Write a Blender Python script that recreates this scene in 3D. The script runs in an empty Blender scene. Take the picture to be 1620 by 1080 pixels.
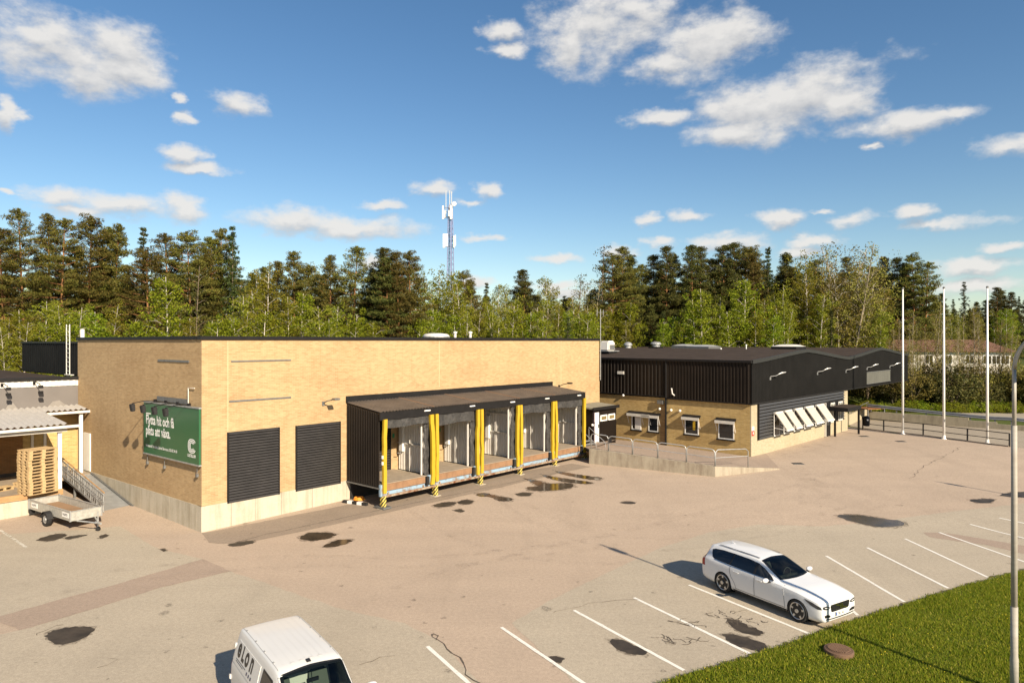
import bpy, bmesh, math, random
import numpy as np
from mathutils import Vector, Matrix
from mathutils.bvhtree import BVHTree
from mathutils.geometry import tessellate_polygon

random.seed(7)
scene = bpy.context.scene
C = scene.collection
R = math.radians

# ------------------------------------------------------------------ camera
F, CX, CY, H = 1080.0, 810.0, 540.0, 8.3        # photo focal length / centre in pixels, camera height in m
cam_d = bpy.data.cameras.new('camera'); cam = bpy.data.objects.new('camera', cam_d); C.objects.link(cam)
cam_d.sensor_width = 36.0; cam_d.lens = 36.0 * F / 1620.0
cam_d.clip_start = 0.1; cam_d.clip_end = 6000.0
cam.location = (0, 0, H); cam.rotation_euler = (R(90), 0, 0)
scene.camera = cam

# ------------------------------------------------------------------ sun and exposure
SUN_EL, SUN_AZ = R(29.5), math.atan2(0.553, -0.833)          # azimuth measured from +Y towards +X
sdir = Vector((math.sin(SUN_AZ)*math.cos(SUN_EL), math.cos(SUN_AZ)*math.cos(SUN_EL), math.sin(SUN_EL)))
sun_d = bpy.data.lights.new('sun', 'SUN'); sun_d.energy = 4.8; sun_d.angle = R(0.55); sun_d.color = (1.0, 0.865, 0.675)
sun = bpy.data.objects.new('sun', sun_d); C.objects.link(sun)
sun.rotation_euler = (-sdir).to_track_quat('-Z', 'Y').to_euler(); sun.location = (30, -40, 60)
vs = scene.view_settings
vs.view_transform = 'Standard'; vs.look = 'None'; vs.gamma = 1.0; vs.exposure = 0.95
try: vs.use_curve_mapping = False
except Exception: pass
cy = scene.cycles
cy.use_denoising = True
cy.max_bounces = 6; cy.diffuse_bounces = 3; cy.glossy_bounces = 3; cy.transmission_bounces = 6; cy.transparent_max_bounces = 8
cy.sample_clamp_indirect = 6.0; cy.caustics_reflective = False; cy.caustics_refractive = False

# ------------------------------------------------------------------ sky with cumulus clouds
world = bpy.data.worlds.new('World'); scene.world = world; world.use_nodes = True
try: world.cycles.sampling_method = 'MANUAL'; world.cycles.sample_map_resolution = 512
except Exception: pass
wt = world.node_tree; wt.nodes.clear()
def wn(t, **k):
    n = wt.nodes.new(t)
    for a, b in k.items(): setattr(n, a, b)
    return n
def wm(op, a, b=None, c=None):
    n = wn('ShaderNodeMath', operation=op)
    for i, x in enumerate((a, b, c)):
        if x is None: continue
        if isinstance(x, (int, float)): n.inputs[i].default_value = x
        else: wt.links.new(x, n.inputs[i])
    return n.outputs[0]
sky = wn('ShaderNodeTexSky', sky_type='NISHITA'); sky.sun_disc = False
sky.sun_elevation = SUN_EL; sky.sun_rotation = SUN_AZ; sky.altitude = 0; sky.air_density = 1.0; sky.dust_density = 0.2; sky.ozone_density = 1.3
tc = wn('ShaderNodeTexCoord')
sep = wn('ShaderNodeSeparateXYZ'); wt.links.new(tc.outputs['Generated'], sep.inputs[0])
dx_, dy_, dz_ = sep.outputs
AZ = wm('ARCTAN2', dx_, dy_)
EL = wm('ARCSINE', dz_)
# noise lives on the flat cloud deck so that clouds shrink towards the horizon
zc = wm('ADD', wm('MAXIMUM', dz_, 0.0), 0.055)
cx_ = wn('ShaderNodeCombineXYZ')
wt.links.new(wm('DIVIDE', dx_, zc), cx_.inputs[0]); wt.links.new(wm('DIVIDE', dy_, zc), cx_.inputs[1])
ae = wn('ShaderNodeCombineXYZ'); wt.links.new(AZ, ae.inputs[0]); wt.links.new(wm('MULTIPLY', EL, 1.7), ae.inputs[1])
def noise(vec, scale, detail, rough=0.55, off=(0,0,0)):
    m = wn('ShaderNodeMapping'); wt.links.new(vec, m.inputs[0]); m.inputs['Location'].default_value = off
    n = wn('ShaderNodeTexNoise'); wt.links.new(m.outputs[0], n.inputs['Vector'])
    n.inputs['Scale'].default_value = scale; n.inputs['Detail'].default_value = detail; n.inputs['Roughness'].default_value = rough
    return n.outputs['Fac']
n1 = noise(ae.outputs[0], 9.0, 5.0, 0.58)
n1s = noise(ae.outputs[0], 9.0, 5.0, 0.58, (0.0, 0.012*1.7, 0))
n2 = noise(ae.outputs[0], 26.0, 5.0, 0.62)
n3 = noise(cx_.outputs[0], 0.9, 4.0, 0.6, (3.1, 1.7, 0))
# seen clouds: centre and radii in photo pixels, turned into directions
CL = [(95,85,155,52),(190,75,90,42),(60,60,110,34),(200,110,80,34),(130,120,70,40),(12,180,22,26),(375,167,46,20),(288,157,14,9),(298,187,24,10),
 (295,244,40,14),(322,267,52,10),(95,313,62,22),(190,325,95,20),(300,330,46,22),(20,305,22,6),(115,334,80,14),
 (470,350,105,25),(560,362,100,22),(600,325,40,9),(690,298,40,14),(772,304,24,16),(742,322,34,8),(760,377,40,7),(590,412,22,12),
 (960,42,115,62),(1010,14,75,30),(900,70,50,40),(802,82,40,12),(800,48,36,16),(1120,72,105,50),(1165,52,50,38),(1050,100,70,24),
 (1260,152,155,46),(1180,165,80,42),(1340,160,75,36),(1165,213,82,24),(1040,185,58,14),(1430,193,112,22),(1500,180,46,12),(1378,230,20,6),(1590,228,80,22),
 (1022,350,22,10),(1088,343,36,13),(1245,345,48,15),(1300,334,28,6),(1350,346,46,15),(1440,340,40,12),(1480,356,80,12),(1150,383,66,18),(1290,380,50,14),(1045,382,32,10),
 (880,408,52,9),(980,400,30,13),(1590,390,46,10),(1538,424,76,16),(1540,450,90,12),(1265,400,40,14),(750,445,32,14),(890,450,70,8),(900,462,50,10),(1400,470,80,10),(1140,430,60,10)]
nwc = wn('ShaderNodeTexNoise'); wt.links.new(ae.outputs[0], nwc.inputs['Vector']); nwc.inputs['Scale'].default_value = 21.0; nwc.inputs['Detail'].default_value = 4.0; nwc.inputs['Roughness'].default_value = 0.6
nws = wn('ShaderNodeSeparateXYZ'); wt.links.new(nwc.outputs['Color'], nws.inputs[0])
WX = wm('MULTIPLY_ADD', nws.outputs[0], 0.060, -0.030); WY = wm('MULTIPLY_ADD', nws.outputs[1], 0.026, -0.013)
def cloud_density(dEL, full):
    """cloud thickness seen dEL radians above the looked-at point"""
    el = wm('ADD', wm('ADD', EL, WY), dEL)
    PE = wn('ShaderNodeCombineXYZ'); wt.links.new(wm('ADD', AZ, WX), PE.inputs[0]); wt.links.new(el, PE.inputs[1])
    field = None
    for (px, py, rx, ry) in CL:
        az0 = math.atan2(px-CX, F); el0 = math.atan2(CY-py, math.hypot(F, px-CX))
        k = math.cos(az0); raz = rx/F*k*k; rel = ry/F*k
        m1 = wn('ShaderNodeVectorMath', operation='MULTIPLY_ADD'); wt.links.new(PE.outputs[0], m1.inputs[0])
        m1.inputs[1].default_value = (1/raz, 1/rel, 0); m1.inputs[2].default_value = (-az0/raz, -el0/rel, 0)
        m2 = wn('ShaderNodeVectorMath', operation='LENGTH'); wt.links.new(m1.outputs[0], m2.inputs[0])
        v = m2.outputs['Value']
        field = v if field is None else wm('SMOOTH_MIN', field, v, 0.12)
    field = wm('MAXIMUM', wm('SUBTRACT', 1.04, field), -1.2)
    # the rest of the sky carries the same broken cumulus
    inview = wm('MULTIPLY', wm('LESS_THAN', wm('ABSOLUTE', AZ), 0.66), wm('LESS_THAN', EL, 0.50))
    free = wm('SUBTRACT', wm('MULTIPLY', wm('SUBTRACT', n3, 0.56), 5.5), wm('MULTIPLY', inview, 4.0))
    field = wm('MAXIMUM', field, free)
    na = n1 if not dEL else n1s
    d = wm('ADD', field, wm('MULTIPLY', wm('SUBTRACT', na, 0.5), 2.2))
    if full: d = wm('ADD', d, wm('MULTIPLY', wm('SUBTRACT', n2, 0.5), 1.1))
    return d
dens = cloud_density(0.0, True)
densU = cloud_density(0.012, False)
mr = wn('ShaderNodeMapRange', interpolation_type='SMOOTHSTEP'); wt.links.new(dens, mr.inputs[0])
mr.inputs[1].default_value = -0.16; mr.inputs[2].default_value = 0.78; mr.inputs[3].default_value = 0.0; mr.inputs[4].default_value = 0.93
above = wm('GREATER_THAN', dz_, -0.002)
alpha = wm('MULTIPLY', mr.outputs[0], above)
shade = wm('ADD', 0.52, wm('ADD', wm('MULTIPLY', wm('SUBTRACT', dens, densU), 0.5), wm('MULTIPLY', wm('SUBTRACT', n2, 0.5), 0.1)))
cr = wn('ShaderNodeValToRGB'); wt.links.new(shade, cr.inputs[0])
cr.color_ramp.elements[0].position = 0.12; cr.color_ramp.elements[0].color = (3.6, 3.75, 4.05, 1)
cr.color_ramp.elements[1].position = 0.72; cr.color_ramp.elements[1].color = (6.9, 6.7, 6.4, 1)
hsv = wn('ShaderNodeHueSaturation'); wt.links.new(sky.outputs[0], hsv.inputs['Color']); hsv.inputs['Saturation'].default_value = 1.22
mixc = wn('ShaderNodeMix', data_type='RGBA'); wt.links.new(alpha, mixc.inputs[0]); wt.links.new(hsv.outputs[0], mixc.inputs[6]); wt.links.new(cr.outputs[0], mixc.inputs[7])
bg = wn('ShaderNodeBackground'); bg.inputs['Strength'].default_value = 0.064; wt.links.new(mixc.outputs[2], bg.inputs[0])
wo = wn('ShaderNodeOutputWorld'); wt.links.new(bg.outputs[0], wo.inputs[0])

# ------------------------------------------------------------------ photo pixel -> place
def hgt(y): return 0.4*min(1.0, max(0.0, (y-30.0)/16.0))     # the yard rises a little towards the back
def at_y(px, py, Y): return Vector(((px-CX)/F*Y, Y, H+(CY-py)/F*Y))
def at_z(px, py, z): return at_y(px, py, F*(H-z)/(py-CY))
def G(px, py, dz=0.0):
    z = 0.0
    for _ in range(30):
        D = F*(H-z)/(py-CY); z = hgt(D)
    return Vector(((px-CX)/F*D, D, z+dz))
class Fr:                                                     # a wall: origin, direction along it, outward normal
    def __init__(s, o, ax, ay): s.o = Vector((o[0], o[1], 0)); s.ax = Vector((ax[0], ax[1], 0)).normalized(); s.ay = Vector((ay[0], ay[1], 0)).normalized()
    def __call__(s, a, b, z): return s.o + s.ax*a + s.ay*b + Vector((0, 0, z))
    def t(s, px, b=0.0):
        k = (px-CX)/F; o = s.o + s.ay*b
        return (k*o.y - o.x)/(s.ax.x - k*s.ax.y)
    def z(s, px, py, b=0.0):
        p = s(s.t(px, b), b, 0); return H + (CY-py)/F*p.y
    def tz(s, px, py, b=0.0): return s.t(px, b), s.z(px, py, b)
ID = Fr((0,0), (1,0), (0,1))

# ------------------------------------------------------------------ mesh helpers
ORG = {}
def org(o): return ORG.get(o.name, Vector((0,0,0))) if o else Vector((0,0,0))
def root(name, label, cat, loc, group=None, rz=0.0):
    o = bpy.data.objects.new(name, None); C.objects.link(o); o.empty_display_size = 0.3
    o.location = loc; o.rotation_euler = (0, 0, rz); o['label'] = label; o['category'] = cat
    if group: o['group'] = group
    ORG[o.name] = Vector(loc)
    return o
def tag(o, label, cat, group=None):
    o['label'] = label; o['category'] = cat
    if group: o['group'] = group
    return o
def struct(o): o['kind'] = 'structure'; return o
def stuff(o): o['kind'] = 'stuff'; return o
def box_uv(me):
    n = len(me.polygons)
    if n == 0: return
    uv = me.uv_layers.new(name='UVMap')
    co = np.empty(len(me.vertices)*3, np.float32); me.vertices.foreach_get('co', co); co = co.reshape(-1, 3)
    nm = np.empty(n*3, np.float32); me.polygons.foreach_get('normal', nm); nm = nm.reshape(-1, 3)
    li = np.empty(len(me.loops), np.int32); me.loops.foreach_get('vertex_index', li)
    lt = np.empty(n, np.int32); me.polygons.foreach_get('loop_total', lt)
    fn = np.repeat(nm, lt, axis=0); p = co[li]
    hz = np.hypot(fn[:,0], fn[:,1]); side = np.abs(fn[:,2]) < 0.8
    tx = np.where(hz > 1e-6, -fn[:,1]/np.maximum(hz,1e-6), 1); ty = np.where(hz > 1e-6, fn[:,0]/np.maximum(hz,1e-6), 0)
    u = np.where(side, p[:,0]*tx+p[:,1]*ty, p[:,0]); v = np.where(side, p[:,2], p[:,1])
    uv.data.foreach_set('uv', np.stack([u, v], 1).astype(np.float32).ravel())
class MB:
    def __init__(s): s.v = []; s.f = []; s.m = []
    def add(s, vs, fs, mi=0):
        k = len(s.v); s.v += [tuple(p) for p in vs]
        for f in fs: s.f.append(tuple(i+k for i in f)); s.m.append(mi)
        return s
    def poly(s, pts, mi=0): return s.add(pts, [tuple(range(len(pts)))], mi)
    def box(s, fr, x0, x1, y0, y1, z0, z1, mi=0):
        if x0 > x1: x0, x1 = x1, x0
        if y0 > y1: y0, y1 = y1, y0
        if z0 > z1: z0, z1 = z1, z0
        vs = [fr(x, y, z) for z in (z0, z1) for x, y in ((x0,y0),(x1,y0),(x1,y1),(x0,y1))]
        return s.hexa(vs, mi)
    def hexa(s, vs, mi=0):                                    # 4 bottom points then 4 top points
        vs = [Vector(p) for p in vs]
        flip = (vs[1]-vs[0]).cross(vs[3]-vs[0]).dot(vs[4]-vs[0]) < 0
        fs = [(3,2,1,0),(4,5,6,7),(0,1,5,4),(1,2,6,5),(2,3,7,6),(3,0,4,7)]
        if flip: fs = [f[::-1] for f in fs]
        return s.add(vs, fs, mi)
    def prism(s, pts, ext, mi=0):
        n = len(pts); ext = Vector(ext); pts = [Vector(p) for p in pts]
        nrm = Vector((0,0,0))
        for i in range(n): nrm += pts[i].cross(pts[(i+1) % n])
        c = sum(pts, Vector())/n
        nrm = Vector((0,0,0))
        for i in range(n): nrm += (pts[i]-c).cross(pts[(i+1) % n]-c)
        fl = nrm.dot(ext) > 0
        a = list(range(n)); b = [i+n for i in a]
        fs = [tuple(a[::-1]) if fl else tuple(a), tuple(b) if fl else tuple(b[::-1])]
        for i in range(n):
            j = (i+1) % n; q = (i, j, j+n, i+n); fs.append(q if fl else q[::-1])
        return s.add(pts+[p+ext for p in pts], fs, mi)
    def tube(s, pts, r, n=8, mi=0, caps=True):
        pts = [Vector(p) for p in pts]; m = len(pts)
        rs = r if isinstance(r, (list, tuple)) else [r]*m
        vs = []; up = None
        for i, p in enumerate(pts):
            d = (pts[min(i+1, m-1)]-pts[max(i-1, 0)])
            d = d.normalized() if d.length > 1e-9 else Vector((0,0,1))
            if up is None:
                up = Vector((0,0,1)) if abs(d.z) < 0.9 else Vector((1,0,0))
            a = d.cross(up); a = a.normalized() if a.length > 1e-6 else d.orthogonal().normalized()
            b = d.cross(a).normalized(); up = -b
            for k in range(n):
                w = 2*math.pi*k/n; vs.append(p+(a*math.cos(w)+b*math.sin(w))*rs[i])
        fs = []
        for i in range(m-1):
            for k in range(n):
                k2 = (k+1) % n; fs.append((i*n+k, i*n+k2, (i+1)*n+k2, (i+1)*n+k)[::-1])
        if caps: fs += [tuple(range(n)), tuple(range((m-1)*n, m*n))[::-1]]
        return s.add(vs, fs, mi)
    def lathe(s, prof, c=(0,0,0), axis='z', n=16, mi=0, caps=True):      # prof: list of (radius, height)
        vs = []; c = Vector(c)
        for (r, h) in prof:
            for k in range(n):
                w = 2*math.pi*k/n; x, y = r*math.cos(w), r*math.sin(w)
                vs.append(c + (Vector((x,y,h)) if axis == 'z' else Vector((x,h,y)) if axis == 'y' else Vector((h,x,y))))
        fs = []
        for i in range(len(prof)-1):
            for k in range(n):
                k2 = (k+1) % n; q = (i*n+k, i*n+k2, (i+1)*n+k2, (i+1)*n+k); fs.append(q if axis != 'y' else q[::-1])
        if caps and prof[0][0] > 1e-6: fs.append(tuple(range(n))[::-1] if axis != 'y' else tuple(range(n)))
        if caps and prof[-1][0] > 1e-6: fs.append(tuple(range((len(prof)-1)*n, len(prof)*n)) if axis != 'y' else tuple(range((len(prof)-1)*n, len(prof)*n))[::-1])
        return s.add(vs, fs, mi)
    def grid(s, rows, mi=0, flip=False):
        n = len(rows[0]); vs = [p for r in rows for p in r]; fs = []
        for i in range(len(rows)-1):
            for k in range(n-1):
                q = (i*n+k, i*n+k+1, (i+1)*n+k+1, (i+1)*n+k); fs.append(q[::-1] if flip else q)
        return s.add(vs, fs, mi)
    def build(s, name, mats, parent=None, smooth=False, bevel=0.0, local=False, origin=None, fix=False):
        if not isinstance(mats, (list, tuple)): mats = [mats]
        o0 = Vector((0,0,0)) if local else (org(parent) if parent else (Vector(origin) if origin is not None else Vector((0,0,0))))
        me = bpy.data.meshes.new(name)
        vs = [(p[0]-o0.x, p[1]-o0.y, p[2]-o0.z) for p in s.v]
        me.from_pydata(vs, [], s.f)
        for m in mats: me.materials.append(m)
        me.polygons.foreach_set('material_index', s.m)
        if fix or bevel > 0:
            bm = bmesh.new(); bm.from_mesh(me)
            if fix:
                bmesh.ops.remove_doubles(bm, verts=bm.verts, dist=1e-4); bmesh.ops.recalc_face_normals(bm, faces=bm.faces)
            if bevel > 0:
                es = [e for e in bm.edges if len(e.link_faces) == 2 and e.calc_face_angle(0) > 0.6]
                bmesh.ops.bevel(bm, geom=es, offset=bevel, segments=2, affect='EDGES', clamp_overlap=True)
            bm.to_mesh(me); bm.free()
        if smooth: me.polygons.foreach_set('use_smooth', [True]*len(me.polygons))
        me.update(); box_uv(me)
        o = bpy.data.objects.new(name, me); C.objects.link(o)
        if parent:
            o.parent = parent; ORG[o.name] = org(parent) if not local else Vector((0,0,0))
        else:
            o.location = o0; ORG[o.name] = o0
        return o
def bx(name, mat, parent, fr, x0, x1, y0, y1, z0, z1, **k): return MB().box(fr, x0, x1, y0, y1, z0, z1).build(name, mat, parent, **k)
def copy_tree(o, parent=None):
    c = o.copy(); C.objects.link(c); c.parent = parent
    for k in list(o.keys()): pass
    for ch in list(o.children): copy_tree(ch, c)
    return c
def smooth_angle(o, a=0.6):
    me = o.data
    me.polygons.foreach_set('use_smooth', [True]*len(me.polygons))
    try: me.set_sharp_from_angle(angle=a)
    except Exception: pass
    return o
def text3d(s, o, xa, ya, size, mat, parent, depth=0.006, bold=0.0, name='lettering', sx=1.0, spacing=1.0, align='LEFT', local=False):
    cu = bpy.data.curves.new('txt', 'FONT'); cu.body = s; cu.size = size; cu.offset = bold; cu.resolution_u = 3; cu.space_character = spacing; cu.align_x = align
    cu.fill_mode = 'FRONT'
    ob = bpy.data.objects.new('txt', cu); C.objects.link(ob)
    bpy.context.view_layer.update()
    dg = bpy.context.evaluated_depsgraph_get(); me0 = bpy.data.meshes.new_from_object(ob.evaluated_get(dg))
    xa = Vector(xa).normalized(); ya = Vector(ya).normalized(); za = xa.cross(ya)
    m = MB(); m.add([Vector(o)+xa*v.co.x*sx+ya*v.co.y+za*depth for v in me0.vertices], [tuple(p.vertices) for p in me0.polygons])
    bpy.data.objects.remove(ob); bpy.data.curves.remove(cu); bpy.data.meshes.remove(me0)
    return m.build(name, mat, parent, local=local)

# ------------------------------------------------------------------ materials
MATS = {}
class NT:
    def __init__(s, name):
        s.mat = bpy.data.materials.new(name); s.mat.use_nodes = True; s.t = s.mat.node_tree; s.b = s.t.nodes['Principled BSDF']; s.l = s.t.links
    def n(s, t, **k):
        n = s.t.nodes.new(t)
        for a, b in k.items(): setattr(n, a, b)
        return n
    def set(s, sock, x):
        if isinstance(x, (int, float)): sock.default_value = x
        elif isinstance(x, (tuple, list)): sock.default_value = tuple(x)+((1,) if len(x) == 3 and len(sock.default_value) == 4 else ())
        else: s.l.new(x, sock)
    def math(s, op, a, b=None, c=None):
        n = s.n('ShaderNodeMath', operation=op)
        for i, x in enumerate((a, b, c)):
            if x is not None: s.set(n.inputs[i], x)
        return n.outputs[0]
    def coord(s, kind='UV', scale=(1,1,1), rot=(0,0,0), loc=(0,0,0)):
        t = s.n('ShaderNodeTexCoord'); m = s.n('ShaderNodeMapping'); s.l.new(t.outputs[kind], m.inputs[0])
        m.inputs['Scale'].default_value = scale; m.inputs['Rotation'].default_value = rot; m.inputs['Location'].default_value = loc
        return m.outputs[0]
    def pos(s, scale=(1,1,1)):
        t = s.n('ShaderNodeNewGeometry'); m = s.n('ShaderNodeMapping'); s.l.new(t.outputs['Position'], m.inputs[0]); m.inputs['Scale'].default_value = scale
        return m.outputs[0]
    def noise(s, vec, scale, detail=4, rough=0.55):
        n = s.n('ShaderNodeTexNoise'); s.l.new(vec, n.inputs['Vector']); n.inputs['Scale'].default_value = scale
        n.inputs['Detail'].default_value = detail; n.inputs['Roughness'].default_value = rough
        return n.outputs['Fac']
    def ramp(s, fac, stops):
        n = s.n('ShaderNodeValToRGB'); s.l.new(fac, n.inputs[0]); e = n.color_ramp.elements
        while len(e) < len(stops): e.new(0.5)
        for i, (p, c) in enumerate(stops): e[i].position = p; e[i].color = tuple(c)+((1,) if len(c) == 3 else ())
        return n.outputs[0]
    def mix(s, fac, a, b, mode='MIX'):
        n = s.n('ShaderNodeMix', data_type='RGBA', blend_type=mode); s.set(n.inputs[0], fac); s.set(n.inputs[6], a); s.set(n.inputs[7], b); return n.outputs[2]
    def bump(s, h, strength=0.3, dist=0.02):
        n = s.n('ShaderNodeBump'); s.l.new(h, n.inputs['Height']); n.inputs['Strength'].default_value = strength; n.inputs['Distance'].default_value = dist
        s.l.new(n.outputs[0], s.b.inputs['Normal'])
    def done(s, color=None, rough=0.6, metal=0.0, spec=0.4):
        if color is not None: s.set(s.b.inputs['Base Color'], color)
        s.set(s.b.inputs['Roughness'], rough); s.set(s.b.inputs['Metallic'], metal); s.set(s.b.inputs['Specular IOR Level'], spec)
        return s.mat
def plain(name, col, rough=0.6, metal=0.0, var=0.12, scale=3.0, spec=0.4, kind='pos'):
    if name in MATS: return MATS[name]
    n = NT(name); v = n.pos() if kind == 'pos' else n.coord('Object')
    f = n.noise(v, scale, 5, 0.6)
    c = n.ramp(f, [(0.25, [max(0, x*(1-var)) for x in col]), (0.75, [x*(1+var) for x in col])])
    MATS[name] = n.done(c, rough, metal, spec); return MATS[name]
def brick_mat(name, c1, c2, mortar, grime=(0.30,0.17,0.06), gr=0.5):
    n = NT(name); uv = n.coord('UV')
    b = n.n('ShaderNodeTexBrick'); n.l.new(uv, b.inputs['Vector'])
    b.inputs['Scale'].default_value = 1.0; b.inputs['Brick Width'].default_value = 0.25; b.inputs['Row Height'].default_value = 0.077
    b.inputs['Mortar Size'].default_value = 0.007; b.inputs['Mortar Smooth'].default_value = 0.3; b.inputs['Bias'].default_value = 0.0
    b.inputs['Color1'].default_value = tuple(c1)+(1,); b.inputs['Color2'].default_value = tuple(c2)+(1,); b.inputs['Mortar'].default_value = tuple(mortar)+(1,)
    big = n.noise(n.coord('UV', (0.22, 0.5, 1)), 1.0, 6, 0.62)
    fac = n.ramp(big, [(0.46, (0,0,0)), (0.72, (1,1,1))])
    c = n.mix(n.math('MULTIPLY', fac, gr), b.outputs['Color'], n.mix(0.45, b.outputs['Color'], grime, 'MULTIPLY'))
    st = n.noise(n.coord('UV', (3.0, 0.12, 1)), 1.0, 4, 0.6)
    c = n.mix(n.ramp(st, [(0.5, (0,0,0)), (0.8, (0.14,0.14,0.14))]), c, grime, 'MULTIPLY')
    fine = n.noise(n.coord('UV', (3.2, 6.5, 1)), 1.0, 3, 0.6)
    c = n.mix(0.15, c, n.ramp(fine, [(0.3, (0.45,0.45,0.45)), (0.7, (1.5,1.5,1.5))]), 'MULTIPLY')
    n.bump(b.outputs['Fac'], -0.5, 0.008)
    return n.done(c, 0.85, 0, 0.25)
def streaky(name, col, dark, sc=(2.2, 0.18), amt=(0.45, 0.75), rough=0.85, blotch=0.7, spec=0.25):
    n = NT(name)
    a = n.noise(n.coord('UV', (sc[0], sc[1], 1)), 1.0, 6, 0.65); b = n.noise(n.coord('UV'), blotch, 6, 0.65); f = n.noise(n.coord('UV'), 14, 4, 0.6)
    x = n.math('ADD', n.math('MULTIPLY', a, 0.6), n.math('MULTIPLY', b, 0.4))
    c = n.ramp(x, [(amt[0], col), (amt[1], dark)])
    c = n.mix(0.2, c, n.ramp(f, [(0.3, (0.6,0.6,0.6)), (0.7, (1.25,1.25,1.25))]), 'MULTIPLY')
    n.bump(f, 0.2, 0.01)
    return n.done(c, rough, 0, spec)
M = {}
M['brick'] = brick_mat('brick_yellow', (0.445,0.303,0.158), (0.365,0.240,0.118), (0.42,0.33,0.205), gr=0.5)
M['brick2'] = brick_mat('brick_ochre', (0.52,0.37,0.15), (0.41,0.275,0.10), (0.47,0.37,0.21), gr=0.7)
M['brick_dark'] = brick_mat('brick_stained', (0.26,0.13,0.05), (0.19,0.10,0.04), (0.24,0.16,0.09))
M['concrete'] = streaky('concrete_plinth', (0.47,0.42,0.33), (0.26,0.22,0.15), amt=(0.46,0.72))
M['concrete_stain'] = streaky('concrete_stained', (0.34,0.295,0.225), (0.15,0.11,0.08), sc=(3.0, 0.5), amt=(0.44,0.72))
M['concrete_wall'] = streaky('concrete_retaining', (0.30,0.26,0.19), (0.14,0.115,0.08), sc=(2.0,0.4))
M['black'] = plain('black_metal', (0.011,0.010,0.010), 0.5, 0.0, 0.3, 3.0, 0.2)
M['black_soft'] = plain('black_rubber', (0.017,0.016,0.016), 0.7, 0, 0.4, 6)
M['slat'] = plain('black_slat', (0.034,0.031,0.029), 0.42, 0.1, 0.2, 2)
M['clad'] = plain('dark_brown_cladding', (0.0125,0.0085,0.006), 0.5, 0.0, 0.35, 0.8, 0.2)
M['clad_end'] = plain('charcoal_cladding', (0.0075,0.007,0.0065), 0.6, 0.0, 0.35, 0.8, 0.12)
M['flash'] = plain('black_flashing', (0.013,0.012,0.012), 0.5, 0.0, 0.25, 3.0, 0.2)
M['roof'] = plain('brown_roof_felt', (0.052,0.039,0.031), 0.9, 0, 0.22, 1.3, 0.08)
M['dockroof'] = plain('grey_brown_roof_sheet', (0.115,0.095,0.08), 0.5, 0.2, 0.3, 1.2)
M['yellow'] = plain('yellow_flap', (0.44,0.285,0.016), 0.5, 0, 0.1, 4)
M['greypanel'] = plain('light_grey_panel', (0.68,0.645,0.59), 0.5, 0, 0.08, 2)
M['steel'] = plain('galvanised_steel', (0.40,0.40,0.39), 0.42, 0.5, 0.25, 6)
M['steel_dark'] = plain('dull_grey_steel', (0.17,0.17,0.165), 0.5, 0.4, 0.25, 5)
M['white'] = plain('white_paint', (0.76,0.74,0.70), 0.45, 0, 0.05, 2)
M['offwhite'] = plain('off_white_metal', (0.62,0.59,0.53), 0.5, 0, 0.1, 3)
M['blue'] = streaky('pale_blue_steel', (0.25,0.36,0.46), (0.20,0.13,0.08), sc=(3,3), amt=(0.50,0.64), rough=0.6)
M['rust'] = streaky('rusty_beam', (0.33,0.27,0.20), (0.16,0.06,0.025), sc=(4,4), amt=(0.44,0.6), rough=0.8)
M['lip'] = streaky('worn_brown_lip', (0.27,0.155,0.085), (0.15,0.085,0.05), sc=(3,1.2))
M['floor'] = plain('dusty_dock_floor', (0.30,0.24,0.175), 0.85, 0, 0.2, 2.5)
M['glass'] = NT('window_glass').done((0.012,0.014,0.016), 0.06, 0, 0.8)
M['grey_render'] = plain('grey_render', (0.155,0.14,0.13), 0.8, 0, 0.10, 0.9, 0.2)
M['wood'] = streaky('raw_pallet_wood', (0.50,0.36,0.19), (0.33,0.21,0.10), sc=(6,6), amt=(0.42,0.68))
M['wood_edge'] = streaky('weathered_timber', (0.40,0.24,0.11), (0.22,0.12,0.06), sc=(1.5,6))
M['red'] = plain('red_enamel', (0.55,0.03,0.02), 0.4)
M['orange'] = plain('orange_hose', (0.75,0.28,0.03), 0.5)
M['green_sign'] = plain('green_sign_vinyl', (0.028,0.115,0.05), 0.28, 0, 0.05, 0.7, 0.5)
M['lattice'] = plain('blue_grey_lattice', (0.20,0.22,0.36), 0.5, 0.3, 0.2, 1)
M['white_mat'] = plain('matt_white_print', (0.80,0.79,0.75), 0.6, 0, 0.03)
# ================================================================== ground, asphalt, markings
def asphalt(name, col, col2, warm):
    n = NT(name); p = n.pos()
    big = n.noise(p, 0.10, 6, 0.62); mid = n.noise(n.pos((0.35, 1.0, 1)), 0.8, 6, 0.6); agg = n.noise(p, 34, 4, 0.75); sp = n.noise(p, 140, 2, 0.5)
    c = n.ramp(n.math('ADD', n.math('MULTIPLY', big, 0.55), n.math('MULTIPLY', mid, 0.45)), [(0.30, col2), (0.62, col)])
    c = n.mix(0.42, c, n.ramp(agg, [(0.32, (0.45,0.45,0.45)), (0.68, (1.5,1.5,1.5))]), 'MULTIPLY')
    c = n.mix(n.ramp(sp, [(0.62, (0,0,0)), (0.75, (0.35,0.35,0.35))]), c, warm)
    # tyre-polished lanes and old tar stains
    tr = n.noise(n.pos((0.55, 0.11, 1)), 0.9, 5, 0.55)
    c = n.mix(n.ramp(tr, [(0.52, (0,0,0)), (0.8, (0.30,0.30,0.30))]), c, [x*0.55 for x in col], 'MIX')
    gr = n.noise(p, 9, 4, 0.7)
    c = n.mix(0.30, c, n.ramp(gr, [(0.30, (0.6,0.6,0.6)), (0.70, (1.4,1.4,1.4))]), 'MULTIPLY')
    n.bump(agg, 0.35, 0.01)
    return n.done(c, 0.9, 0, 0.2)
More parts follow.
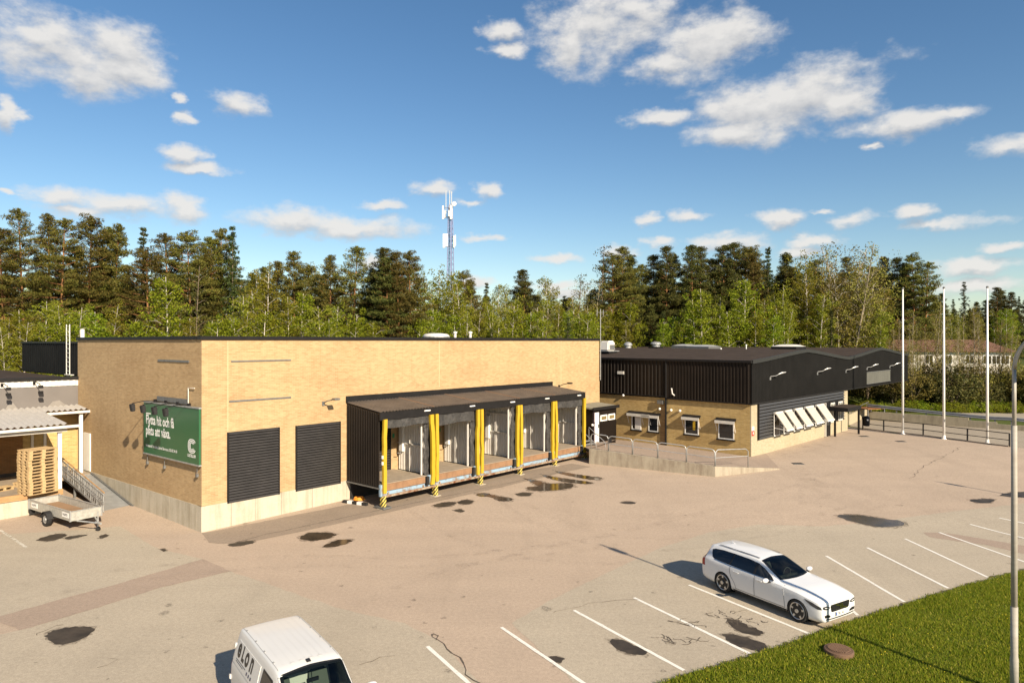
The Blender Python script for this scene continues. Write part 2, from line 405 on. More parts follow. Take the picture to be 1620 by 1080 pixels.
M['asph_red'] = asphalt('asphalt_reddish', (0.420,0.328,0.247), (0.358,0.280,0.212), (0.50,0.42,0.33))
M['asph_grey'] = asphalt('asphalt_pale_grey', (0.402,0.343,0.262), (0.342,0.292,0.224), (0.48,0.43,0.34))
M['asph_dark'] = asphalt('asphalt_patch', (0.28,0.222,0.168), (0.235,0.185,0.14), (0.36,0.28,0.21))
M['asph_strip'] = asphalt('asphalt_strip', (0.340,0.263,0.203), (0.285,0.22,0.170), (0.36,0.27,0.2))
M['road'] = asphalt('asphalt_road', (0.33,0.29,0.225), (0.27,0.24,0.19), (0.42,0.38,0.31))
M['slab'] = asphalt('concrete_yard', (0.33,0.28,0.215), (0.26,0.22,0.17), (0.42,0.37,0.30))
def soil():
    n = NT('meadow_soil'); p = n.pos(); a = n.noise(p, 0.4, 6, 0.6); b = n.noise(p, 9, 4, 0.6)
    c = n.ramp(a, [(0.3, (0.045,0.075,0.014)), (0.55, (0.085,0.10,0.024)), (0.75, (0.16,0.125,0.06))])
    c = n.mix(0.4, c, n.ramp(b, [(0.3, (0.5,0.5,0.5)), (0.7, (1.4,1.4,1.4))]), 'MULTIPLY')
    return n.done(c, 0.95, 0, 0.1)
M['soil'] = soil()
n_ = NT('damp_stain'); f_ = n_.noise(n_.pos(), 2.2, 5, 0.6); g_ = n_.noise(n_.pos(), 50, 3, 0.6)
M['wet'] = n_.done(n_.mix(0.35, n_.ramp(f_, [(0.3, (0.030,0.024,0.018)), (0.7, (0.070,0.055,0.040))]), n_.ramp(g_, [(0.3,(0.5,0.5,0.5)),(0.7,(1.5,1.5,1.5))]), 'MULTIPLY'), 0.55, 0, 0.25)
n_ = NT('puddle_water'); f_ = n_.noise(n_.pos(), 1.6, 4, 0.6)
M['puddle'] = n_.done(n_.ramp(f_, [(0.35, (0.030,0.022,0.014)), (0.7, (0.075,0.052,0.032))]), 0.12, 0, 0.22)
n_ = NT('road_paint'); f_ = n_.noise(n_.pos(), 9, 5, 0.7)
M['paint'] = n_.done(n_.ramp(f_, [(0.30, (0.50,0.46,0.39)), (0.45, (0.72,0.69,0.62))]), 0.7, 0, 0.3)
n_ = NT('worn_road_paint'); f_ = n_.noise(n_.pos(), 5, 5, 0.7)
M['paint_old'] = n_.done(n_.ramp(f_, [(0.42, (0.30,0.255,0.19)), (0.55, (0.56,0.52,0.44))]), 0.8, 0, 0.2)
M['crack'] = plain('tar_crack', (0.10,0.08,0.06), 0.9, 0, 0.3, 8)

def drape(name, pts, mat, dz, rough=0.0, seg=0.0, th=0.0, seed=0):
    """a sheet following the yard, from ground points (x, y)"""
    rnd = random.Random(seed)
    P = [Vector((p[0], p[1])) for p in pts]
    if seg > 0:
        Q = []
        for i in range(len(P)):
            a, b = P[i], P[(i+1) % len(P)]; k = max(1, int((b-a).length/seg)); d = (b-a); nn = Vector((-d.y, d.x)).normalized() if d.length > 0 else Vector((0,0))
            for j in range(k): Q.append(a+d*(j/k)+nn*(rnd.gauss(0, rough) if j or True else 0))
        P = Q
    bm = bmesh.new(); vs = [bm.verts.new((p.x, p.y, 0)) for p in P]; f = bm.faces.new(vs)
    if f.normal.z < 0 or True:
        bm.normal_update()
        if f.normal.z < 0: f.normal_flip()
    bmesh.ops.triangulate(bm, faces=bm.faces[:])
    for yy in (30.0, 46.0):
        bmesh.ops.bisect_plane(bm, geom=bm.verts[:]+bm.edges[:]+bm.faces[:], plane_co=(0, yy, 0), plane_no=(0, 1, 0))
    for v in bm.verts: v.co.z = hgt(v.co.y)+dz
    me = bpy.data.meshes.new(name); bm.to_mesh(me); bm.free(); me.materials.append(mat); me.update(); box_uv(me)
    o = bpy.data.objects.new(name, me); C.objects.link(o)
    return o
def gp(L): return [G(x, y).to_2d() for x, y in L]
# ground to the horizon
gm = MB()
ys = [-60, 30, 46, 120, 400, 3000]
gm.grid([[Vector((x, y, hgt(y)-0.012)) for x in (-3000, -200, 200, 3000)] for y in ys], flip=False)
g = gm.build('ground', M['soil']); struct(g)
yard = drape('asphalt_yard', [(-70,-40),(60,-40),(60,24),(46,51.2),(33.0,58.9),(20,90),(-40,75),(-70,60)], M['asph_red'], 0.0); struct(yard)
# paler, greyer asphalt of later paving
a1 = drape('asphalt_paving', gp([(-500,868),(60,842),(190,832),(250,868),(322,884),(180,925),(0,974),(-500,1050)]), M['asph_grey'], 0.004, 0.03, 0.5, seed=1); struct(a1)
a2 = drape('asphalt_paving', gp([(-500,1085),(30,997),(140,965),(250,930),(365,903),(430,925),(530,960),(640,985),(690,1010),(722,1040),(760,1080),(1000,1500),(-600,1500)]), M['asph_grey'], 0.004, 0.02, 0.4, seed=2); struct(a2)
a3 = drape('parking_area', gp([(810,985),(860,955),(900,935),(975,898),(1050,864),(1120,842),(1200,829),(1300,832),(1400,824),(1433,818),(1530,806),(1620,796),(1900,762),(2300,850),(1700,1100),(1500,1300),(1120,1300),(960,1130),(905,1077)]), M['asph_grey'], 0.004, 0.02, 0.35, seed=3); struct(a3)
a4 = drape('asphalt_strip', gp([(-300,1050),(0,985),(30,997),(140,965),(250,930),(365,903),(320,884),(180,925),(0,974),(-300,1030)]), M['asph_strip'], 0.008, 0.025, 0.3, seed=4); struct(a4)
a5 = drape('asphalt_patch', gp([(1462,842),(1470,849),(1560,862),(1640,880),(1640,866),(1560,853),(1500,843)]), M['asph_strip'], 0.008, 0.03, 0.3, seed=5); struct(a5)
# the darker strip along the dock front, with its kerb line
a6 = drape('dock_apron', [tuple(FMp) for FMp in gp([(319,843),(560,796),(720,762),(905,733),(935,738),(900,745),(760,778),(560,822),(420,852),(372,861),(330,858)])], M['asph_dark'], 0.006, 0.02, 0.4, seed=6); struct(a6)
# white bay lines
LINES = [((676,1022),(775,1110)),((793,992),(960,1105)),((908,965),(1082,1060)),((1003,945),(1208,1044)),((1090,925),(1280,1002)),((1230,888),(1357,973)),
         ((1307,879),(1431,952)),((1372,866),(1500,930)),((1432,852),(1563,913)),((1486,842),(1640,895)),((1535,829),(1680,866)),((1581,819),(1720,848))]
def stripe(a, b, w, mat, name, dz, seed=0):
    a = Vector(a[:2]); b = Vector(b[:2]); d = (b-a).normalized(); nn = Vector((-d.y, d.x))*w/2
    return drape(name, [a-nn, b-nn, b+nn, a+nn], mat, dz, 0.004, 0.25, seed=seed)
for i, (a, b) in enumerate(LINES):
    A_, B_ = G(*a), G(*b); L = (B_-A_).length
    if i == 5: A_ = G(1283, 907.5); B_ = G(1357, 973)
    tag(stripe(A_, B_, 0.11, M['paint'], 'parking_line', 0.010, i),
        ['nearest bay line running off the bottom edge beside the van','bay line with its head on the reddish paving strip','bay line with round damp stain beside it, ending at the grass','bay line between cracked asphalt and damp stain at the grass edge','bay line on the near side of the white estate car','bay line on the far side of the white estate car','first bay line right of the estate car','second bay line right of the estate car','third bay line right of the estate car','bay line crossing the reddish patch','second farthest bay line by the lamp post','farthest short bay line near the lamp post'][i], 'parking line', 'white lines of the parking bays')
for k, (a, b) in enumerate((((0,838),(42,866)), ((-60,800),(0,838)))):
    if k == 0: tag(stripe(G(*a), G(*b), 0.12, M['paint_old'], 'parking_line', 0.010, 40), 'worn old white line at the left edge near the trailer', 'parking line', 'white lines of the parking bays')
# damp stains and puddles
def blob(pts, mat, name, label, dz=0.009, seed=0, cat='puddle'):
    pts = gp(pts)
    P = [Vector(p) for p in pts]; Q = []
    for i in range(len(P)):                                # round the outline
        a, b, c, d = P[i-1], P[i], P[(i+1) % len(P)], P[(i+2) % len(P)]
        for j in range(4):
            t = j/4; Q.append(0.5*((2*b)+(-a+c)*t+(2*a-5*b+4*c-d)*t*t+(-a+3*b-3*c+d)*t**3))
    o = drape(name, Q, mat, dz, 0.032, 0.10, seed=seed); return tag(o, label, cat, 'damp patches on the asphalt')
BL = [([(75,1003),(90,996),(118,991),(146,993),(140,1004),(125,1013),(100,1019),(80,1014)], 'wet', 'dark damp patch with cracked rim at far left foreground'),
 ([(59,853),(85,845),(103,845),(98,851),(75,856)], 'wet', 'larger damp patch in front of the trailer'),
 ([(103,850),(118,847),(137,846),(122,850),(110,853)], 'wet', 'small damp streak next to larger one by the trailer'),
 ([(156,849),(165,845),(171,847),(163,851)], 'wet', 'tiny damp spot under the trailer drawbar end'),
 ([(474,849),(490,843),(515,842),(531,845),(520,851),(495,855),(480,853)], 'puddle', 'oval brown puddle in front of the right roller door'),
 ([(511,864),(530,855),(548,853),(558,855),(545,861),(525,865)], 'puddle', 'narrow puddle close to the oval puddle before the roller door'),
 ([(685,799),(705,794),(722,795),(712,800),(695,802)], 'wet', 'thin damp streak by second dock post'),
 ([(725,794),(737,790),(749,792),(743,797),(730,797)], 'wet', 'round damp spot before the third dock bay'),
 ([(717,807),(727,805),(735,808),(727,810)], 'wet', 'tiny damp spot nearest in front of the docks'),
 ([(753,781),(770,780),(790,785),(810,788),(806,792),(790,792),(775,786),(760,785)], 'puddle', 'branched puddle before the fourth dock bay'),
 ([(816,781),(828,779),(842,780),(836,784),(822,784)], 'wet', 'small oval damp spot right of the branched puddle'),
 ([(828,757),(850,760),(870,765),(900,764),(907,769),(890,774),(860,776),(838,775),(834,770),(850,769),(840,762)], 'puddle', 'largest puddle in front of the fifth dock bay'),
 ([(858,751),(890,756),(920,760),(938,763),(925,765),(895,762),(870,757)], 'puddle', 'long thin puddle behind the largest one'),
 ([(880,745),(905,749),(935,753),(952,755),(945,759),(920,756),(890,750)], 'puddle', 'long thin puddle nearest the metal stair'),
 ([(981,795),(993,793),(1006,795),(998,797)], 'wet', 'lone small damp spot in the middle of the yard'),
 ([(1325,816),(1340,814),(1365,815),(1395,820),(1425,824),(1430,830),(1410,833),(1380,832),(1355,826),(1340,822)], 'puddle', 'long dark puddle on the open yard right of centre'),
 ([(1534,791),(1555,789),(1573,790),(1568,795),(1548,795)], 'wet', 'small damp patch beside pole shadow at right'),
 ([(1582,783),(1600,779),(1640,778),(1640,786),(1605,786)], 'wet', 'ragged damp patch at the right edge'),
 ([(965,1014),(978,1011),(1000,1018),(1020,1028),(1022,1034),(1003,1035),(982,1030)], 'wet', 'oval damp stain touching the third bay line'),
 ([(870,1039),(882,1038),(892,1042),(885,1048),(874,1046)], 'wet', 'small stain on the second bay line'),
 ([(1150,981),(1165,980),(1180,988),(1205,998),(1202,1004),(1185,1003),(1165,996)], 'wet', 'elongated stain between bay lines before the estate car'),
 ([(1141,1004),(1160,1003),(1190,1010),(1212,1020),(1208,1028),(1190,1028),(1165,1020)], 'wet', 'wet corner patch at the end of a bay beside the grass'),
 ([(362,861),(380,857),(398,855),(402,858),(385,862),(368,864)], 'wet', 'greenish damp streak at the apron end by the corner'),
 ([(252,870),(258,868),(263,870),(258,872)], 'wet', 'tiny dark spot in front of warehouse corner')]
def alpha_mat(name, col, lo, hi, amax, scale=6.0, rough=0.8, spec=0.2):
    n = NT(name); f = n.noise(n.pos(), scale, 6, 0.7)
    mp = n.n('ShaderNodeMapRange', interpolation_type='SMOOTHSTEP'); n.l.new(f, mp.inputs[0]); mp.inputs[1].default_value = lo; mp.inputs[2].default_value = hi; mp.inputs[3].default_value = 0.0; mp.inputs[4].default_value = amax
    n.l.new(mp.outputs[0], n.b.inputs['Alpha']); return n.done(col, rough, 0, spec)
M['damp_rim'] = alpha_mat('drying_rim', (0.11,0.085,0.062), 0.32, 0.66, 0.5, 7.0)
M['oil'] = alpha_mat('oil_film', (0.05,0.042,0.035), 0.34, 0.70, 0.42, 12.0, 0.6)
M['tyre_mark'] = alpha_mat('tyre_dust', (0.10,0.08,0.065), 0.44, 0.78, 0.16, 1.6)
M['dust'] = alpha_mat('pale_dust', (0.52,0.45,0.36), 0.45, 0.70, 0.45, 1.1)
M['soil_edge'] = alpha_mat('soil_edge', (0.11,0.085,0.05), 0.36, 0.56, 0.9, 5.0)
for i, (p, m, l) in enumerate(BL):
    o = blob(p, M[m], 'puddle', l, seed=60+i)
    cx0 = sum(q[0] for q in p)/len(p); cy0 = sum(q[1] for q in p)/len(p)
    P2 = [(cx0+(x-cx0)*1.12+(1.5 if x > cx0 else -1.5), cy0+(y-cy0)*1.14+(0.8 if y > cy0 else -0.8)) for x, y in p]
    ri = drape('damp_rim', gp(P2), M['damp_rim'], 0.0075, 0.05, 0.12, seed=160+i); ri.parent = o
# drips of oil and grit, too many to count
rs = random.Random(88); om = MB()
for i in range(170):
    px, py = rs.uniform(0, 1620), 745+rs.random()**1.2*335
    q = G(px, py)
    if q.y > 44 or (px < 940 and py < 870-0.13*px): continue
    r0 = rs.uniform(0.02, 0.09)*(1 if rs.random() < 0.85 else 2.0); n0 = 9; ph = rs.uniform(0, 6)
    om.poly([Vector((q.x+r0*(1+0.35*math.sin(3*w+ph))*math.cos(w), q.y+r0*(1+0.3*math.cos(2*w+ph))*math.sin(w), hgt(q.y)+0.0115)) for w in [6.283*k/n0 for k in range(n0)]])
oo = stuff(om.build('oil_drips', M['oil'])); oo['label'] = 'small dark oil drips scattered over the asphalt'; oo['category'] = 'stains'
def track(pts, w, label, seed, mat='tyre_mark', dz=0.0105):
    P = [G(*p).to_2d() for p in pts]; Q = []
    for i in range(len(P)-1):
        a, b, c, d = P[max(i-1,0)], P[i], P[i+1], P[min(i+2,len(P)-1)]
        for j in range(8): t = j/8; Q.append(0.5*((2*b)+(-a+c)*t+(2*a-5*b+4*c-d)*t*t+(-a+3*b-3*c+d)*t**3))
    Q.append(P[-1]); L, Rr = [], []
    for i, q in enumerate(Q):
        d = (Q[min(i+1,len(Q)-1)]-Q[max(i-1,0)]).normalized(); nn = Vector((-d.y, d.x))*w/2; L.append(q+nn); Rr.append(q-nn)
    m = MB()
    for i in range(len(Q)-1): m.poly([Vector((v.x, v.y, hgt(v.y)+dz)) for v in (Rr[i], Rr[i+1], L[i+1], L[i])])
    return tag(m.build('tyre_mark', M[mat]), label, 'tyre mark', 'faint tyre marks on the yard')
TR = [([(1240,735),(1265,745),(1285,765),(1290,800)], 1.6, 'dark scuffed turning mark at the ramp end'),([(1200,722),(1240,718),(1290,705),(1325,692)], 1.8, 'dark scuff along the pale brick wall'),
 ([(640,800),(720,850),(900,890),(1100,880)], 0.35, 'faint curved tyre mark from the second bay'),([(770,775),(850,830),(1000,870),(1200,850),(1400,800)], 0.35, 'faint curved tyre mark from the fourth bay'),([(790,770),(880,820),(1020,852),(1200,836),(1380,790)], 0.35, 'second faint curved tyre mark from the fourth bay'),
 ([(0,930),(200,900),(450,880),(700,880),(950,850)], 0.4, 'long faint tyre mark across the left yard'),([(0,955),(220,918),(460,896),(720,894),(980,862)], 0.4, 'second long faint tyre mark across the left yard'),([(560,960),(700,905),(900,860),(1150,800),(1350,740)], 0.4, 'faint tyre mark crossing towards the flagpoles')]
for i, (p, w, l) in enumerate(TR): track(p, w, l, i)
# cracks
def crack(pts, w, label, seed=0, name='asphalt_crack', amp=0.07):
    rnd = random.Random(seed); P = [G(*p).to_2d() for p in pts]; Q = []
    for i in range(len(P)-1):
        k = max(2, int((P[i+1]-P[i]).length/0.3))
        for j in range(k):
            Q.append(P[i].lerp(P[i+1], j/k)+Vector((rnd.gauss(0, amp), rnd.gauss(0, amp))))
    Q.append(P[-1]); m = MB()
    for i in range(len(Q)-1):
        d = (Q[i+1]-Q[i]).normalized(); nn = Vector((-d.y, d.x))*w*rnd.uniform(0.15, 0.5)
        m.poly([Vector((q.x, q.y, hgt(q.y)+0.0125)) for q in (Q[i]-nn, Q[i+1]-nn, Q[i+1]+nn, Q[i]+nn)])
    o = m.build(name, M['crack']); return tag(o, label, 'crack', 'cracks in the asphalt')
CR = [([(680,1003),(690,1010),(715,1035),(735,1052),(742,1068),(770,1085)], 0.05, 'long wavy crack beside the nearest bay line'),
 ([(565,1052),(590,1043),(625,1037)], 0.03, 'short crack running right from the van'),
 ([(690,1010),(700,1002),(684,1005)], 0.06, 'small crack loop at the head of the wavy crack'),
 ([(870,970),(893,962),(945,952),(1010,948)], 0.025, 'thin crack by the third bay line head'),
 ([(1058,982),(1075,984),(1092,990)], 0.07, 'broken crack with damp centre on fourth bay line'),
 ([(1441,757),(1460,738),(1495,722),(1520,707)], 0.03, 'faint long crack curving towards the last flagpole'),
 ([(55,1005),(72,993),(100,988)], 0.03, 'crack above the left damp patch'),
 ([(160,1056),(180,1045),(172,1042)], 0.02, 'tiny crack in the left foreground')]
for i, (p, w, l) in enumerate(CR): crack(p, w, l, 200+i)
def crack_cluster(px, py, wx, wy, n, label, seed):
    rnd = random.Random(seed); m = MB(); c = G(px, py)
    for i in range(n):
        p = Vector((c.x+rnd.uniform(-wx, wx), c.y+rnd.uniform(-wy, wy))); a = rnd.uniform(0, 6.28)
        for k in range(rnd.randint(3, 6)):
            a += rnd.gauss(0, 0.75); q = p+Vector((math.cos(a), math.sin(a)))*rnd.uniform(0.05, 0.14); nn = Vector((-(q-p).y, (q-p).x)).normalized()*rnd.uniform(0.004, 0.017)
            m.poly([Vector((v.x, v.y, hgt(v.y)+0.0125)) for v in (p-nn, q-nn*0.8, q+nn*0.8, p+nn)]); p = q
    return stuff(tag(m.build('crack_cluster', M['crack']), label, 'cracks', 'cracks in the asphalt'))
crack_cluster(1078, 1013, 0.6, 0.25, 13, 'network of fine cracks in the bay left of a damp corner', 71)
crack_cluster(1140, 972, 0.55, 0.25, 12, 'network of fine cracks near side of the estate car', 72)
crack_cluster(1185, 982, 0.5, 0.15, 9, 'few cracks above the elongated stain', 73)
crack_cluster(1085, 985, 0.35, 0.12, 7, 'short broken cracks on the fourth bay line', 74)
crack([(372,858),(420,845),(560,815),(700,786),(880,748)], 0.05, 'straight joint between dock apron and yard', 400, amp=0.012)
# manhole covers / gully grates
for i, (px, py, l) in enumerate([(1262,733,'black gully grate near the brick corner'),(1425,698,'dark gully grate before the first flagpole'),(1367,690,'small gully grate beside the entrance canopy post')]):
    c = G(px, py); m = MB(); m.box(Fr(c.to_2d(), (1,0), (0,1)), -0.35, 0.35, -0.3, 0.3, c.z-0.02, c.z+0.012)
    rt = root('gully_grate', l, 'grate', c, 'yard grates'); m.build('frame', M['steel_dark'], rt)
    for k in range(6): bx('bar', M['black'], rt, Fr(c.to_2d(), (1,0), (0,1)), -0.3+k*0.11, -0.25+k*0.11, -0.25, 0.25, c.z+0.005, c.z+0.02)
# ------------------------------------------------------------------ lawn in the near corner
LAWN = [(1040,1085),(1140,1054),(1205,1034),(1255,1017),(1300,1000),(1356,982),(1400,968),(1460,949),(1520,930),(1580,914),(1640,900),(2300,760),(2600,1500),(1000,1500)]
lp = gp(LAWN); lawn = drape('lawn', lp, None, 0.05, 0.03, 0.3, seed=9); struct(lawn)
edge = LAWN[:11]
se = drape('soil_edge', gp([(x, y-4.5) for x, y in edge]+[(x, y+6) for x, y in edge[::-1]]), M['soil_edge'], 0.013, 0.05, 0.15, seed=19); struct(se)
n_ = NT('lawn_turf'); f1 = n_.noise(n_.pos(), 0.8, 5, 0.6); f2 = n_.noise(n_.pos(), 22, 4, 0.7)
M['turf'] = n_.done(n_.mix(0.5, n_.ramp(f1, [(0.3, (0.055,0.080,0.010)), (0.7, (0.115,0.125,0.018))]), n_.ramp(f2, [(0.3,(0.4,0.4,0.4)),(0.7,(1.5,1.5,1.5))]), 'MULTIPLY'), 0.95, 0, 0.1)
lawn.data.materials[0] = M['turf']
def leaf_mat(name, stops, transl=0.3, rough=0.6):
    n = NT(name); g = n.n('ShaderNodeNewGeometry'); oi = n.n('ShaderNodeObjectInfo')
    c = n.ramp(g.outputs['Random Per Island'], stops)
    hs = n.n('ShaderNodeHueSaturation'); n.l.new(c, hs.inputs['Color'])
    n.l.new(n.math('MULTIPLY_ADD', oi.outputs['Random'], 0.05, 0.475), hs.inputs['Hue'])
    n.l.new(n.math('MULTIPLY_ADD', oi.outputs['Random'], 0.5, 0.75), hs.inputs['Value'])
    n.done(hs.outputs[0], rough, 0, 0.15)
    tr = n.n('ShaderNodeBsdfTranslucent'); n.l.new(hs.outputs[0], tr.inputs[0])
    ms = n.n('ShaderNodeMixShader'); ms.inputs[0].default_value = transl
    n.l.new(n.b.outputs[0], ms.inputs[1]); n.l.new(tr.outputs[0], ms.inputs[2]); n.l.new(ms.outputs[0], n.t.nodes['Material Output'].inputs[0])
    return n.mat
M['grass'] = leaf_mat('grass_blades', [(0.0, (0.10,0.145,0.010)), (0.45, (0.19,0.225,0.014)), (0.8, (0.28,0.275,0.022)), (1.0, (0.40,0.33,0.07))], 0.5)
def big_mesh(name, V, nv, mats, smooth=False, extra=None):
    """V: (N, nv, 3) array of separate polygons; extra: (verts, faces, material index) lists appended"""
    N = len(V); me = bpy.data.meshes.new(name)
    ev, ef = extra if extra else ([], [])
    tot = N*nv
    co = np.concatenate([V.reshape(-1, 3), np.array(ev, np.float32).reshape(-1, 3)]) if len(ev) else V.reshape(-1, 3)
    me.vertices.add(len(co)); me.vertices.foreach_set('co', co.astype(np.float32).ravel())
    fl = [len(f) for f in ef]; nl = tot+sum(fl)
    me.loops.add(nl); li = np.concatenate([np.arange(tot), np.array([i+tot for f in ef for i in f], int)]) if ef else np.arange(tot)
    me.loops.foreach_set('vertex_index', li.astype(np.int32))
    me.polygons.add(N+len(ef))
    ls = np.concatenate([np.arange(N)*nv, tot+np.concatenate([[0], np.cumsum(fl)[:-1]])]) if ef else np.arange(N)*nv
    me.polygons.foreach_set('loop_start', ls.astype(np.int32))
    for m in mats: me.materials.append(m)
    if ef: me.polygons.foreach_set('material_index', np.concatenate([np.zeros(N, int), np.ones(len(ef), int)]).astype(np.int32))
    me.update(calc_edges=True); me.validate()
    return me
rng = np.random.default_rng(5)
tris = tessellate_polygon([[Vector((p.x, p.y, 0)) for p in lp]])
xs = np.array([p.x for p in lp]); ysn = np.array([p.y for p in lp])
def inside(px, py, X, Y):
    r = np.zeros(len(px), bool); j = len(X)-1
    for i in range(len(X)):
        c = ((Y[i] > py) != (Y[j] > py)) & (px < (X[j]-X[i])*(py-Y[i])/(Y[j]-Y[i]+1e-12)+X[i]); r ^= c; j = i
    return r
K = 420000
qx = rng.uniform(3, 24, K); qy = rng.uniform(13.5, 27, K)
jx, jy = rng.normal(0, 0.07, K), rng.normal(0, 0.07, K)
qk = inside(qx+jx, qy+jy, xs, ysn) & (qx < 0.80*qy+0.6) & (qx > 0.1*qy)
qx, qy = qx[qk][:130000], qy[qk][:130000]; K = len(qx)
pn = np.sin(qx*1.7+np.sin(qy*1.3)*1.5)*np.cos(qy*2.1+qx*0.6)
ht = rng.uniform(0.04, 0.09, K)*(1+0.35*pn); wd = rng.uniform(0.008, 0.016, K); an = rng.uniform(0, 6.283, K); ln = rng.normal(0, 0.03, (K, 2))
V = np.zeros((K, 3, 3)); cxn, sxn = np.cos(an)*wd, np.sin(an)*wd
V[:,0] = np.stack([qx-cxn, qy-sxn, np.full(K, 0.045)], 1); V[:,1] = np.stack([qx+cxn, qy+sxn, np.full(K, 0.045)], 1); V[:,2] = np.stack([qx+ln[:,0], qy+ln[:,1], 0.05+ht], 1)
go = bpy.data.objects.new('grass', big_mesh('grass', V, 3, [M['grass']])); C.objects.link(go); stuff(go); go['label'] = 'mown green lawn grass in the near right corner'; go['category'] = 'grass'
# dandelions
K = 480; qx = rng.uniform(3, 20, K); qy = rng.uniform(14, 26, K); qk = inside(qx, qy, xs, ysn); qx, qy = qx[qk], qy[qk]; K = len(qx)
V = np.zeros((K, 6, 3)); r = rng.uniform(0.007, 0.012, K)
for k in range(6): V[:,k] = np.stack([qx+r*math.cos(k*1.047), qy+r*math.sin(k*1.047)*0.9, 0.13+r*0.3*math.sin(k*1.047)+0*qx], 1)
fo = bpy.data.objects.new('dandelion_flowers', big_mesh('dandelions', V, 6, [plain('dandelion_yellow', (0.75,0.55,0.02), 0.7)])); C.objects.link(fo); stuff(fo); fo['label'] = 'yellow dandelion heads scattered over the lawn'; fo['category'] = 'flowers'
# well cover standing out of the lawn
c = G(1327, 1036); rt = root('well_cover', 'round rusty well ring with ribbed lid standing in the lawn', 'well cover', c)
M['rustlid'] = streaky('rusty_iron', (0.15,0.090,0.058), (0.085,0.055,0.038), sc=(4,4))
MB().lathe([(0.37,0.0),(0.37,0.16),(0.345,0.175),(0.31,0.175)], c, n=32).build('ring', M['rustlid'], rt, smooth=False)
lid = MB().lathe([(0.31,0.14),(0.31,0.185),(0.0,0.195)], c, n=32).build('lid', M['rustlid'], rt)
rb = MB()
for k in range(-7, 8):
    w = math.sqrt(max(0.0, 0.28**2-(k*0.04)**2))
    if w > 0.05: rb.box(Fr(c.to_2d(), (0.8,0.6), (-0.6,0.8)), -w, w, k*0.04-0.010, k*0.04+0.010, c.z+0.188, c.z+0.205)
rb.build('rib', M['rustlid'], lid)
# ================================================================== the tall brick warehouse
A0 = G(319, 841.5)
TH, PH = R(41.5), R(50.7)
FM = Fr(A0.to_2d(), (math.sin(TH), math.cos(TH)), (math.cos(TH), -math.sin(TH)))      # long face
FL = Fr(A0.to_2d(), (-math.sin(PH), math.cos(PH)), (-math.cos(PH), -math.sin(PH)))    # sign face
LM = FM.t(948.5); LS = FL.t(123); ZT = FM.z(319, 531.5); ZP = FM.z(319, 801)
wh = root('brick_warehouse', 'tall windowless yellow brick warehouse with black roof edge and green sign', 'warehouse', A0)
a, b = FM(0,0,0), FM(LM,0,0); d = FL(LS,0,0); cc = b+(d-a)
wall = MB(); w_ = MB()
foot = [a, b, cc, d]
wall.prism([p+Vector((0,0,ZP)) for p in foot], (0,0,ZT-0.14-ZP)); wall.build('wall', M['brick'], wh)
# concrete plinth cast in panels, proud of the brick by 20 mm
def wall_strip(fr, t0, t1, z0, z1, p0, p1, mat, name, parent, **k): return bx(name, mat, parent, fr, t0, t1, p0, p1, z0, z1, **k)
for p0, p1 in ((319,365.5),(365.5,403.5),(403.5,445),(445,494),(494,548)):
    t0 = FM.t(p0) if p0 > 319 else -0.03; t1 = FM.t(p1)-0.015
    wall_strip(FM, t0, t1, -0.3, ZP-(0.0 if p0 not in (403.5,) else 0.02), -0.4, 0.03+0.004*(int(p0) % 3), M['concrete'], 'plinth_panel', wh)
wall_strip(FM, FM.t(548), LM, -0.3, ZP, -0.4, 0.03, M['concrete'], 'plinth_panel', wh)
sL = [0.0, 3.0, 6.1, 9.2, LS-0.4]
for i in range(4): wall_strip(FL, sL[i]+0.0+(0.41 if i == 0 else 0), sL[i+1]-0.012, -0.3, ZP, -0.4, 0.03, M['concrete'], 'plinth_panel', wh)
wall_strip(FL, -0.03, 0.41, -0.3, ZP, -0.2, 0.028, M['concrete'], 'plinth_panel', wh)
# coping
cp = MB(); off = 0.07
cp.box(FM, -off, LM+off, -0.35, off, ZT-0.16, ZT); cp.box(FL, 0.4, LS+off, -0.35, off, ZT-0.16, ZT)
cp.build('roof_edge', M['flash'], wh)
rf = MB(); rf.poly([p+Vector((0,0,ZT-0.10)) for p in foot]); rf.build('roof', M['roof'], wh)
# recessed steel lintels / slit vents in the brickwork
def slit(fr, x0, x1, y, h, name='slit_vent', mat='steel_dark', b1=0.035):
    t0, t1 = fr.t(x0), fr.t(x1); z = fr.z((x0+x1)/2, y); return bx(name, M[mat], wh, fr, t0, t1, -0.02, b1, z-h/2, z+h/2)
slit(FM, 365.5, 460, 570.4, 0.06); slit(FM, 362.5, 460, 631.5, 0.07); slit(FL, 250.5, 299.5, 570.8, 0.09); slit(FL, 249.5, 298.8, 632.6, 0.22)
M['joint'] = plain('mortar_joint', (0.50,0.38,0.22), 0.9, 0, 0.1)
for px, y0, y1 in ((360.5,537,683),(695,540,612),(887.5,538,615)):
    t = FM.t(px); bx('movement_joint', M['joint'], wh, FM, t-0.02, t+0.02, -0.01, 0.004, FM.z(px, y1), ZT-0.17)
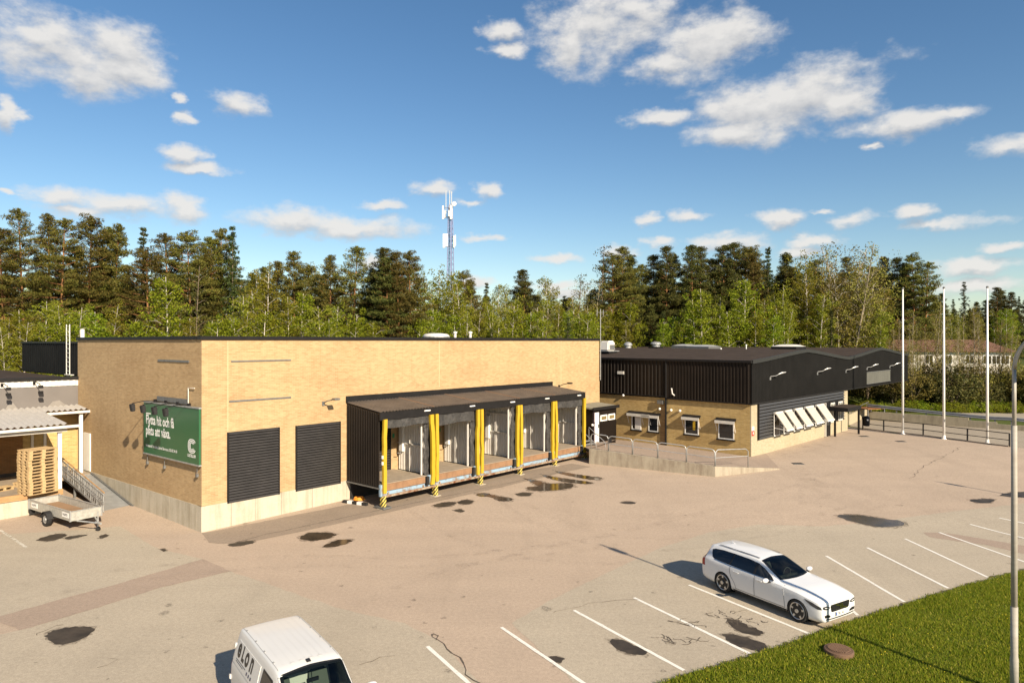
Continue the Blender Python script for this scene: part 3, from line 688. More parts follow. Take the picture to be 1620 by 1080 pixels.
# two black roller shutters built from slats
def shutter(parent, fr, x0, x1, zt, zb, n, b=0.0, label=None):
    o = bx('roller_shutter', M['black'], parent, fr, x0, x1, b-0.06, b+0.012, zb, zt)
    if label: o['label'] = label
    h = (zt-zb)/n; me = None
    for i in range(n):
        z = zb+i*h
        if me is None:
            m = MB(); m.hexa([fr(x0+0.04, b+0.012, z+0.012), fr(x1-0.04, b+0.012, z+0.012), fr(x1-0.04, b+0.075, z+0.02), fr(x0+0.04, b+0.075, z+0.02),
                              fr(x0+0.04, b+0.012, z+h*0.80), fr(x1-0.04, b+0.012, z+h*0.80), fr(x1-0.04, b+0.022, z+h*0.80), fr(x0+0.04, b+0.022, z+h*0.80)])
            s0 = m.build('slat', M['slat'], o); me = s0
        else:
            s = me.copy(); C.objects.link(s); s.parent = o; s.location = (0, 0, i*h)
    bx('guide_rail', M['flash'], o, fr, x0-0.03, x0+0.05, b-0.03, b+0.05, zb, zt); bx('guide_rail', M['flash'], o, fr, x1-0.05, x1+0.03, b-0.03, b+0.05, zb, zt)
    return o
shutter(wh, FM, FM.t(360), FM.t(441), FM.z(400, 679.6), FM.z(400, 788.5)+0.0, 25, 0.01, 'left black roller shutter')
shutter(wh, FM, FM.t(468), FM.t(537.5), FM.z(500, 670), FM.z(500, 771), 25, 0.01, 'right black roller shutter')
# flood lamps on the long face
def wall_lamp(fr, px, py, label, mat='steel_dark', L=0.75, up=0.25, side=0.35, head=(0.32,0.16,0.10), group='wall lamps'):
    t, z = fr.tz(px, py); r = root('wall_lamp', label, 'lamp', fr(t, 0, z), group)
    MB().tube([fr(t,0.0,z), fr(t,L*0.5,z+up*0.6), fr(t+side*0.6,L,z+up)], 0.028, 6).build('arm', M[mat], r)
    MB().box(Fr(fr.o.to_2d(), fr.ax.to_2d(), fr.ay.to_2d()), t-0.07, t+0.07, 0, 0.05, z-0.10, z+0.10).build('wall_plate', M[mat], r)
    MB().box(fr, t+side*0.6-head[0]/2, t+side*0.6+head[0]/2, L-head[1]/2, L+head[1]/2+0.14, z+up-head[2]/2, z+up+head[2]/2).build('head', M[mat], r, bevel=0.02)
    return r
wall_lamp(FM, 511, 638, 'flood lamp on long brick wall between roller shutters and dock roof')
wall_lamp(FM, 884, 611, 'flood lamp on long brick wall beyond the dock roof', 'black')
# thin white pipe by the sign
t, z0 = FL.tz(300, 640); z1 = FL.z(300, 613)
MB().tube([FL(t,0.06,z0-0.3), FL(t,0.06,z1), FL(FL.t(310),0.06,z1+0.0)], 0.022, 6).build('vent_pipe', M['offwhite'], wh)
# narrow white door at the back of the sign face
td = 13.1; bx('door', M['white'], wh, FL, td-0.5, td+0.45, -0.02, 0.05, ZP+0.02, ZP+2.1)
# antenna pole and roof dome on top
p = FM(LM-0.05, 0.12, 0); r = root('antenna_pole', 'thin steel pole with small aerial at end of brick warehouse', 'antenna', p+Vector((0,0,ZT-3.0)))
MB().tube([p+Vector((0,0,ZT-3.2)), p+Vector((0,0,ZT+2.25))], 0.03, 8).build('pole', M['steel'], r)
MB().tube([p+Vector((-0.28,0.1,ZT+2.0)), p+Vector((0.25,-0.1,ZT+2.0))], 0.02, 6).tube([p+Vector((-0.25,0.1,ZT+1.7)), p+Vector((-0.25,0.1,ZT+2.15))],0.02,6).tube([p+Vector((0.2,-0.1,ZT+1.75)), p+Vector((0.2,-0.1,ZT+2.2))],0.02,6).build('aerial', M['steel'], r)
for z in (ZT-2.9, ZT-1.0): MB().box(FM, LM-0.09, LM-0.01, 0, 0.14, z, z+0.06).build('bracket', M['steel'], r)
q = at_y(690, 529, 49); r = root('roof_skylight', 'pale dome skylight peeking over the brick parapet', 'skylight', Vector((q.x, q.y, ZT-0.1)))
MB().lathe([(0.95,0),(0.95,0.30),(0.8,0.40),(0.4,0.45),(0,0.46)], (q.x, q.y, ZT-0.1), n=20).build('dome', M['offwhite'], r, smooth=True); MB().lathe([(1.0,0.0),(1.0,0.26)], (q.x, q.y, ZT-0.12), n=20).build('kerb', M['steel'], r)
for px in (720, 744):
    q = at_y(px, 530, 50); r = root('vent_stub', 'small roof vent stub %s of the skylight dome' % ('just right' if px == 720 else 'farther right'), 'vent', Vector((q.x, q.y, ZT-0.1)))
    MB().lathe([(0.10,0),(0.10,0.45),(0.15,0.46),(0.15,0.58),(0.0,0.62)], (q.x, q.y, ZT-0.1), n=10).build('pipe', M['offwhite'], r)
# ------------------------------------------------------------------ green sign with lamps
s0, s1 = FL.t(227.5, 0.15), FL.t(314.8, 0.15); sb, stp = FL.z(270, 725, 0.15), FL.z(270, 641, 0.15)
sg = root('billboard_sign', 'green billboard with white lettering and emblem on the brick wall', 'sign', FL((s0+s1)/2, 0.1, sb))
bx('board', M['green_sign'], sg, FL, s1, s0, 0.07, 0.15, sb, stp)
for zz in (stp, sb-0.06): bx('frame_rail', M['steel'], sg, FL, s1-0.03, s0+0.03, 0.05, 0.18, zz, zz+0.06)
for k in (0.05, 0.38, 0.95):
    tt = s0+(s1-s0)*k; MB().tube([FL(tt,0.10,sb-0.05), FL(tt,0.10,sb-0.42)], 0.015, 5).box(FL, tt-0.05, tt+0.05, 0.05, 0.15, sb-0.55, sb-0.42).build('hanger', M['steel_dark'], sg)
XA = -FL.ax; YA = Vector((0,0,1)); W_, Hh = s0-s1, stp-sb
def sp(u, v): return FL(s0-u*W_, 0.152, sb+v*Hh)
text3d('Flytta hit och få', sp(0.045, 0.585), XA, YA, 0.76*Hh/3.0, M['white_mat'], sg, bold=0.015, sx=0.76)
text3d('plats att växa.', sp(0.045, 0.375), XA, YA, 0.76*Hh/3.0, M['white_mat'], sg, bold=0.015, sx=0.76)
text3d('Intresserad? Kontakta Gabriel Berntsson, 020-82 54 60', sp(0.045, 0.13), XA, YA, 0.23*Hh/3.0, M['white_mat'], sg, bold=0.003, sx=0.78)
text3d('CASTELLUM', sp(0.812, 0.115), XA, YA, 0.22*Hh/3.0, M['white_mat'], sg, bold=0.006, sx=0.78)
bx('dash', M['white_mat'], sg, FL, s0-0.135*W_, s0-0.05*W_, 0.15, 0.156, sb+0.775*Hh, sb+0.797*Hh)
lg = MB()
for k in range(3):                                            # emblem of nested rounded bands, open to the right
    rw = 0.066-0.0175*k; rh = 0.128-0.028*k; th = 0.0105; cu, cv = 0.885, 0.315+0.0*k
    pts = []
    for j in range(33):
        w = R(28)+(R(360-56))*j/32; pts.append((math.copysign(abs(math.cos(w))**0.75, math.cos(w))*rw, math.copysign(abs(math.sin(w))**0.75, math.sin(w))*rh))
    for j in range(32):
        (x0, y0), (x1, y1) = pts[j], pts[j+1]; f0 = 1-th/rw; f1 = 1-th*1.6/rh
        lg.poly([sp(cu+x0, cv+y0), sp(cu+x1, cv+y1), sp(cu+x1*f0, cv+y1*f1), sp(cu+x0*f0, cv+y0*f1)])
lg.v = [tuple(Vector(v)+FL.ay*0.006) for v in lg.v]; lg.build('emblem', M['white_mat'], sg)
for i, (px, py) in enumerate(((242,634.5),(259,637),(277.5,639.5),(295.5,642))):
    t, z = FL.tz(px, py, 0.15); z = stp+0.10
    r = root('sign_lamp', ['sign lamp farthest from the building corner','second sign lamp counting from the corner-far end','third sign lamp counting from the corner-far end','sign lamp nearest the building corner'][i], 'lamp', FL(t,0,z), 'lamps over the green sign')
    MB().tube([FL(t,0.0,z), FL(t,0.6,z+0.03), FL(t,1.08,z-0.05)], 0.02, 6).build('arm', M['black'], r)
    MB().box(FL, t-0.07, t+0.07, 0, 0.10, z-0.10, z+0.08).build('wall_plate', M['black'], r)
    hd = MB(); hd.hexa([FL(t-0.13,0.98,z-0.40), FL(t+0.13,0.98,z-0.40), FL(t+0.13,1.12,z-0.43), FL(t-0.13,1.12,z-0.43), FL(t-0.13,1.0,z-0.06), FL(t+0.13,1.0,z-0.06), FL(t+0.13,1.18,z-0.09), FL(t-0.13,1.18,z-0.09)]); hd.build('head', M['black_soft'], r, bevel=0.02)

# ================================================================== loading dock
T0 = FM.t(548.5); T1 = FM.t(872.5); DW = (T1-T0)/5
ZB = FM.z(549, 632.5); DF = 2.82; ZF = FM.z(602.5, 652, DF); ZFb = ZF-0.40; ZD = 1.25
dk = root('loading_dock', 'row of five loading bays under a dark corrugated lean-to roof', 'loading dock', FM((T0+T1)/2, 1.4, hgt(40)))
def corrugate(p0, p1, q0, q1, n, h, nrm):                      # sheet p0-p1 (length with ribs) to q0-q1
    nrm = Vector(nrm); rows = [[], []]
    for i in range(n):
        for f, k in ((0.0,0),(0.35,0),(0.5,1),(0.85,1)):
            t = (i+f)/n
            rows[0].append(p0.lerp(p1, t)+nrm*h*k); rows[1].append(q0.lerp(q1, t)+nrm*h*k)
    rows[0].append(p1); rows[1].append(q1)
    return MB().grid(rows)
nr = Vector((0,0,1))
seg = 5
for k in range(seg):
    ta, tb = T0-0.05+(T1-T0+0.10)*k/seg, T0-0.05+(T1-T0+0.10)*(k+1)/seg
    m = corrugate(FM(ta,0.05,ZB-0.12), FM(tb,0.05,ZB-0.12), FM(ta,DF+0.10,ZF+0.0), FM(tb,DF+0.10,ZF+0.0), 17, 0.045, nr)
    m.build('roof_sheet', M['dockroof'], dk)
    if k: MB().box(Fr(FM(0,0,0).to_2d(), FM.ax.to_2d(), FM.ay.to_2d()), 0,0,0,0,0,0) if False else MB().hexa([FM(ta-0.03,0.06,ZB-0.10), FM(ta+0.03,0.06,ZB-0.10), FM(ta+0.03,DF+0.1,ZF+0.045), FM(ta-0.03,DF+0.1,ZF+0.045), FM(ta-0.03,0.06,ZB-0.06), FM(ta+0.03,0.06,ZB-0.06), FM(ta+0.03,DF+0.1,ZF+0.068), FM(ta-0.03,DF+0.1,ZF+0.068)]).build('seam', M['lip'], dk)
bx('wall_flashing', M['flash'], dk, FM, T0-0.06, T1+0.06, 0.0, 0.07, ZB-0.14, ZB+0.20)
bx('fascia', M['flash'], dk, FM, T0-0.06, T1+0.06, DF-0.06, DF+0.05, ZFb, ZF-0.005)
MB().hexa([FM(T0,0.04,ZB-0.20), FM(T1,0.04,ZB-0.20), FM(T1,DF-0.07,ZF-0.09), FM(T0,DF-0.07,ZF-0.09), FM(T0,0.04,ZB-0.15), FM(T1,0.04,ZB-0.15), FM(T1,DF-0.07,ZF-0.04), FM(T0,DF-0.07,ZF-0.04)]).build('roof_deck', M['black_soft'], dk)
# ribbed end cladding and partitions
def side_panel(t, face, mat, name, z0, d0, d1, inset=0.0, n=18, h=0.04):
    m = corrugate(FM(t,d0,z0), FM(t,d1,z0), FM(t,d0,ZB-0.22-inset), FM(t,d1,ZF-0.10-inset), n, h, FM.ax*face); return m.build(name, mat, dk)
side_panel(T0, -1, M['clad'], 'end_cladding', ZD-0.15, 0.04, DF-0.08, n=19)
side_panel(T1, 1, M['clad'], 'end_cladding', ZD-0.15, 0.04, DF-0.08, n=19)
bx('end_sill', M['steel_dark'], dk, FM, T0-0.07, T0+0.03, 0.04, DF, ZD-0.20, ZD-0.14)
for k in range(6):
    t = T0+DW*k
    if k: side_panel(t-0.06 if k < 5 else t-0.08, -1, M['greypanel'], 'partition', ZD+0.02, 0.06, DF-0.42, 0.02, 17, 0.03)
    if k < 5: bx('partition_core', M['black_soft'], dk, FM, t-(0.04 if k else -0.03), t+0.06, 0.05, DF-0.25, ZD-0.05, ZF-0.12)
    if k and k != 2 and k != 4:
        for zz in (ZD+1.45, ZD+2.6): bx('partition_rail', M['greypanel'], dk, FM, t-0.16, t-0.075, 0.1, DF-0.72, zz, zz+0.06)
# steel base frame
bx('base_beam', M['rust'], dk, FM, T0+0.1, T1+0.1, DF+0.03, DF+0.14, 0.64, 0.74)
bx('frame_beam', M['blue'], dk, FM, T0+0.02, T1, DF-0.05, DF+0.025, 0.72, 1.02)
for k in range(6):
    t = T0+0.12+DW*k-(0.15 if k == 5 else 0)
    g = hgt(FM(t,DF,0).y)
    bx('frame_column', M['blue'], dk, FM, t-0.16, t+0.16, DF-0.08, DF+0.05, 0.70, ZD+0.02)
    m = bx('striped_post', None, dk, FM, t-0.11, t+0.11, DF-0.05, DF+0.15, g-0.05, 0.70)
    m.data.materials[0] = M.get('hazard') or M.setdefault('hazard', (lambda n: n.done(n.ramp((lambda w: (n.l.new(n.coord('UV', (1,1,1), (0,0,R(45))), w.inputs['Vector']), w.inputs['Scale'].__setattr__('default_value', 2.2), w.outputs['Color'])[2])(n.n('ShaderNodeTexWave')), [(0.48, (0.03,0.028,0.02)), (0.52, (0.62,0.47,0.10))]), 0.6))(NT('hazard_stripes')))
    bx('foot_plate', M['concrete'], dk, FM, t-0.22, t+0.22, DF-0.16, DF+0.26, g-0.02, g+0.03)
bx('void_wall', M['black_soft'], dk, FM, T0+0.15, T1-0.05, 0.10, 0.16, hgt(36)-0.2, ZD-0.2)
bx('floor_slab', M['concrete'], dk, FM, T0+0.03, T1-0.02, 0.04, DF-0.9, ZD-0.20, ZD-0.03)
bx('hose_tray', M['steel_dark'], dk, FM, T0-0.1, T0+0.4, DF-0.4, DF+0.35, hgt(34)+0.02, hgt(34)+0.10)
for k in range(6):                                             # white marker lamps on the fascia
    px = (677.5,748.5,812,866.5,917)[k-1] if k else None
    if px is None: continue
    t = FM.t(px, DF+0.05); bx('marker_lamp', M['white'], dk, FM, t-0.28, t+0.12, DF+0.05, DF+0.09, ZF-0.16, ZF-0.10)
# ------------------------------------------------------------------ five bays
n_ = NT('black_curtain'); f_ = n_.noise(n_.pos(), 5, 5, 0.6)
n_.bump(f_, 0.8, 0.06); M['curtain'] = n_.done(n_.ramp(f_, [(0.3, (0.022,0.021,0.02)), (0.75, (0.062,0.057,0.052))]), 0.55, 0, 0.4)
nth = ['first (nearest)', 'second', 'third', 'fourth', 'fifth (farthest)']
for k in range(5):
    t0 = T0+DW*k; t1 = t0+DW; rnd = random.Random(30+k)
    # doors in the brick behind
    dr = shutter(wh, FM, t0+0.9, t1-0.62, ZD+3.0, ZD+0.0, 22, 0.02)
    bx('safety_sign', plain('green_marker', (0.03,0.25,0.12), 0.5), wh, FM, t1-0.45, t1-0.32, 0.0, 0.03, ZD+1.75, ZD+1.98)
    lv = root('dock_leveller', '%s dock leveller platform with brown front lip and black buffers' % nth[k], 'dock leveller', FM((t0+t1)/2, 1.5, ZD-0.2), 'dock levellers')
    bx('platform', M['floor'], lv, FM, t0+0.10, t1-0.42, 0.06, DF+0.02, ZD-0.02, ZD+0.05)
    bx('front_lip', M['lip'], lv, FM, t0+0.22, t1-0.62, DF+0.02, DF+0.10, ZD-0.30, ZD+0.02)
    for tt in (t1-0.60,): bx('buffer', M['black_soft'], lv, FM, tt, tt+0.20, DF+0.04, DF+0.22, ZD-0.42, ZD+0.03, bevel=0.02)
    for tt in (t0+0.40, t1-0.75): bx('lip_support', M['rust'], lv, FM, tt, tt+0.07, DF+0.03, DF+0.09, ZD-0.55, ZD-0.40)
    bx('corner_plate', M['blue'], lv, FM, t1-0.40, t1-0.06, DF-0.05, DF+0.03, ZD-0.45, ZD+0.05)
    sh = root('dock_shelter', '%s dock shelter of black curtains edged with yellow flaps' % nth[k], 'dock shelter', FM((t0+t1)/2, DF, ZD-0.3), 'dock shelters')
    # yellow flaps, slightly bowed
    def flap(tc, w, zb, bow, nm='yellow_flap'):
        rows = []
        for j in range(9):
            z = zb+(ZFb+0.05-zb)*j/8; dx = bow*math.sin(j/8*math.pi*1.3)+rnd.gauss(0, 0.012)
            rows.append([FM(tc-w/2+dx,DF+0.02,z), FM(tc-w/2+dx,DF+0.16,z), FM(tc+w/2+dx,DF+0.18,z), FM(tc+w/2+dx,DF+0.03,z)])
        MB().grid(rows, flip=True).add([], []).build(nm, M['yellow'], sh, fix=False)
    flap(t0+0.17, 0.18, ZD-0.40+0.06*(k % 2), 0.02*(k-1) if k != 1 else 0.03)
    flap(t1-0.14, 0.18 if k else 0.22, ZD-0.45, -0.03 if k != 0 else 0.06)
    bx('flap_foot', M['steel'], sh, FM, t0+0.08, t0+0.28, DF+0.03, DF+0.12, ZD-0.62, ZD-0.38)
    # crumpled side curtain on the right
    rows = []
    for j in range(15):
        z = ZD-0.50+(ZFb+0.30-ZD+0.2)*j/14
        rows.append([FM(t1-0.50+rnd.gauss(0,0.015)+c_*0.07, DF-0.12+(0.10 if c_ % 2 else -0.02)+rnd.gauss(0,0.025), z) for c_ in range(5)])
    MB().grid(rows).build('side_curtain', M['curtain'], sh, smooth=True)
    bx('edge_post', M['greypanel'], sh, FM, t1-0.56, t1-0.50, DF-0.36, DF-0.28, ZD, ZFb+0.2)
    bx('strip_light', M['white'], sh, FM, t1-0.26, t1-0.12, 0.35, 0.62, ZD+1.05, ZD+2.45)
    MB().tube([FM(t1-0.19,0.5,ZD+1.05), FM(t1-0.3,0.5,ZD+0.95), FM(t1-0.5,0.5,ZD+0.98)], 0.02, 5).build('lamp_bracket', M['steel'], sh)
    if k != 2:                                                # header curtain, sagging
        rows = []; drop = (0.44, 0.60, 0, 0.58, 0.50)[k]
        for j in range(5):
            f = j/4; rows.append([FM(t0+0.28+(DW-0.60)*c_/12, DF-0.02+0.07*f+0.03*math.sin(c_*1.3+k)+rnd.gauss(0,0.008), ZFb+0.04-drop*f*(1+0.07*math.sin(c_*0.5+k))) for c_ in range(13)])
        MB().grid(rows, flip=True).build('header_curtain', M['curtain'], sh, smooth=True)
    else:
        for zz in (ZD+2.25,): bx('header_tube', M['black_soft'], sh, FM, t0+0.3, t1-0.3, DF-0.3, DF-0.2, ZFb-0.02, ZFb+0.1)
# small switches at the first flap
for z in (ZD+1.0, ZD+1.3): bx('switch', M['white'], dk, FM, T0+0.02, T0+0.10, DF+0.04, DF+0.14, z, z+0.16)
# orange hose and striped block at the foot of the dock
hc = G(568, 791); hs = root('hose_coil', 'orange hose coil lying on ground at near end of dock', 'hose', hc)
for k in range(3):
    MB().tube([hc+Vector((0.28*math.cos(w*0.5236)*(1-0.1*k), 0.2*math.sin(w*0.5236)*(1-0.1*k), 0.05+0.05*k)) for w in range(13)], 0.03, 6).build('coil', M['orange'], hs)
hb = G(562, 797); wst = root('wheel_stop', 'short black and white wheel stop lying by the dock', 'wheel stop', hb)
fb = Fr(hb.to_2d(), (0.9,-0.43), (0.43,0.9))
for k in range(5): bx('segment', M['white'] if k % 2 else M['black_soft'], wst, fb, -0.75+k*0.30, -0.46+k*0.30, -0.08, 0.08, hb.z, hb.z+0.14)
# ------------------------------------------------------------------ metal stair at the far end
st = root('metal_stair', 'short grey metal stair with handrails at the far end of the dock', 'stair', FM(T1+0.7, 2.4, hgt(46)))
g = hgt(46); fs = FM
for k in range(5):
    z = g+0.17+k*0.17; bx('tread', M['steel'], st, FM, T1+0.10, T1+1.15, 3.55-k*0.24, 3.55-k*0.24+0.26, z, z+0.04)
for tt in (T1+0.06, T1+1.15):
    MB().hexa([FM(tt,3.90,g), FM(tt+0.05,3.90,g), FM(tt+0.05,2.35,g+0.95), FM(tt,2.35,g+0.95), FM(tt,3.90,g+0.18), FM(tt+0.05,3.90,g+0.18), FM(tt+0.05,2.35,g+1.13), FM(tt,2.35,g+1.13)]).build('stringer', M['steel_dark'], st)
    MB().tube([FM(tt,3.75,g+0.15), FM(tt,3.75,g+1.0), FM(tt,3.62,g+1.12), FM(tt,2.4,g+1.95), FM(tt,2.4,g+1.0)], 0.022, 6).build('handrail', M['steel'], st)
bx('landing', M['steel'], st, FM, T1+0.08, T1+1.2, 1.5, 2.45, g+0.98, g+1.03)
# ================================================================== the low office building with black upper storey
B0 = at_z(1188, 722, 0.45)
inner = at_y(950, 600, 1.195*B0.y)
FW = Fr(B0.to_2d(), (inner-B0).to_2d(), (0,1)); FW.ay = Vector((-FW.ax.y, FW.ax.x, 0));
if FW.ay.y > 0: FW.ay = -FW.ay                                   # window face, looking at the camera
FE = Fr(B0.to_2d(), (math.sin(R(43.6)), math.cos(R(43.6))), (math.cos(R(43.6)), -math.sin(R(43.6))))   # louvre face
LWf = 17.0; LE = FE.t(1340.5)
ZE = FW.z(1188, 570.6); ZK = (FW.z(1188, 640.0)+FE.z(1340, 614.5))/2; ZG = 0.1
DEP = 40.0; SPAN = LE
ob = root('office_building', 'low ochre brick building with black cladding above and undulating dark roof', 'building', B0)
P_ = FW(0,0,0)
def RB(a, b, z): return P_ + FE.ax*a + FW.ax*b + Vector((0,0,z))      # a along louvre face, b along window face
m = MB(); m.prism([RB(0,0,ZG), RB(LE,0,ZG), RB(LE,DEP,ZG), RB(0,DEP,ZG)], (0,0,ZK-ZG)); m.build('wall', M['brick2'], ob)
# louvre side reads paler in the sun: sunlit tone put into the brick colour
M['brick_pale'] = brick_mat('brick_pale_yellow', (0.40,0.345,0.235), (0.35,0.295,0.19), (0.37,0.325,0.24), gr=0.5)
bx('sunlit_tone_face', M['brick_pale'], ob, FE, 0.0, LE+0.01, -0.05, 0.02, ZG, ZK)
# upper storey: double gable roof running back from the louvre face
ZR = (FE.z(1274.7, 553)); ZV = FE.z(1343, 565); ZR2 = FE.z(1392, 550.5); 
prof = []
def rz(a):                                                        # soft undulating roof line
    f = (a % SPAN)/SPAN; base = ZE if a < SPAN*0.5 else ZV
    tri = 1-abs(2*f-1); return base + (ZR-base)*(0.72*tri+0.28*(0.5-0.5*math.cos(2*math.pi*f)))
NP = 64; AA = [2*SPAN*i/NP for i in range(NP+1)]
# ribbed cladding: window face
def clad_face(fn, L, z0, z1f, n, h, nrm, mat, name):
    rows = [[], []]
    for i in range(n):
        for f, k in ((0.0,0),(0.40,0),(0.5,1),(0.9,1)):
            a = L*(i+f)/n; rows[0].append(fn(a, z0)+nrm*h*k); rows[1].append(fn(a, z1f(a))+nrm*h*k)
    rows[0].append(fn(L, z0)); rows[1].append(fn(L, z1f(L)))
    return MB().grid(rows).build(name, mat, ob)
tp = FW.t(1054.5)
clad_face(lambda a, z: FW(a, 0.05, z), tp-0.05, ZK, lambda a: ZE-0.02, 26, 0.05, FW.ay, M['clad'], 'cladding')
clad_face(lambda a, z: FW(tp+0.05+a, 0.05, z), LWf-tp-0.05, ZK+0.14, lambda a: ZE-0.02, 32, 0.05, FW.ay, M['clad'], 'cladding')
clad_face(lambda a, z: FE(a, 0.05, z), 2*SPAN, ZK, lambda a: rz(a)-0.02, 170, 0.035, FE.ay, M['clad_end'], 'cladding')
bx('cladding_drip', M['flash'], ob, FW, -0.06, tp, 0.0, 0.14, ZK-0.06, ZK+0.03); bx('cladding_drip', M['flash'], ob, FW, tp, LWf, 0.0, 0.14, ZK+0.08, ZK+0.16)
bx('cladding_drip', M['flash'], ob, FE, -0.06, 2*SPAN, 0.0, 0.13, ZK-0.06, ZK+0.03)
MB().prism([RB(0.02,0.02,ZK), RB(2*SPAN,0.02,ZK), RB(2*SPAN,DEP,ZK), RB(0.02,DEP,ZK)], (0,0,ZE-0.15-ZK)).build('upper_storey', M['clad_end'], ob)
# roof sheet + verge trim
rows = [[RB(a, -0.12, rz(a)+0.02) for a in AA], [RB(a, DEP, rz(a)+0.02) for a in AA]]
MB().grid(rows).build('roof', M['roof'], ob, smooth=True)
vt = MB()
for i in range(NP):
    a, b_ = AA[i], AA[i+1]
    vt.hexa([FE(a,0.03,rz(a)-0.20), FE(b_,0.03,rz(b_)-0.20), FE(b_,0.16,rz(b_)-0.20), FE(a,0.16,rz(a)-0.20), FE(a,0.03,rz(a)+0.05), FE(b_,0.03,rz(b_)+0.05), FE(b_,0.16,rz(b_)+0.05), FE(a,0.16,rz(a)+0.05)])
vt.build('verge_trim', plain('dark_grey_trim', (0.022,0.022,0.021), 0.5, 0.0), ob)
MB().box(FW, -0.1, LWf, 0.02, 0.20, ZE-0.14, ZE+0.02).build('eave_trim', M['flash'], ob)
# back face of the overhanging half and hidden columns that carry it
for a, b_ in ((0.62*SPAN+SPAN, 14), (SPAN*1.95, 14), (SPAN*1.3, 24), (SPAN*1.95, 30)):
    q = RB(a, b_, 0); MB().box(Fr(q.to_2d(), FE.ax.to_2d(), FE.ay.to_2d()), -0.15, 0.15, -0.15, 0.15, 0.3, ZK).build('column', M['black'], ob)
MB().tube([FW(tp,0.10,0.45), FW(tp,0.10,ZE-0.1)], 0.07, 8).build('downpipe', M['black'], ob)
bx('dark_brick_strip', brick_mat('brick_darker', (0.34,0.215,0.09), (0.27,0.16,0.06), (0.30,0.21,0.12)), ob, FW, tp+0.12, tp+0.55, -0.02, 0.012, 0.3, ZK-0.35)  # narrow strip of darker brick beside the downpipe
# windows of the window face
def window(fr, x0, x1, y0, y1, awn=True, kind=0, aw=(0.12,0.12), nm='window'):
    t0, t1 = sorted((fr.t(x0), fr.t(x1))); z0, z1 = fr.z((x0+x1)/2, y1), fr.z((x0+x1)/2, y0)
    w = bx(nm, M['black_soft'], ob, fr, t0, t1, -0.12, 0.004, z0, z1)
    fr_m = MB()
    for (a, b, c, d) in ((t0,t0+0.07,z0,z1),(t1-0.07,t1,z0,z1),(t0,t1,z0,z0+0.07),(t0,t1,z1-0.07,z1)): fr_m.box(fr, a, b, 0.0, 0.035 if c != z0 or d != z1 else 0.033, c, d)
    fr_m.build('frame', M['white'], w)
    bx('pane', M['glass'], w, fr, t0+0.07, t1-0.07, 0.004, 0.012, z0+0.07, z1-0.07)
    bx('sill', M['flash'], w, fr, t0-0.10, t1+0.10, 0.0, 0.14, z0-0.09, z0-0.01)
    if kind == 1: bx('curtain', M['yellow'], w, fr, t0+(t1-t0)*0.25, t0+(t1-t0)*0.42, 0.012, 0.016, z0+0.35, z1-0.08)
    if kind == 2: bx('blind_panel', M['greypanel'], w, fr, t0+0.02, t0+(t1-t0)*0.62, 0.035, 0.05, z0+0.05, z1-0.05)
    if awn:
        aL, aR = t0-aw[0], t1+aw[1]
        MB().hexa([fr(aL,0.0,z1+0.10), fr(aR,0.0,z1+0.10), fr(aR,0.26,z1-0.06), fr(aL,0.26,z1-0.06), fr(aL,0.0,z1+0.22), fr(aR,0.0,z1+0.22), fr(aR,0.26,z1+0.06), fr(aL,0.26,z1+0.06)]).build('awning', M['flash'], w)
        bx('awning_front', M['offwhite'], w, fr, aL, aR, 0.26, 0.29, z1-0.16, z1+0.05)
        for tt in (aL+0.03, aR-0.05): MB().tube([fr(tt,0.02,z1-0.75), fr(tt,0.25,z1-0.1)], 0.015, 5).build('awning_arm', M['white'], w)
    return w
window(FW, 999.5, 1014.5, 654.5, 679.5, True, 2, (0.9,0.3))
window(FW, 1026, 1041.5, 657.5, 682.5, True, 0, (0.2,0.5))
window(FW, 1083.5, 1105.5, 660.5, 687, True, 1, (0.15,0.15))
window(FW, 1136.5, 1161.5, 666, 694.5, True, 0, (0.15,0.15))
def wbox(x0, x1, y0, y1, d, mat, name, fr=FW):
    t0, t1 = sorted((fr.t(x0), fr.t(x1))); z0, z1 = fr.z((x0+x1)/2, y1), fr.z((x0+x1)/2, y0); return bx(name, mat, ob, fr, t0, t1, 0.0, d, z0, z1)
wbox(1041.5, 1050.5, 632.8, 638.6, 0.20, M['steel_dark'], 'vent_box')
wbox(978.5, 988.5, 587, 591.5, 0.16, M['offwhite'], 'vent_grille')
for px, py in ((1045,646.5),(1063,648.5),(1077,649.5),(987.5,625)):
    t, z = FW.tz(px, py); MB().lathe([(0.0,-0.09),(0.08,-0.06),(0.10,0.02),(0.06,0.09),(0,0.10)], FW(t,0.12,z), n=10).box(FW, t-0.04, t+0.04, 0, 0.12, z-0.03, z+0.03).build('security_camera', M['white'], ob)
t, z = FW.tz(1067.5, 621)
MB().tube([FW(t,0.05,z-0.2), FW(t,0.35,z-0.05), FW(t,0.45,z+0.35)], 0.05, 6).build('flood_light', M['white'], ob)
# hydrant sign on the corner
t0, t1 = FE.t(1188.6), FE.t(1192.2)
zs = [FE.z(1190, y) for y in (689, 681.5, 674.5)]
hy = root('hydrant_sign', 'small red and grey fire sign on the brick corner', 'sign', FE((t0+t1)/2, 0.03, zs[0]))
bx('red_plate', M['red'], hy, FE, t0, t1, 0.02, 0.05, zs[0], zs[1]); bx('grey_plate', M['greypanel'], hy, FE, t0, t1, 0.02, 0.05, zs[1]+0.02, zs[2]); bx('mark', M['white'], hy, FE, t0+(t1-t0)*0.38, t0+(t1-t0)*0.62, 0.05, 0.055, zs[0]+0.08, zs[1]-0.06)
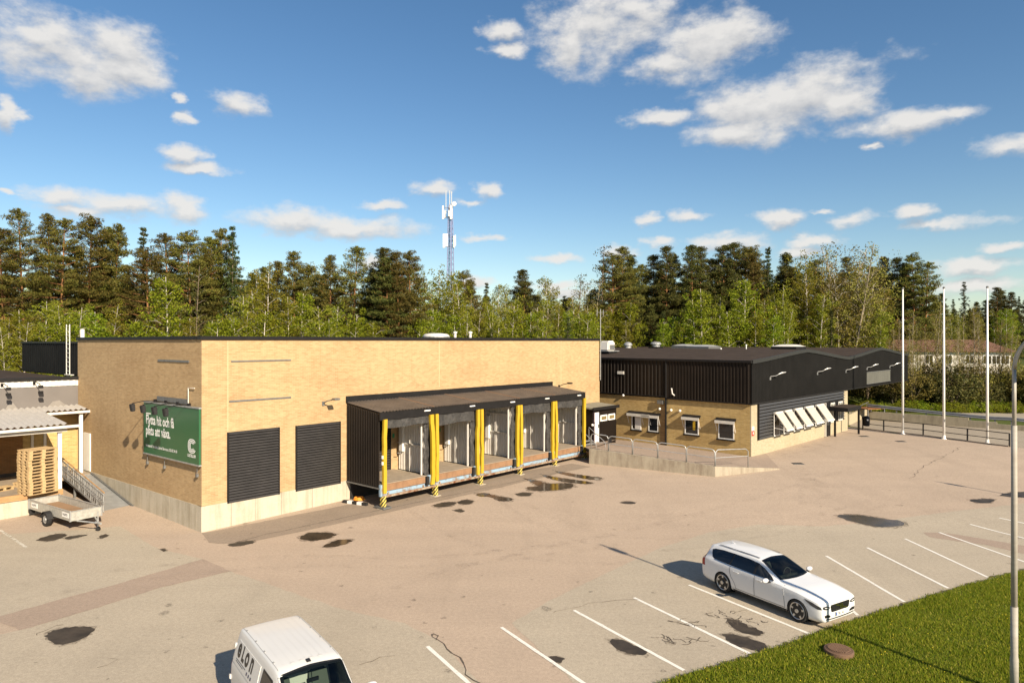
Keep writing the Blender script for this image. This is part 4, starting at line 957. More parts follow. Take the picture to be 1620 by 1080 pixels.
# ------------------------------------------------------------------ louvred panelling and sun-screened windows of the end face
t0, t1 = FE.t(1197.9), FE.t(1334.0); zb = (FE.z(1197.9, 695.8)+FE.z(1334, 662.6))/2; zt = ZK-0.05
pn = bx('louvre_panel', M['black'], ob, FE, t0, t1, 0.0, 0.035, zb, zt)
nsl = 11; hs_ = (zt-zb)/nsl; first = None
for i in range(nsl):
    if first is None:
        z = zb; first = MB().hexa([FE(t0+0.01,0.036,z+0.01), FE(t1-0.01,0.036,z+0.01), FE(t1-0.01,0.14,z+0.02), FE(t0+0.01,0.14,z+0.02), FE(t0+0.01,0.036,z+hs_*0.70), FE(t1-0.01,0.036,z+hs_*0.70), FE(t1-0.01,0.06,z+hs_*0.70), FE(t0+0.01,0.06,z+hs_*0.70)]).build('louvre_slat', plain('louvre_steel', (0.050,0.048,0.046), 0.45, 0.1), pn)
    else: s = first.copy(); C.objects.link(s); s.parent = pn; s.location = (0,0,i*hs_)
for t in (t0,): bx('louvre_edge', M['flash'], pn, FE, t-0.05, t+0.03, 0.02, 0.16, zb, zt)
wz0 = zb+0.02
for k in range(5):
    xa = (1224,1239.5,1255.5,1272,1289.5)[k]; xb = (1233.5,1248,1265,1282.5,1299.5)[k]
    ta, tb = FE.t(xa, 0.15), FE.t(xb, 0.15); zc = zb+1.62
    w = bx('window', M['black_soft'], ob, FE, ta, tb, 0.10, 0.155, wz0, zc); w['label'] = 'window with tilted white sun screen'
    fm = MB()
    for (a, b, c, d) in ((ta,ta+0.05,wz0,zc),(tb-0.05,tb,wz0,zc),(ta,tb,wz0,wz0+0.06),(ta,tb,zc-0.06,zc)): fm.box(FE, a, b, 0.15, 0.185 if c == wz0 and d == zc else 0.182, c, d)
    fm.build('frame', M['white'], w)
    bx('pane', M['glass'], w, FE, ta+0.05, tb-0.05, 0.156, 0.162, wz0+0.06, zc-0.06)
    bx('screen_box', M['offwhite'], w, FE, ta-0.02, tb+0.25, 0.15, 0.30, zc, zc+0.13)
    MB().hexa([FE(ta+0.08,1.05,zc-1.10), FE(tb+0.22,1.05,zc-1.10), FE(tb+0.22,1.10,zc-1.07), FE(ta+0.08,1.10,zc-1.07), FE(ta,0.27,zc+0.02), FE(tb+0.22,0.27,zc+0.02), FE(tb+0.22,0.32,zc+0.05), FE(ta,0.32,zc+0.05)]).build('sun_screen', plain('cream_screen', (0.42,0.385,0.32), 0.75, 0, 0.12, 3), w)
    bx('screen_rail', M['white'], w, FE, ta+0.06, tb+0.24, 1.04, 1.12, zc-1.16, zc-1.08)
    for tt in (ta+0.05, tb+0.15): MB().tube([FE(tt,0.18,zc-1.0), FE(tt,1.06,zc-1.08)], 0.018, 5).build('screen_arm', M['white'], w)
# entrance: dark glazed door and side windows
gz = 0.42
ta, tb = FE.t(1306.5, 0.15), FE.t(1313.5, 0.15)
dr = bx('door', M['black'], ob, FE, ta, tb, 0.0, 0.17, gz, zb+1.75); bx('frame', M['offwhite'], dr, FE, ta-0.06, ta, 0.02, 0.19, gz, zb+1.75); bx('pane', M['glass'], dr, FE, ta+0.15, tb-0.15, 0.165, 0.18, gz+0.9, zb+1.6); bx('handle', M['steel'], dr, FE, tb-0.16, tb-0.12, 0.18, 0.24, gz+0.95, gz+1.25)
bx('surround', M['black'], ob, FE, FE.t(1313.5,0.15), FE.t(1334,0.15), 0.0, 0.145, zb+0.05, zb+1.8)
for xa, xb in ((1314.2,1320.8),(1326.5,1333)):
    ta, tb = FE.t(xa, 0.16), FE.t(xb, 0.16); w = bx('window', M['offwhite'], ob, FE, ta, tb, 0.05, 0.17, zb+0.0, zb+1.65); bx('pane', plain('pale_glass', (0.16,0.16,0.13), 0.1, 0, 0.3, 1.5, 0.7), w, FE, ta+0.08, tb-0.08, 0.165, 0.175, zb+0.1, zb+1.55)
    bx('mullion', M['white'], w, FE, (ta+tb)/2-0.04, (ta+tb)/2+0.04, 0.17, 0.19, zb+0.05, zb+1.6)
cp_ = root('entrance_canopy', 'flat black entrance canopy on two slim posts', 'canopy', FE(FE.t(1318), 1.2, 0.4))
c1 = at_z(1321, 690, 0.41); c2 = at_z(1358.5, 686, 0.41); zc = H+(CY-650)/F*c1.y
qa = FE(FE.t(1301), 0.15, 0); ta = FE.t(1301); dpt = (c1-FE(0,0,0)).dot(FE.ay)
tl = (c1-FE(0,0,0)).dot(FE.ax)-0.2; tr = (c2-FE(0,0,0)).dot(FE.ax)+0.2; dp2 = (c2-FE(0,0,0)).dot(FE.ay)
MB().hexa([FE(tl,0.15,zc), FE(tr,0.15,zc), FE(tr,max(dpt,dp2)+0.15,zc), FE(tl,max(dpt,dp2)+0.15,zc), FE(tl,0.15,zc+0.34), FE(tr,0.15,zc+0.34), FE(tr,max(dpt,dp2)+0.15,zc+0.30), FE(tl,max(dpt,dp2)+0.15,zc+0.30)]).build('roof', M['black'], cp_)
MB().hexa([FE(tl+0.1,0.2,zc+0.34), FE(tr-0.1,0.2,zc+0.34), FE(tr-0.1,max(dpt,dp2)+0.05,zc+0.30), FE(tl+0.1,max(dpt,dp2)+0.05,zc+0.30), FE(tl+0.1,0.2,zc+0.36), FE(tr-0.1,0.2,zc+0.36), FE(tr-0.1,max(dpt,dp2)+0.05,zc+0.32), FE(tl+0.1,max(dpt,dp2)+0.05,zc+0.32)]).build('felt', M['roof'], cp_)
for c_ in (c1, c2): MB().box(Fr(c_.to_2d(), FE.ax.to_2d(), FE.ay.to_2d()), -0.07, 0.07, -0.07, 0.07, 0.38, zc).build('post', M['black'], cp_)
# gull-neck lamps on the black face
for i, (px, py) in enumerate(((1218.5,596),(1293,588.5),(1338,585.5),(1371.5,581.5),(1407.5,579))):
    t, z = FE.tz(px, py, 0.1); r = root('gull_neck_lamp', ['gull neck lamp nearest the brick corner','second gull neck lamp on the black face','gull neck lamp at the dip of the roof line','gull neck lamp above left end of the grey panel','farthest gull neck lamp above right end of grey panel'][i], 'lamp', FE(t,0.1,z), 'gull neck lamps on black face')
    MB().tube([FE(t,0.08,z-0.12), FE(t+0.05,0.12,z+0.03), FE(t+0.28,0.4,z+0.08), FE(t+0.5,0.6,z+0.24)], 0.022, 6).build('arm', M['steel'], r)
    MB().box(FE, t-0.05, t+0.05, 0.05, 0.14, z-0.22, z-0.02).build('wall_plate', M['steel'], r)
    MB().tube([FE(t+0.42,0.52,z+0.19), FE(t+0.64,0.68,z+0.29), FE(t+0.92,0.85,z+0.33)], [0.03,0.07,0.03], 8).build('head', M['steel'], r)
tA, tB = FE.t(1371,0.12), FE.t(1408,0.12); z0_, z1_ = FE.z(1390, 604.5, 0.12), FE.z(1390, 587, 0.12)
gs = root('blank_sign_panel', 'blank weathered grey sign panel on the black overhang', 'sign panel', FE((tA+tB)/2, 0.12, z0_))
for k in range(3): bx('panel', streaky('weathered_sheet', (0.105,0.105,0.09), (0.065,0.065,0.055), sc=(3,0.4)) if k == 0 else bpy.data.materials['weathered_sheet'], gs, FE, tA+(tB-tA)*k/3+0.01, tA+(tB-tA)*(k+1)/3, 0.09, 0.15, z0_, z1_)
for zz in (z0_, z1_): bx('frame_rail', M['steel_dark'], gs, FE, tA-0.02, tB+0.02, 0.08, 0.18, zz-0.03, zz+0.03)
# ------------------------------------------------------------------ roof gear
def on_roof(px, a=None, b=None): pass
def gear(px, y_base, Y): q = at_y(px, y_base, Y); return q
q = gear(961, 556, 60); r = root('vent_cowl', 'grey rectangular ventilation cowl beside the brick parapet', 'ventilator', q)
f_ = Fr(q.to_2d(), FE.ax.to_2d(), FE.ay.to_2d())
bx('plinth', M['black'], r, f_, -0.6, 0.6, -0.6, 0.6, q.z-0.5, q.z+0.05); MB().hexa([f_(-0.55,-0.5,q.z+0.05), f_(0.55,-0.5,q.z+0.05), f_(0.55,0.5,q.z+0.05), f_(-0.55,0.5,q.z+0.05), f_(-0.5,-0.5,q.z+0.95), f_(0.45,-0.5,q.z+0.95), f_(0.45,0.5,q.z+0.95), f_(-0.5,0.5,q.z+0.95)]).build('hood', M['greypanel'], r, bevel=0.12)
bx('grille', M['steel_dark'], r, f_, -0.35, 0.35, 0.50, 0.53, q.z+0.2, q.z+0.6); bx('flange', M['steel'], r, f_, -0.8, 0.8, -0.7, 0.7, q.z+0.02, q.z+0.08)
for px, yb, Y, l in ((993.5, 549.5, 70, 'round grey roof fan on a black plinth'), (1037.5, 547.5, 78, 'wide pale roof fan behind the round one')):
    q = gear(px, yb, Y); r = root('roof_fan', l, 'roof fan', q, 'fans on the dark roof'); wdt = 0.42 if px < 1000 else 0.6
    MB().box(Fr(q.to_2d(), FE.ax.to_2d(), FE.ay.to_2d()), -wdt, wdt, -wdt, wdt, q.z-0.9, q.z-0.05).build('plinth', M['black'], r)
    MB().lathe([(wdt*0.8,-0.05),(wdt*0.8,0.18),(wdt*1.05,0.20),(wdt*1.05,0.32),(wdt*0.75,0.48),(wdt*0.2,0.56 if px < 1000 else 0.46),(0,0.57 if px < 1000 else 0.47)], q, n=16).build('hood', M['steel'], r, smooth=False)
for px, yb, Y, rr, l in ((1084, 548.2, 80, 1.15, 'low domed skylight at the ridge left'), (1112, 549.5, 72, 1.35, 'largest low domed skylight on the dark roof'), (1247.5, 549.5, 66, 1.2, 'white rimmed skylight near the roof crest')):
    q = gear(px, yb, Y); r = root('roof_skylight', l, 'skylight', q, 'skylights on the dark roof')
    f_ = Fr(q.to_2d(), FE.ax.to_2d(), FE.ay.to_2d())
    bx('kerb', M['steel_dark'] if px < 1200 else M['black'], r, f_, -rr, rr, -rr, rr, q.z-0.8, q.z+0.10)
    rows = []
    for i in range(9):
        u = -1+i/4; rows.append([f_(rr*u*1.03, rr*(-1+j/4)*1.03, q.z+0.10+0.20*(1-u**4)*(1-(-1+j/4)**4)) for j in range(9)])
    MB().grid(rows).build('dome', plain('cloudy_acrylic', (0.34,0.34,0.34), 0.25, 0, 0.15, 2) if px < 1200 else M['offwhite'], r, smooth=True)
for px, yb, Y in ((1140.5, 556.5, 58), (1180.5, 550.5, 63)):
    q = gear(px, yb, Y); r = root('vent_pipe', 'short white vent pipe on the %s roof slope' % ('nearer' if px < 1150 else 'farther'), 'vent', q)
    MB().lathe([(0.05,-0.4),(0.05,0.22),(0.08,0.23),(0.08,0.32),(0,0.34)], q, n=8).build('pipe', M['white'], r)
# ------------------------------------------------------------------ dark annex with the white door
zA = 1.08
e0 = at_z(937, 699.5, zA); FA = Fr(e0.to_2d(), FM.ax.to_2d(), FM.ay.to_2d()); LA = FA.t(974.5)
zAt = FA.z(937, 647.5); 
an = root('entrance_annex', 'small dark ribbed annex with white door and two small windows', 'annex', e0)
MB().prism([FA(0,-0.03,0.3), FA(LA,-0.03,0.3), FA(LA,-6,0.3), FA(0,-6,0.3)], (0,0,zAt-0.05-0.3)).build('body', M['clad'], an)
def an_clad(L0, L1, z0, z1, n): 
    rows = [[], []]
    for i in range(n):
        for f, k in ((0.0,0),(0.4,0),(0.5,1),(0.9,1)):
            t = L0+(L1-L0)*(i+f)/n; rows[0].append(FA(t, 0.005+0.03*k, z0)); rows[1].append(FA(t, 0.005+0.03*k, z1))
    return MB().grid(rows).build('cladding', M['clad'], an)
dx0, dx1 = FA.t(941), FA.t(946.3); wx0, wx1 = FA.t(947.5), FA.t(972.5); wzt, wzb = FA.z(960, 655.0)+0.0, FA.z(960, 664.5)
an_clad(0.0, LA, zAt-0.65, zAt-0.1, 22); an_clad(dx1+0.1, LA, zA, wzb-0.05, 18)
MB().hexa([FA(-0.12,0.15,zAt-0.02), FA(LA+0.12,0.15,zAt-0.02), FA(LA+0.12,-4,zAt+0.30), FA(-0.12,-4,zAt+0.30), FA(-0.12,0.15,zAt+0.08), FA(LA+0.12,0.15,zAt+0.08), FA(LA+0.12,-4,zAt+0.40), FA(-0.12,-4,zAt+0.40)]).build('roof', plain('pale_green_felt', (0.20,0.185,0.14), 0.9, 0, 0.15, 1), an)
bx('roof_trim', M['flash'], an, FA, -0.16, LA+0.16, 0.152, 0.22, zAt-0.08, zAt+0.14); bx('wall_upstand', M['flash'], an, FA, -0.1, LA+0.1, -4.1, -4.0, zAt+0.1, zAt+0.62)
dd = bx('door', M['white'], an, FA, FA.t(937)+0.18, FA.t(946.3), 0.0, 0.07, zA-0.05, zA+2.10); t_ = FA.t(946.3)
bx('frame', plain('purple_brown_frame', (0.05,0.03,0.04), 0.6), dd, FA, FA.t(937)+0.08, FA.t(937)+0.18, 0.0, 0.09, zA-0.05, zA+2.15); bx('handle', M['steel_dark'], dd, FA, t_-0.16, t_-0.06, 0.07, 0.13, zA+1.0, zA+1.25); bx('peephole', M['black'], dd, FA, t_-0.55, t_-0.48, 0.07, 0.08, zA+1.35, zA+1.42)
for k in range(2):
    ta = wx0+0.1+(wx1-wx0)*0.5*k; tb = ta+(wx1-wx0)*0.5-0.18
    w = bx('window', M['white'], an, FA, ta, tb, 0.0, 0.08, wzb, wzt); bx('pane', plain('amber_glass', (0.20,0.15,0.07), 0.15, 0, 0.4, 3, 0.6), w, FA, ta+0.10, tb-0.10, 0.075, 0.085, wzb+0.09, wzt-0.09)
MB().lathe([(0,-0.09),(0.09,-0.05),(0.09,0.05),(0,0.09)], FA(-0.05,0.05,zA+1.25), n=10).build('door_lamp', M['white'], an)
# ------------------------------------------------------------------ concrete ramp with hoop railing
rp = root('concrete_ramp', 'concrete access ramp with stained retaining wall below the office windows', 'ramp', G(1131, 753))
pL = G(932, 733); pF = G(1131, 754); pT = G(1233, 742.5)
def top_at(p, py): return Vector((p.x, p.y, H+(CY-py)/F*p.y))
tL, tF, tT = top_at(pL, 709.5), top_at(pF, 737.6), top_at(pT, 740.5)
def wall_seg(p, q, tp_, tq, th, name, mat):
    d = (q-p).to_2d().normalized(); nn = Vector((-d.y, d.x, 0))*th
    return MB().hexa([Vector((p.x,p.y,p.z-0.3)), Vector((q.x,q.y,q.z-0.3)), Vector((q.x,q.y,q.z-0.3))+nn, Vector((p.x,p.y,p.z-0.3))+nn, tp_, tq, tq+nn, tp_+nn]).build(name, mat, rp)
segs = [0, 0.145, 0.385, 0.62, 1.0]
xs_ = [932, 962, 1003, 1041, 1084, 1131]
for i in range(5):
    f0 = (xs_[i]-932)/199; f1 = (xs_[i+1]-932)/199
    # equal pixel steps are not equal metres: intersect the wall line with the pixel column
    def on(px):
        k = (px-CX)/F; d = pF-pL; s = (k*pL.y-pL.x)/(d.x-k*d.y); return s
    s0_, s1_ = on(xs_[i]), on(xs_[i+1]); s0_ = max(0, s0_); s1_ = min(1, s1_)
    wall_seg(pL.lerp(pF, s0_), pL.lerp(pF, s1_-0.0015), tL.lerp(tF, s0_), tL.lerp(tF, s1_-0.0015), 0.25, 'wall_panel', M['concrete_stain'])
wall_seg(pF, pT, tF, tT, 0.25, 'wall_panel', M['concrete_stain'])
off_ = Vector((0,0,-0.03))
bA = FA(0,0.05,zA-0.06); bB = FA(LA,0.05,zA-0.1)
wI = FW(FW.t(976),0.03,0); wI.z = FW.z(976, 694.8); w2 = FW(tp,0.03,0); w2.z = FW.z(1054.5, 704); wB = FW(0,0.02,0.45)
dk_ = FM(T1+1.2, 1.5, zA); 
tip = Vector((pT.x, pT.y, tT.z))
out = FE(1.6, 1.2, hgt(46)+0.015)
mm = MB()
P = [tL+off_, tF+off_, tip+Vector((0,0,0.0)), FE(2.2,0.1,hgt(48)+0.01), wB, w2, wI, bB, bA, dk_]
for tri in ((0,9,8),(0,8,7),(0,7,6),(0,6,5),(0,5,1),(1,5,4),(1,4,2),(2,4,3)): mm.poly([P[i] for i in tri])
mm.build('surface', M['asph_strip'], rp)
# hoop railing: six galvanised hoops standing on the wall head
rl = root('hoop_railing', 'galvanised hoop railing along the head of concrete ramp wall', 'railing', tL)
xs2 = [934, 962, 1000, 1040, 1085.5, 1131]
hh = 0.98
def rail_pt(px):
    k = (px-CX)/F; d = tF-tL; s = (k*tL.y-tL.x)/(d.x-k*d.y); return tL.lerp(tF, s)
inn = Vector((0.05, 0.12, 0))
for i in range(5):
    a, b = rail_pt(xs2[i]+(0.6 if i else 0))+inn, rail_pt(xs2[i+1]-0.6)+inn; d = (b-a).normalized()
    pts = [a, a+Vector((0,0,hh-0.18)), a+Vector((0,0,hh-0.05))+d*0.06, a+Vector((0,0,hh))+d*0.2, b+Vector((0,0,hh))-d*0.2, b+Vector((0,0,hh-0.05))-d*0.06, b+Vector((0,0,hh-0.18)), b]
    MB().tube(pts, 0.03, 8).build('hoop', M['steel'], rl, smooth=True)
    MB().tube([a+Vector((0,0,hh*0.5)), b+Vector((0,0,hh*0.5))], 0.022, 6).build('mid_rail', M['steel'], rl)
a = tF+inn; b = tF.lerp(tT, 0.50)+inn; d = (b-a).normalized(); zt_ = tF.z+hh
pts = [a+Vector((0.03,0.03,0)), Vector((a.x+.03,a.y+.03,zt_-0.15)), Vector((a.x,a.y,zt_))+d*0.2, Vector((b.x,b.y,zt_-0.12))-d*0.2, Vector((b.x,b.y,zt_-0.25)), b]
MB().tube(pts, 0.03, 8).build('hoop', M['steel'], rl, smooth=True); MB().tube([a+Vector((0,0,hh*0.5)), Vector((b.x,b.y,a.z+hh*0.45))], 0.022, 6).build('mid_rail', M['steel'], rl)
bx('mail_box', M['black'], rl, Fr(rail_pt(964).to_2d(), (1,0), (0,1)), 0, 0.16, 0.05, 0.2, rail_pt(964).z+0.55, rail_pt(964).z+0.85)
# ================================================================== right-hand side: flagpoles, barriers, road
for i, (px, py, pt) in enumerate(((1428.3,686.5,457),(1493.2,694.2,456),(1562,701,455))):
    q = G(px, py); h = H+(CY-pt)/F*q.y-q.z; r = root('flagpole', ['tall white flagpole nearest the black building, leftmost of three','middle one of three tall white flagpoles','tall white flagpole nearest the lamp post, rightmost of three'][i], 'flagpole', q, 'three white flagpoles')
    MB().tube([q, q+Vector((0,0,h*0.5)), q+Vector((0,0,h))], [0.098,0.085,0.052], 14).build('pole', M['white'], r, smooth=True)
    MB().lathe([(0.0,h+0.14),(0.09,h+0.09),(0.09,h+0.02),(0.08,h-0.02)][::-1], q, n=12).build('cap', M['steel_dark'], r); MB().lathe([(0.20,-0.02),(0.20,0.05),(0.12,0.06),(0.12,0.30)], q, n=12).build('base', M['white'], r)
    bx('cleat', M['steel_dark'], r, Fr(q.to_2d(), (1,0), (0,1)), -0.03, 0.03, -0.12, -0.08, q.z+1.4, q.z+1.62)
# dark two-rail barrier at the edge of the yard
yb = root('yard_barrier', 'dark steel two-rail barrier along the far edge of the yard', 'barrier', G(1370, 678.5))
xsb = [(1365,678.0),(1398,682.3),(1460.5,689.0),(1530.5,698.0),(1597,706.5)]
Q = [G(x, y) for x, y in xsb]
hb_ = [0.98]*5
for q in Q: MB().box(Fr(q.to_2d(), (1,0), (0,1)), -0.04, 0.04, -0.04, 0.04, q.z-0.05, q.z+1.0).build('post', M['black'], yb)
for i in range(4):
    for zz, rr in ((1.0, 0.035), (0.5, 0.03)): MB().tube([Q[i]+Vector((0,0,zz)), Q[i+1]+Vector((0,0,zz))], rr, 6).build('rail', M['black'], yb)
kb = MB()
for i in range(4):
    d = (Q[i+1]-Q[i]).normalized(); nn = Vector((-d.y,d.x,0))*0.12
    kb.hexa([Q[i]-nn+Vector((0,0,-0.1)), Q[i+1]-nn+Vector((0,0,-0.1)), Q[i+1]+nn+Vector((0,0,-0.1)), Q[i]+nn+Vector((0,0,-0.1)), Q[i]-nn+Vector((0,0,0.08)), Q[i+1]-nn+Vector((0,0,0.08)), Q[i+1]+nn+Vector((0,0,0.08)), Q[i]+nn+Vector((0,0,0.08))])
kb.build('kerb', M['asph_dark'], yb)
# litter bin
q = G(1365, 679.5); lb = root('litter_bin', 'black litter bin with white mark hanging at the barrier end', 'bin', q)
MB().tube([q, q+Vector((0,0,1.2))], 0.035, 6).build('post', M['black'], lb)
cq = q+Vector((0.28,-0.1,0)); MB().lathe([(0.22,0.35),(0.27,0.45),(0.27,1.0),(0.29,1.02),(0.29,1.08),(0.2,1.22),(0,1.27)], cq, n=16).build('bin', M['black'], lb, smooth=False); bx('mark', M['white'], lb, Fr((cq+Vector((-0.03,-0.27,0))).to_2d(), (1,0), (0,1)), -0.07, 0.07, -0.01, 0.02, q.z+0.85, q.z+0.98)
# sunken delivery yard, retaining wall in steps, guard rail, road
dy = drape('delivery_yard', gp([(1345,674),(1400,682.5),(1470,690.5),(1535,699),(1640,711),(1760,720),(1900,690),(1620,676),(1500,666),(1380,650),(1343,650)]), M['slab'], 0.005); struct(dy)
rw = root('retaining_wall', 'weathered concrete retaining wall stepping down beside the road', 'wall', G(1500, 672))
steps = [(1372,1407,650.5,652.5,668.5,671),(1407,1532,652.5,661.5,671,680),(1532,1577,665,667.5,680,684),(1577,1640,671,674.5,684,690)]
bp = [G(1372,664), G(1640,683)]
dW = (bp[1]-bp[0]); FRW = Fr(bp[0].to_2d(), dW.to_2d(), (0,-1)); FRW.ay = Vector((FRW.ax.y, -FRW.ax.x, 0))
for x0, x1, y0, y1, _, _ in steps:
    t0, t1 = FRW.t(x0), FRW.t(x1); n_p = max(1, round((t1-t0)/5))
    zt = 0.5*(FRW.z(x0, y0)+FRW.z(x1, y1))
    for k in range(n_p): bx('wall_panel', M['concrete_wall'], rw, FRW, t0+(t1-t0)*k/n_p+0.01, t0+(t1-t0)*(k+1)/n_p, -0.25, 0.0, 0.2, zt)
gr = root('guard_rail', 'galvanised guard rail on short posts between wall and road', 'guard rail', FRW(FRW.t(1450), -0.3, 0.4))
rr_ = [(1373,641),(1418,646),(1465,651),(1490,653.5),(1518,656),(1535,658),(1574,661.5),(1600,662.5),(1640,667)]
pp = []
for x, y in rr_:
    t = FRW.t(x, -0.3); z = FRW.z(x, y, -0.3); pp.append(FRW(t, -0.3, z))
for i, p in enumerate(pp): MB().box(Fr(p.to_2d(), FRW.ax.to_2d(), FRW.ay.to_2d()), -0.05, 0.05, -0.10, 0.0, 0.3, p.z-0.05).build('post', M['steel_dark'], gr)
for i in range(len(pp)-1):
    a, b = pp[i], pp[i+1]; n_ = FRW.ay
    MB().add([a+Vector((0,0,-0.16)), b+Vector((0,0,-0.16)), a+n_*0.07+Vector((0,0,-0.09)), b+n_*0.07+Vector((0,0,-0.09)), a+n_*0.01, b+n_*0.01, a+n_*0.07+Vector((0,0,0.09)), b+n_*0.07+Vector((0,0,0.09)), a+Vector((0,0,0.16)), b+Vector((0,0,0.16))], [(0,1,3,2),(2,3,5,4),(4,5,7,6),(6,7,9,8)]).build('rail', plain('galvanised_rail', (0.22,0.23,0.25), 0.45, 0.5, 0.2, 3), gr)
# rusty platform edge beyond the canopy
q = G(1374, 664); pl = root('loading_platform', 'rusty plate on short legs at the delivery yard beyond the canopy', 'platform', q)
f_ = Fr(q.to_2d(), (0.93,0.36), (-0.36,0.93)); bx('deck', streaky('rust_plate', (0.24,0.11,0.05), (0.15,0.07,0.04)), pl, f_, -1.1, 1.3, -0.9, 0.9, q.z+1.15, q.z+1.23)
for a, b_ in ((-1.0,-0.8),(1.2,-0.8),(1.2,0.8),(-1.0,0.8)): bx('leg', M['steel_dark'], pl, f_, a-0.05, a+0.05, b_-0.05, b_+0.05, q.z, q.z+1.15)
# low pale wall with handrail behind canopy
lw = root('low_white_wall', 'low pale brick wall with dark handrail behind the entrance canopy', 'wall', G(1352, 671))
a, b = G(1343.5, 672.5), G(1374, 658); d = (b-a).normalized(); nn = Vector((-d.y,d.x,0))*0.2
MB().hexa([a, b, b+nn, a+nn, a+Vector((0,0,1.0)), b+Vector((0,0,1.0)), b+nn+Vector((0,0,1.0)), a+nn+Vector((0,0,1.0))]).build('wall', M['brick_pale'], lw)
MB().tube([a+Vector((0,0,1.35)), b+Vector((0,0,1.5))], 0.035, 6).build('handrail', M['steel_dark'], lw)
for k in (0.1, 0.5, 0.9): MB().tube([a.lerp(b,k)+Vector((0,0,1.0)), a.lerp(b,k)+Vector((0,0,1.36+0.13*k))], 0.025, 6).build('baluster', M['steel_dark'], lw)
rd = drape('road', gp([(1330,634),(1345,641),(1500,654),(1640,668),(1800,684),(2400,720),(2400,660),(1800,662),(1640,655),(1560,646.5),(1480,641),(1400,634.5),(1345,630.5),(1200,622),(1200,630)]), M['road'], 0.012); struct(rd)
vg = drape('dirt_verge', gp([(1200,616),(1345,622),(1400,628),(1450,634),(1480,641),(1400,634.5),(1345,630.5),(1200,622)]), plain('gravelly_dirt', (0.30,0.225,0.155), 0.95, 0, 0.25, 2.2), 0.008, 0.1, 0.8); struct(vg)
# ------------------------------------------------------------------ lamp post at the right edge
q = Vector((11.66, 15.85, 0.05)); lpz = H+(CY-513)/F*q.y
lp_ = root('lamp_post', 'tall weathered grey lamp post standing in the lawn at right', 'lamp post', q)
M['lamp_steel'] = streaky('weathered_lamp_steel', (0.36,0.335,0.29), (0.24,0.20,0.15), sc=(6,0.7), rough=0.6)
lean = Vector((0.0,0,0))
MB().tube([q, q+Vector((0,0,0.9)), q+Vector((0,0,0.95)), q+Vector((0,0,2.1))], [0.085,0.085,0.075,0.075], 14).build('base_sleeve', M['lamp_steel'], lp_, smooth=True)
MB().tube([q+Vector((0,0,1.6)), q+Vector((0,0,4.6)), q+Vector((0,0,6.3))], [0.066,0.063,0.058], 12).build('pole', M['lamp_steel'], lp_, smooth=True)
pts = [q+Vector((0,0,6.2)), q+Vector((0,0,7.0)), q+Vector((0.0,0,7.6))]
for k in range(9):
    w = R(90)*k/8; pts.append(q+Vector((0.553*0.8*(1-math.cos(w)), -0.833*0.8*(1-math.cos(w)), 7.6+0.9*math.sin(w))))
pts.append(q+Vector((0.553*1.3,-0.833*1.3,8.5))); MB().tube(pts, 0.045, 10).build('arm', M['lamp_steel'], lp_, smooth=True)
hq = q+Vector((0.553*1.6,-0.833*1.6,8.5)); fh = Fr(hq.to_2d(), (0.553,-0.833), (0.833,0.553))
bx('lamp_head', M['steel'], lp_, fh, -0.35, 0.40, -0.13, 0.13, hq.z-0.08, hq.z+0.10, bevel=0.04); bx('lens', M['white'], lp_, fh, -0.25, 0.35, -0.10, 0.10, hq.z-0.12, hq.z-0.08)

lp2 = copy_tree(lp_); lp2.location = (32.2, 27.7, 0.0); lp2['label'] = 'lamp post beyond the right edge whose thin shadow crosses the yard'
for o in (lp_, lp2): o['group'] = 'lamp posts around the yard'
# ================================================================== the low building with platform at far left
Q0 = FL(LS, 0, 0); FB = Fr(Q0.to_2d(), (-FM.ax).to_2d(), FM.ay.to_2d())      # runs left from the back corner of the sign face
ZPf = ZP-0.05
lo = root('platform_building', 'low building with grey rendered band and white strip over a loading platform', 'building', FB(6, 0, 0))
zt = FB.z(123, 597.8); zwb = FB.z(123, 607.5); zgb = FB.z(123, 645)
LB = 26.0
MB().box(FB, -0.3, LB, -22, -0.05, 0.0, zgb).build('wall', M['brick2'], lo)
bx('grey_band', M['grey_render'], lo, FB, -0.02, LB, -22, 0.04, zgb, zwb)
rows = [[], []]; nn_ = 90
for i in range(nn_):
    for f, k in ((0.0,0),(0.42,0),(0.5,1),(0.92,1)):
        t = LB*(i+f)/nn_; rows[0].append(FB(t, 0.06+0.03*k, zwb-0.05)); rows[1].append(FB(t, 0.06+0.03*k, zt-0.06))
MB().grid(rows, flip=True).build('white_strip', M['offwhite'], lo)
bx('roof_edge', M['flash'], lo, FB, -0.02, LB, -0.3, 0.14, zt-0.07, zt+0.10)
bx('roof', M['roof'], lo, FB, -0.05, LB, -22, -0.3, zt-0.4, zt-0.02)
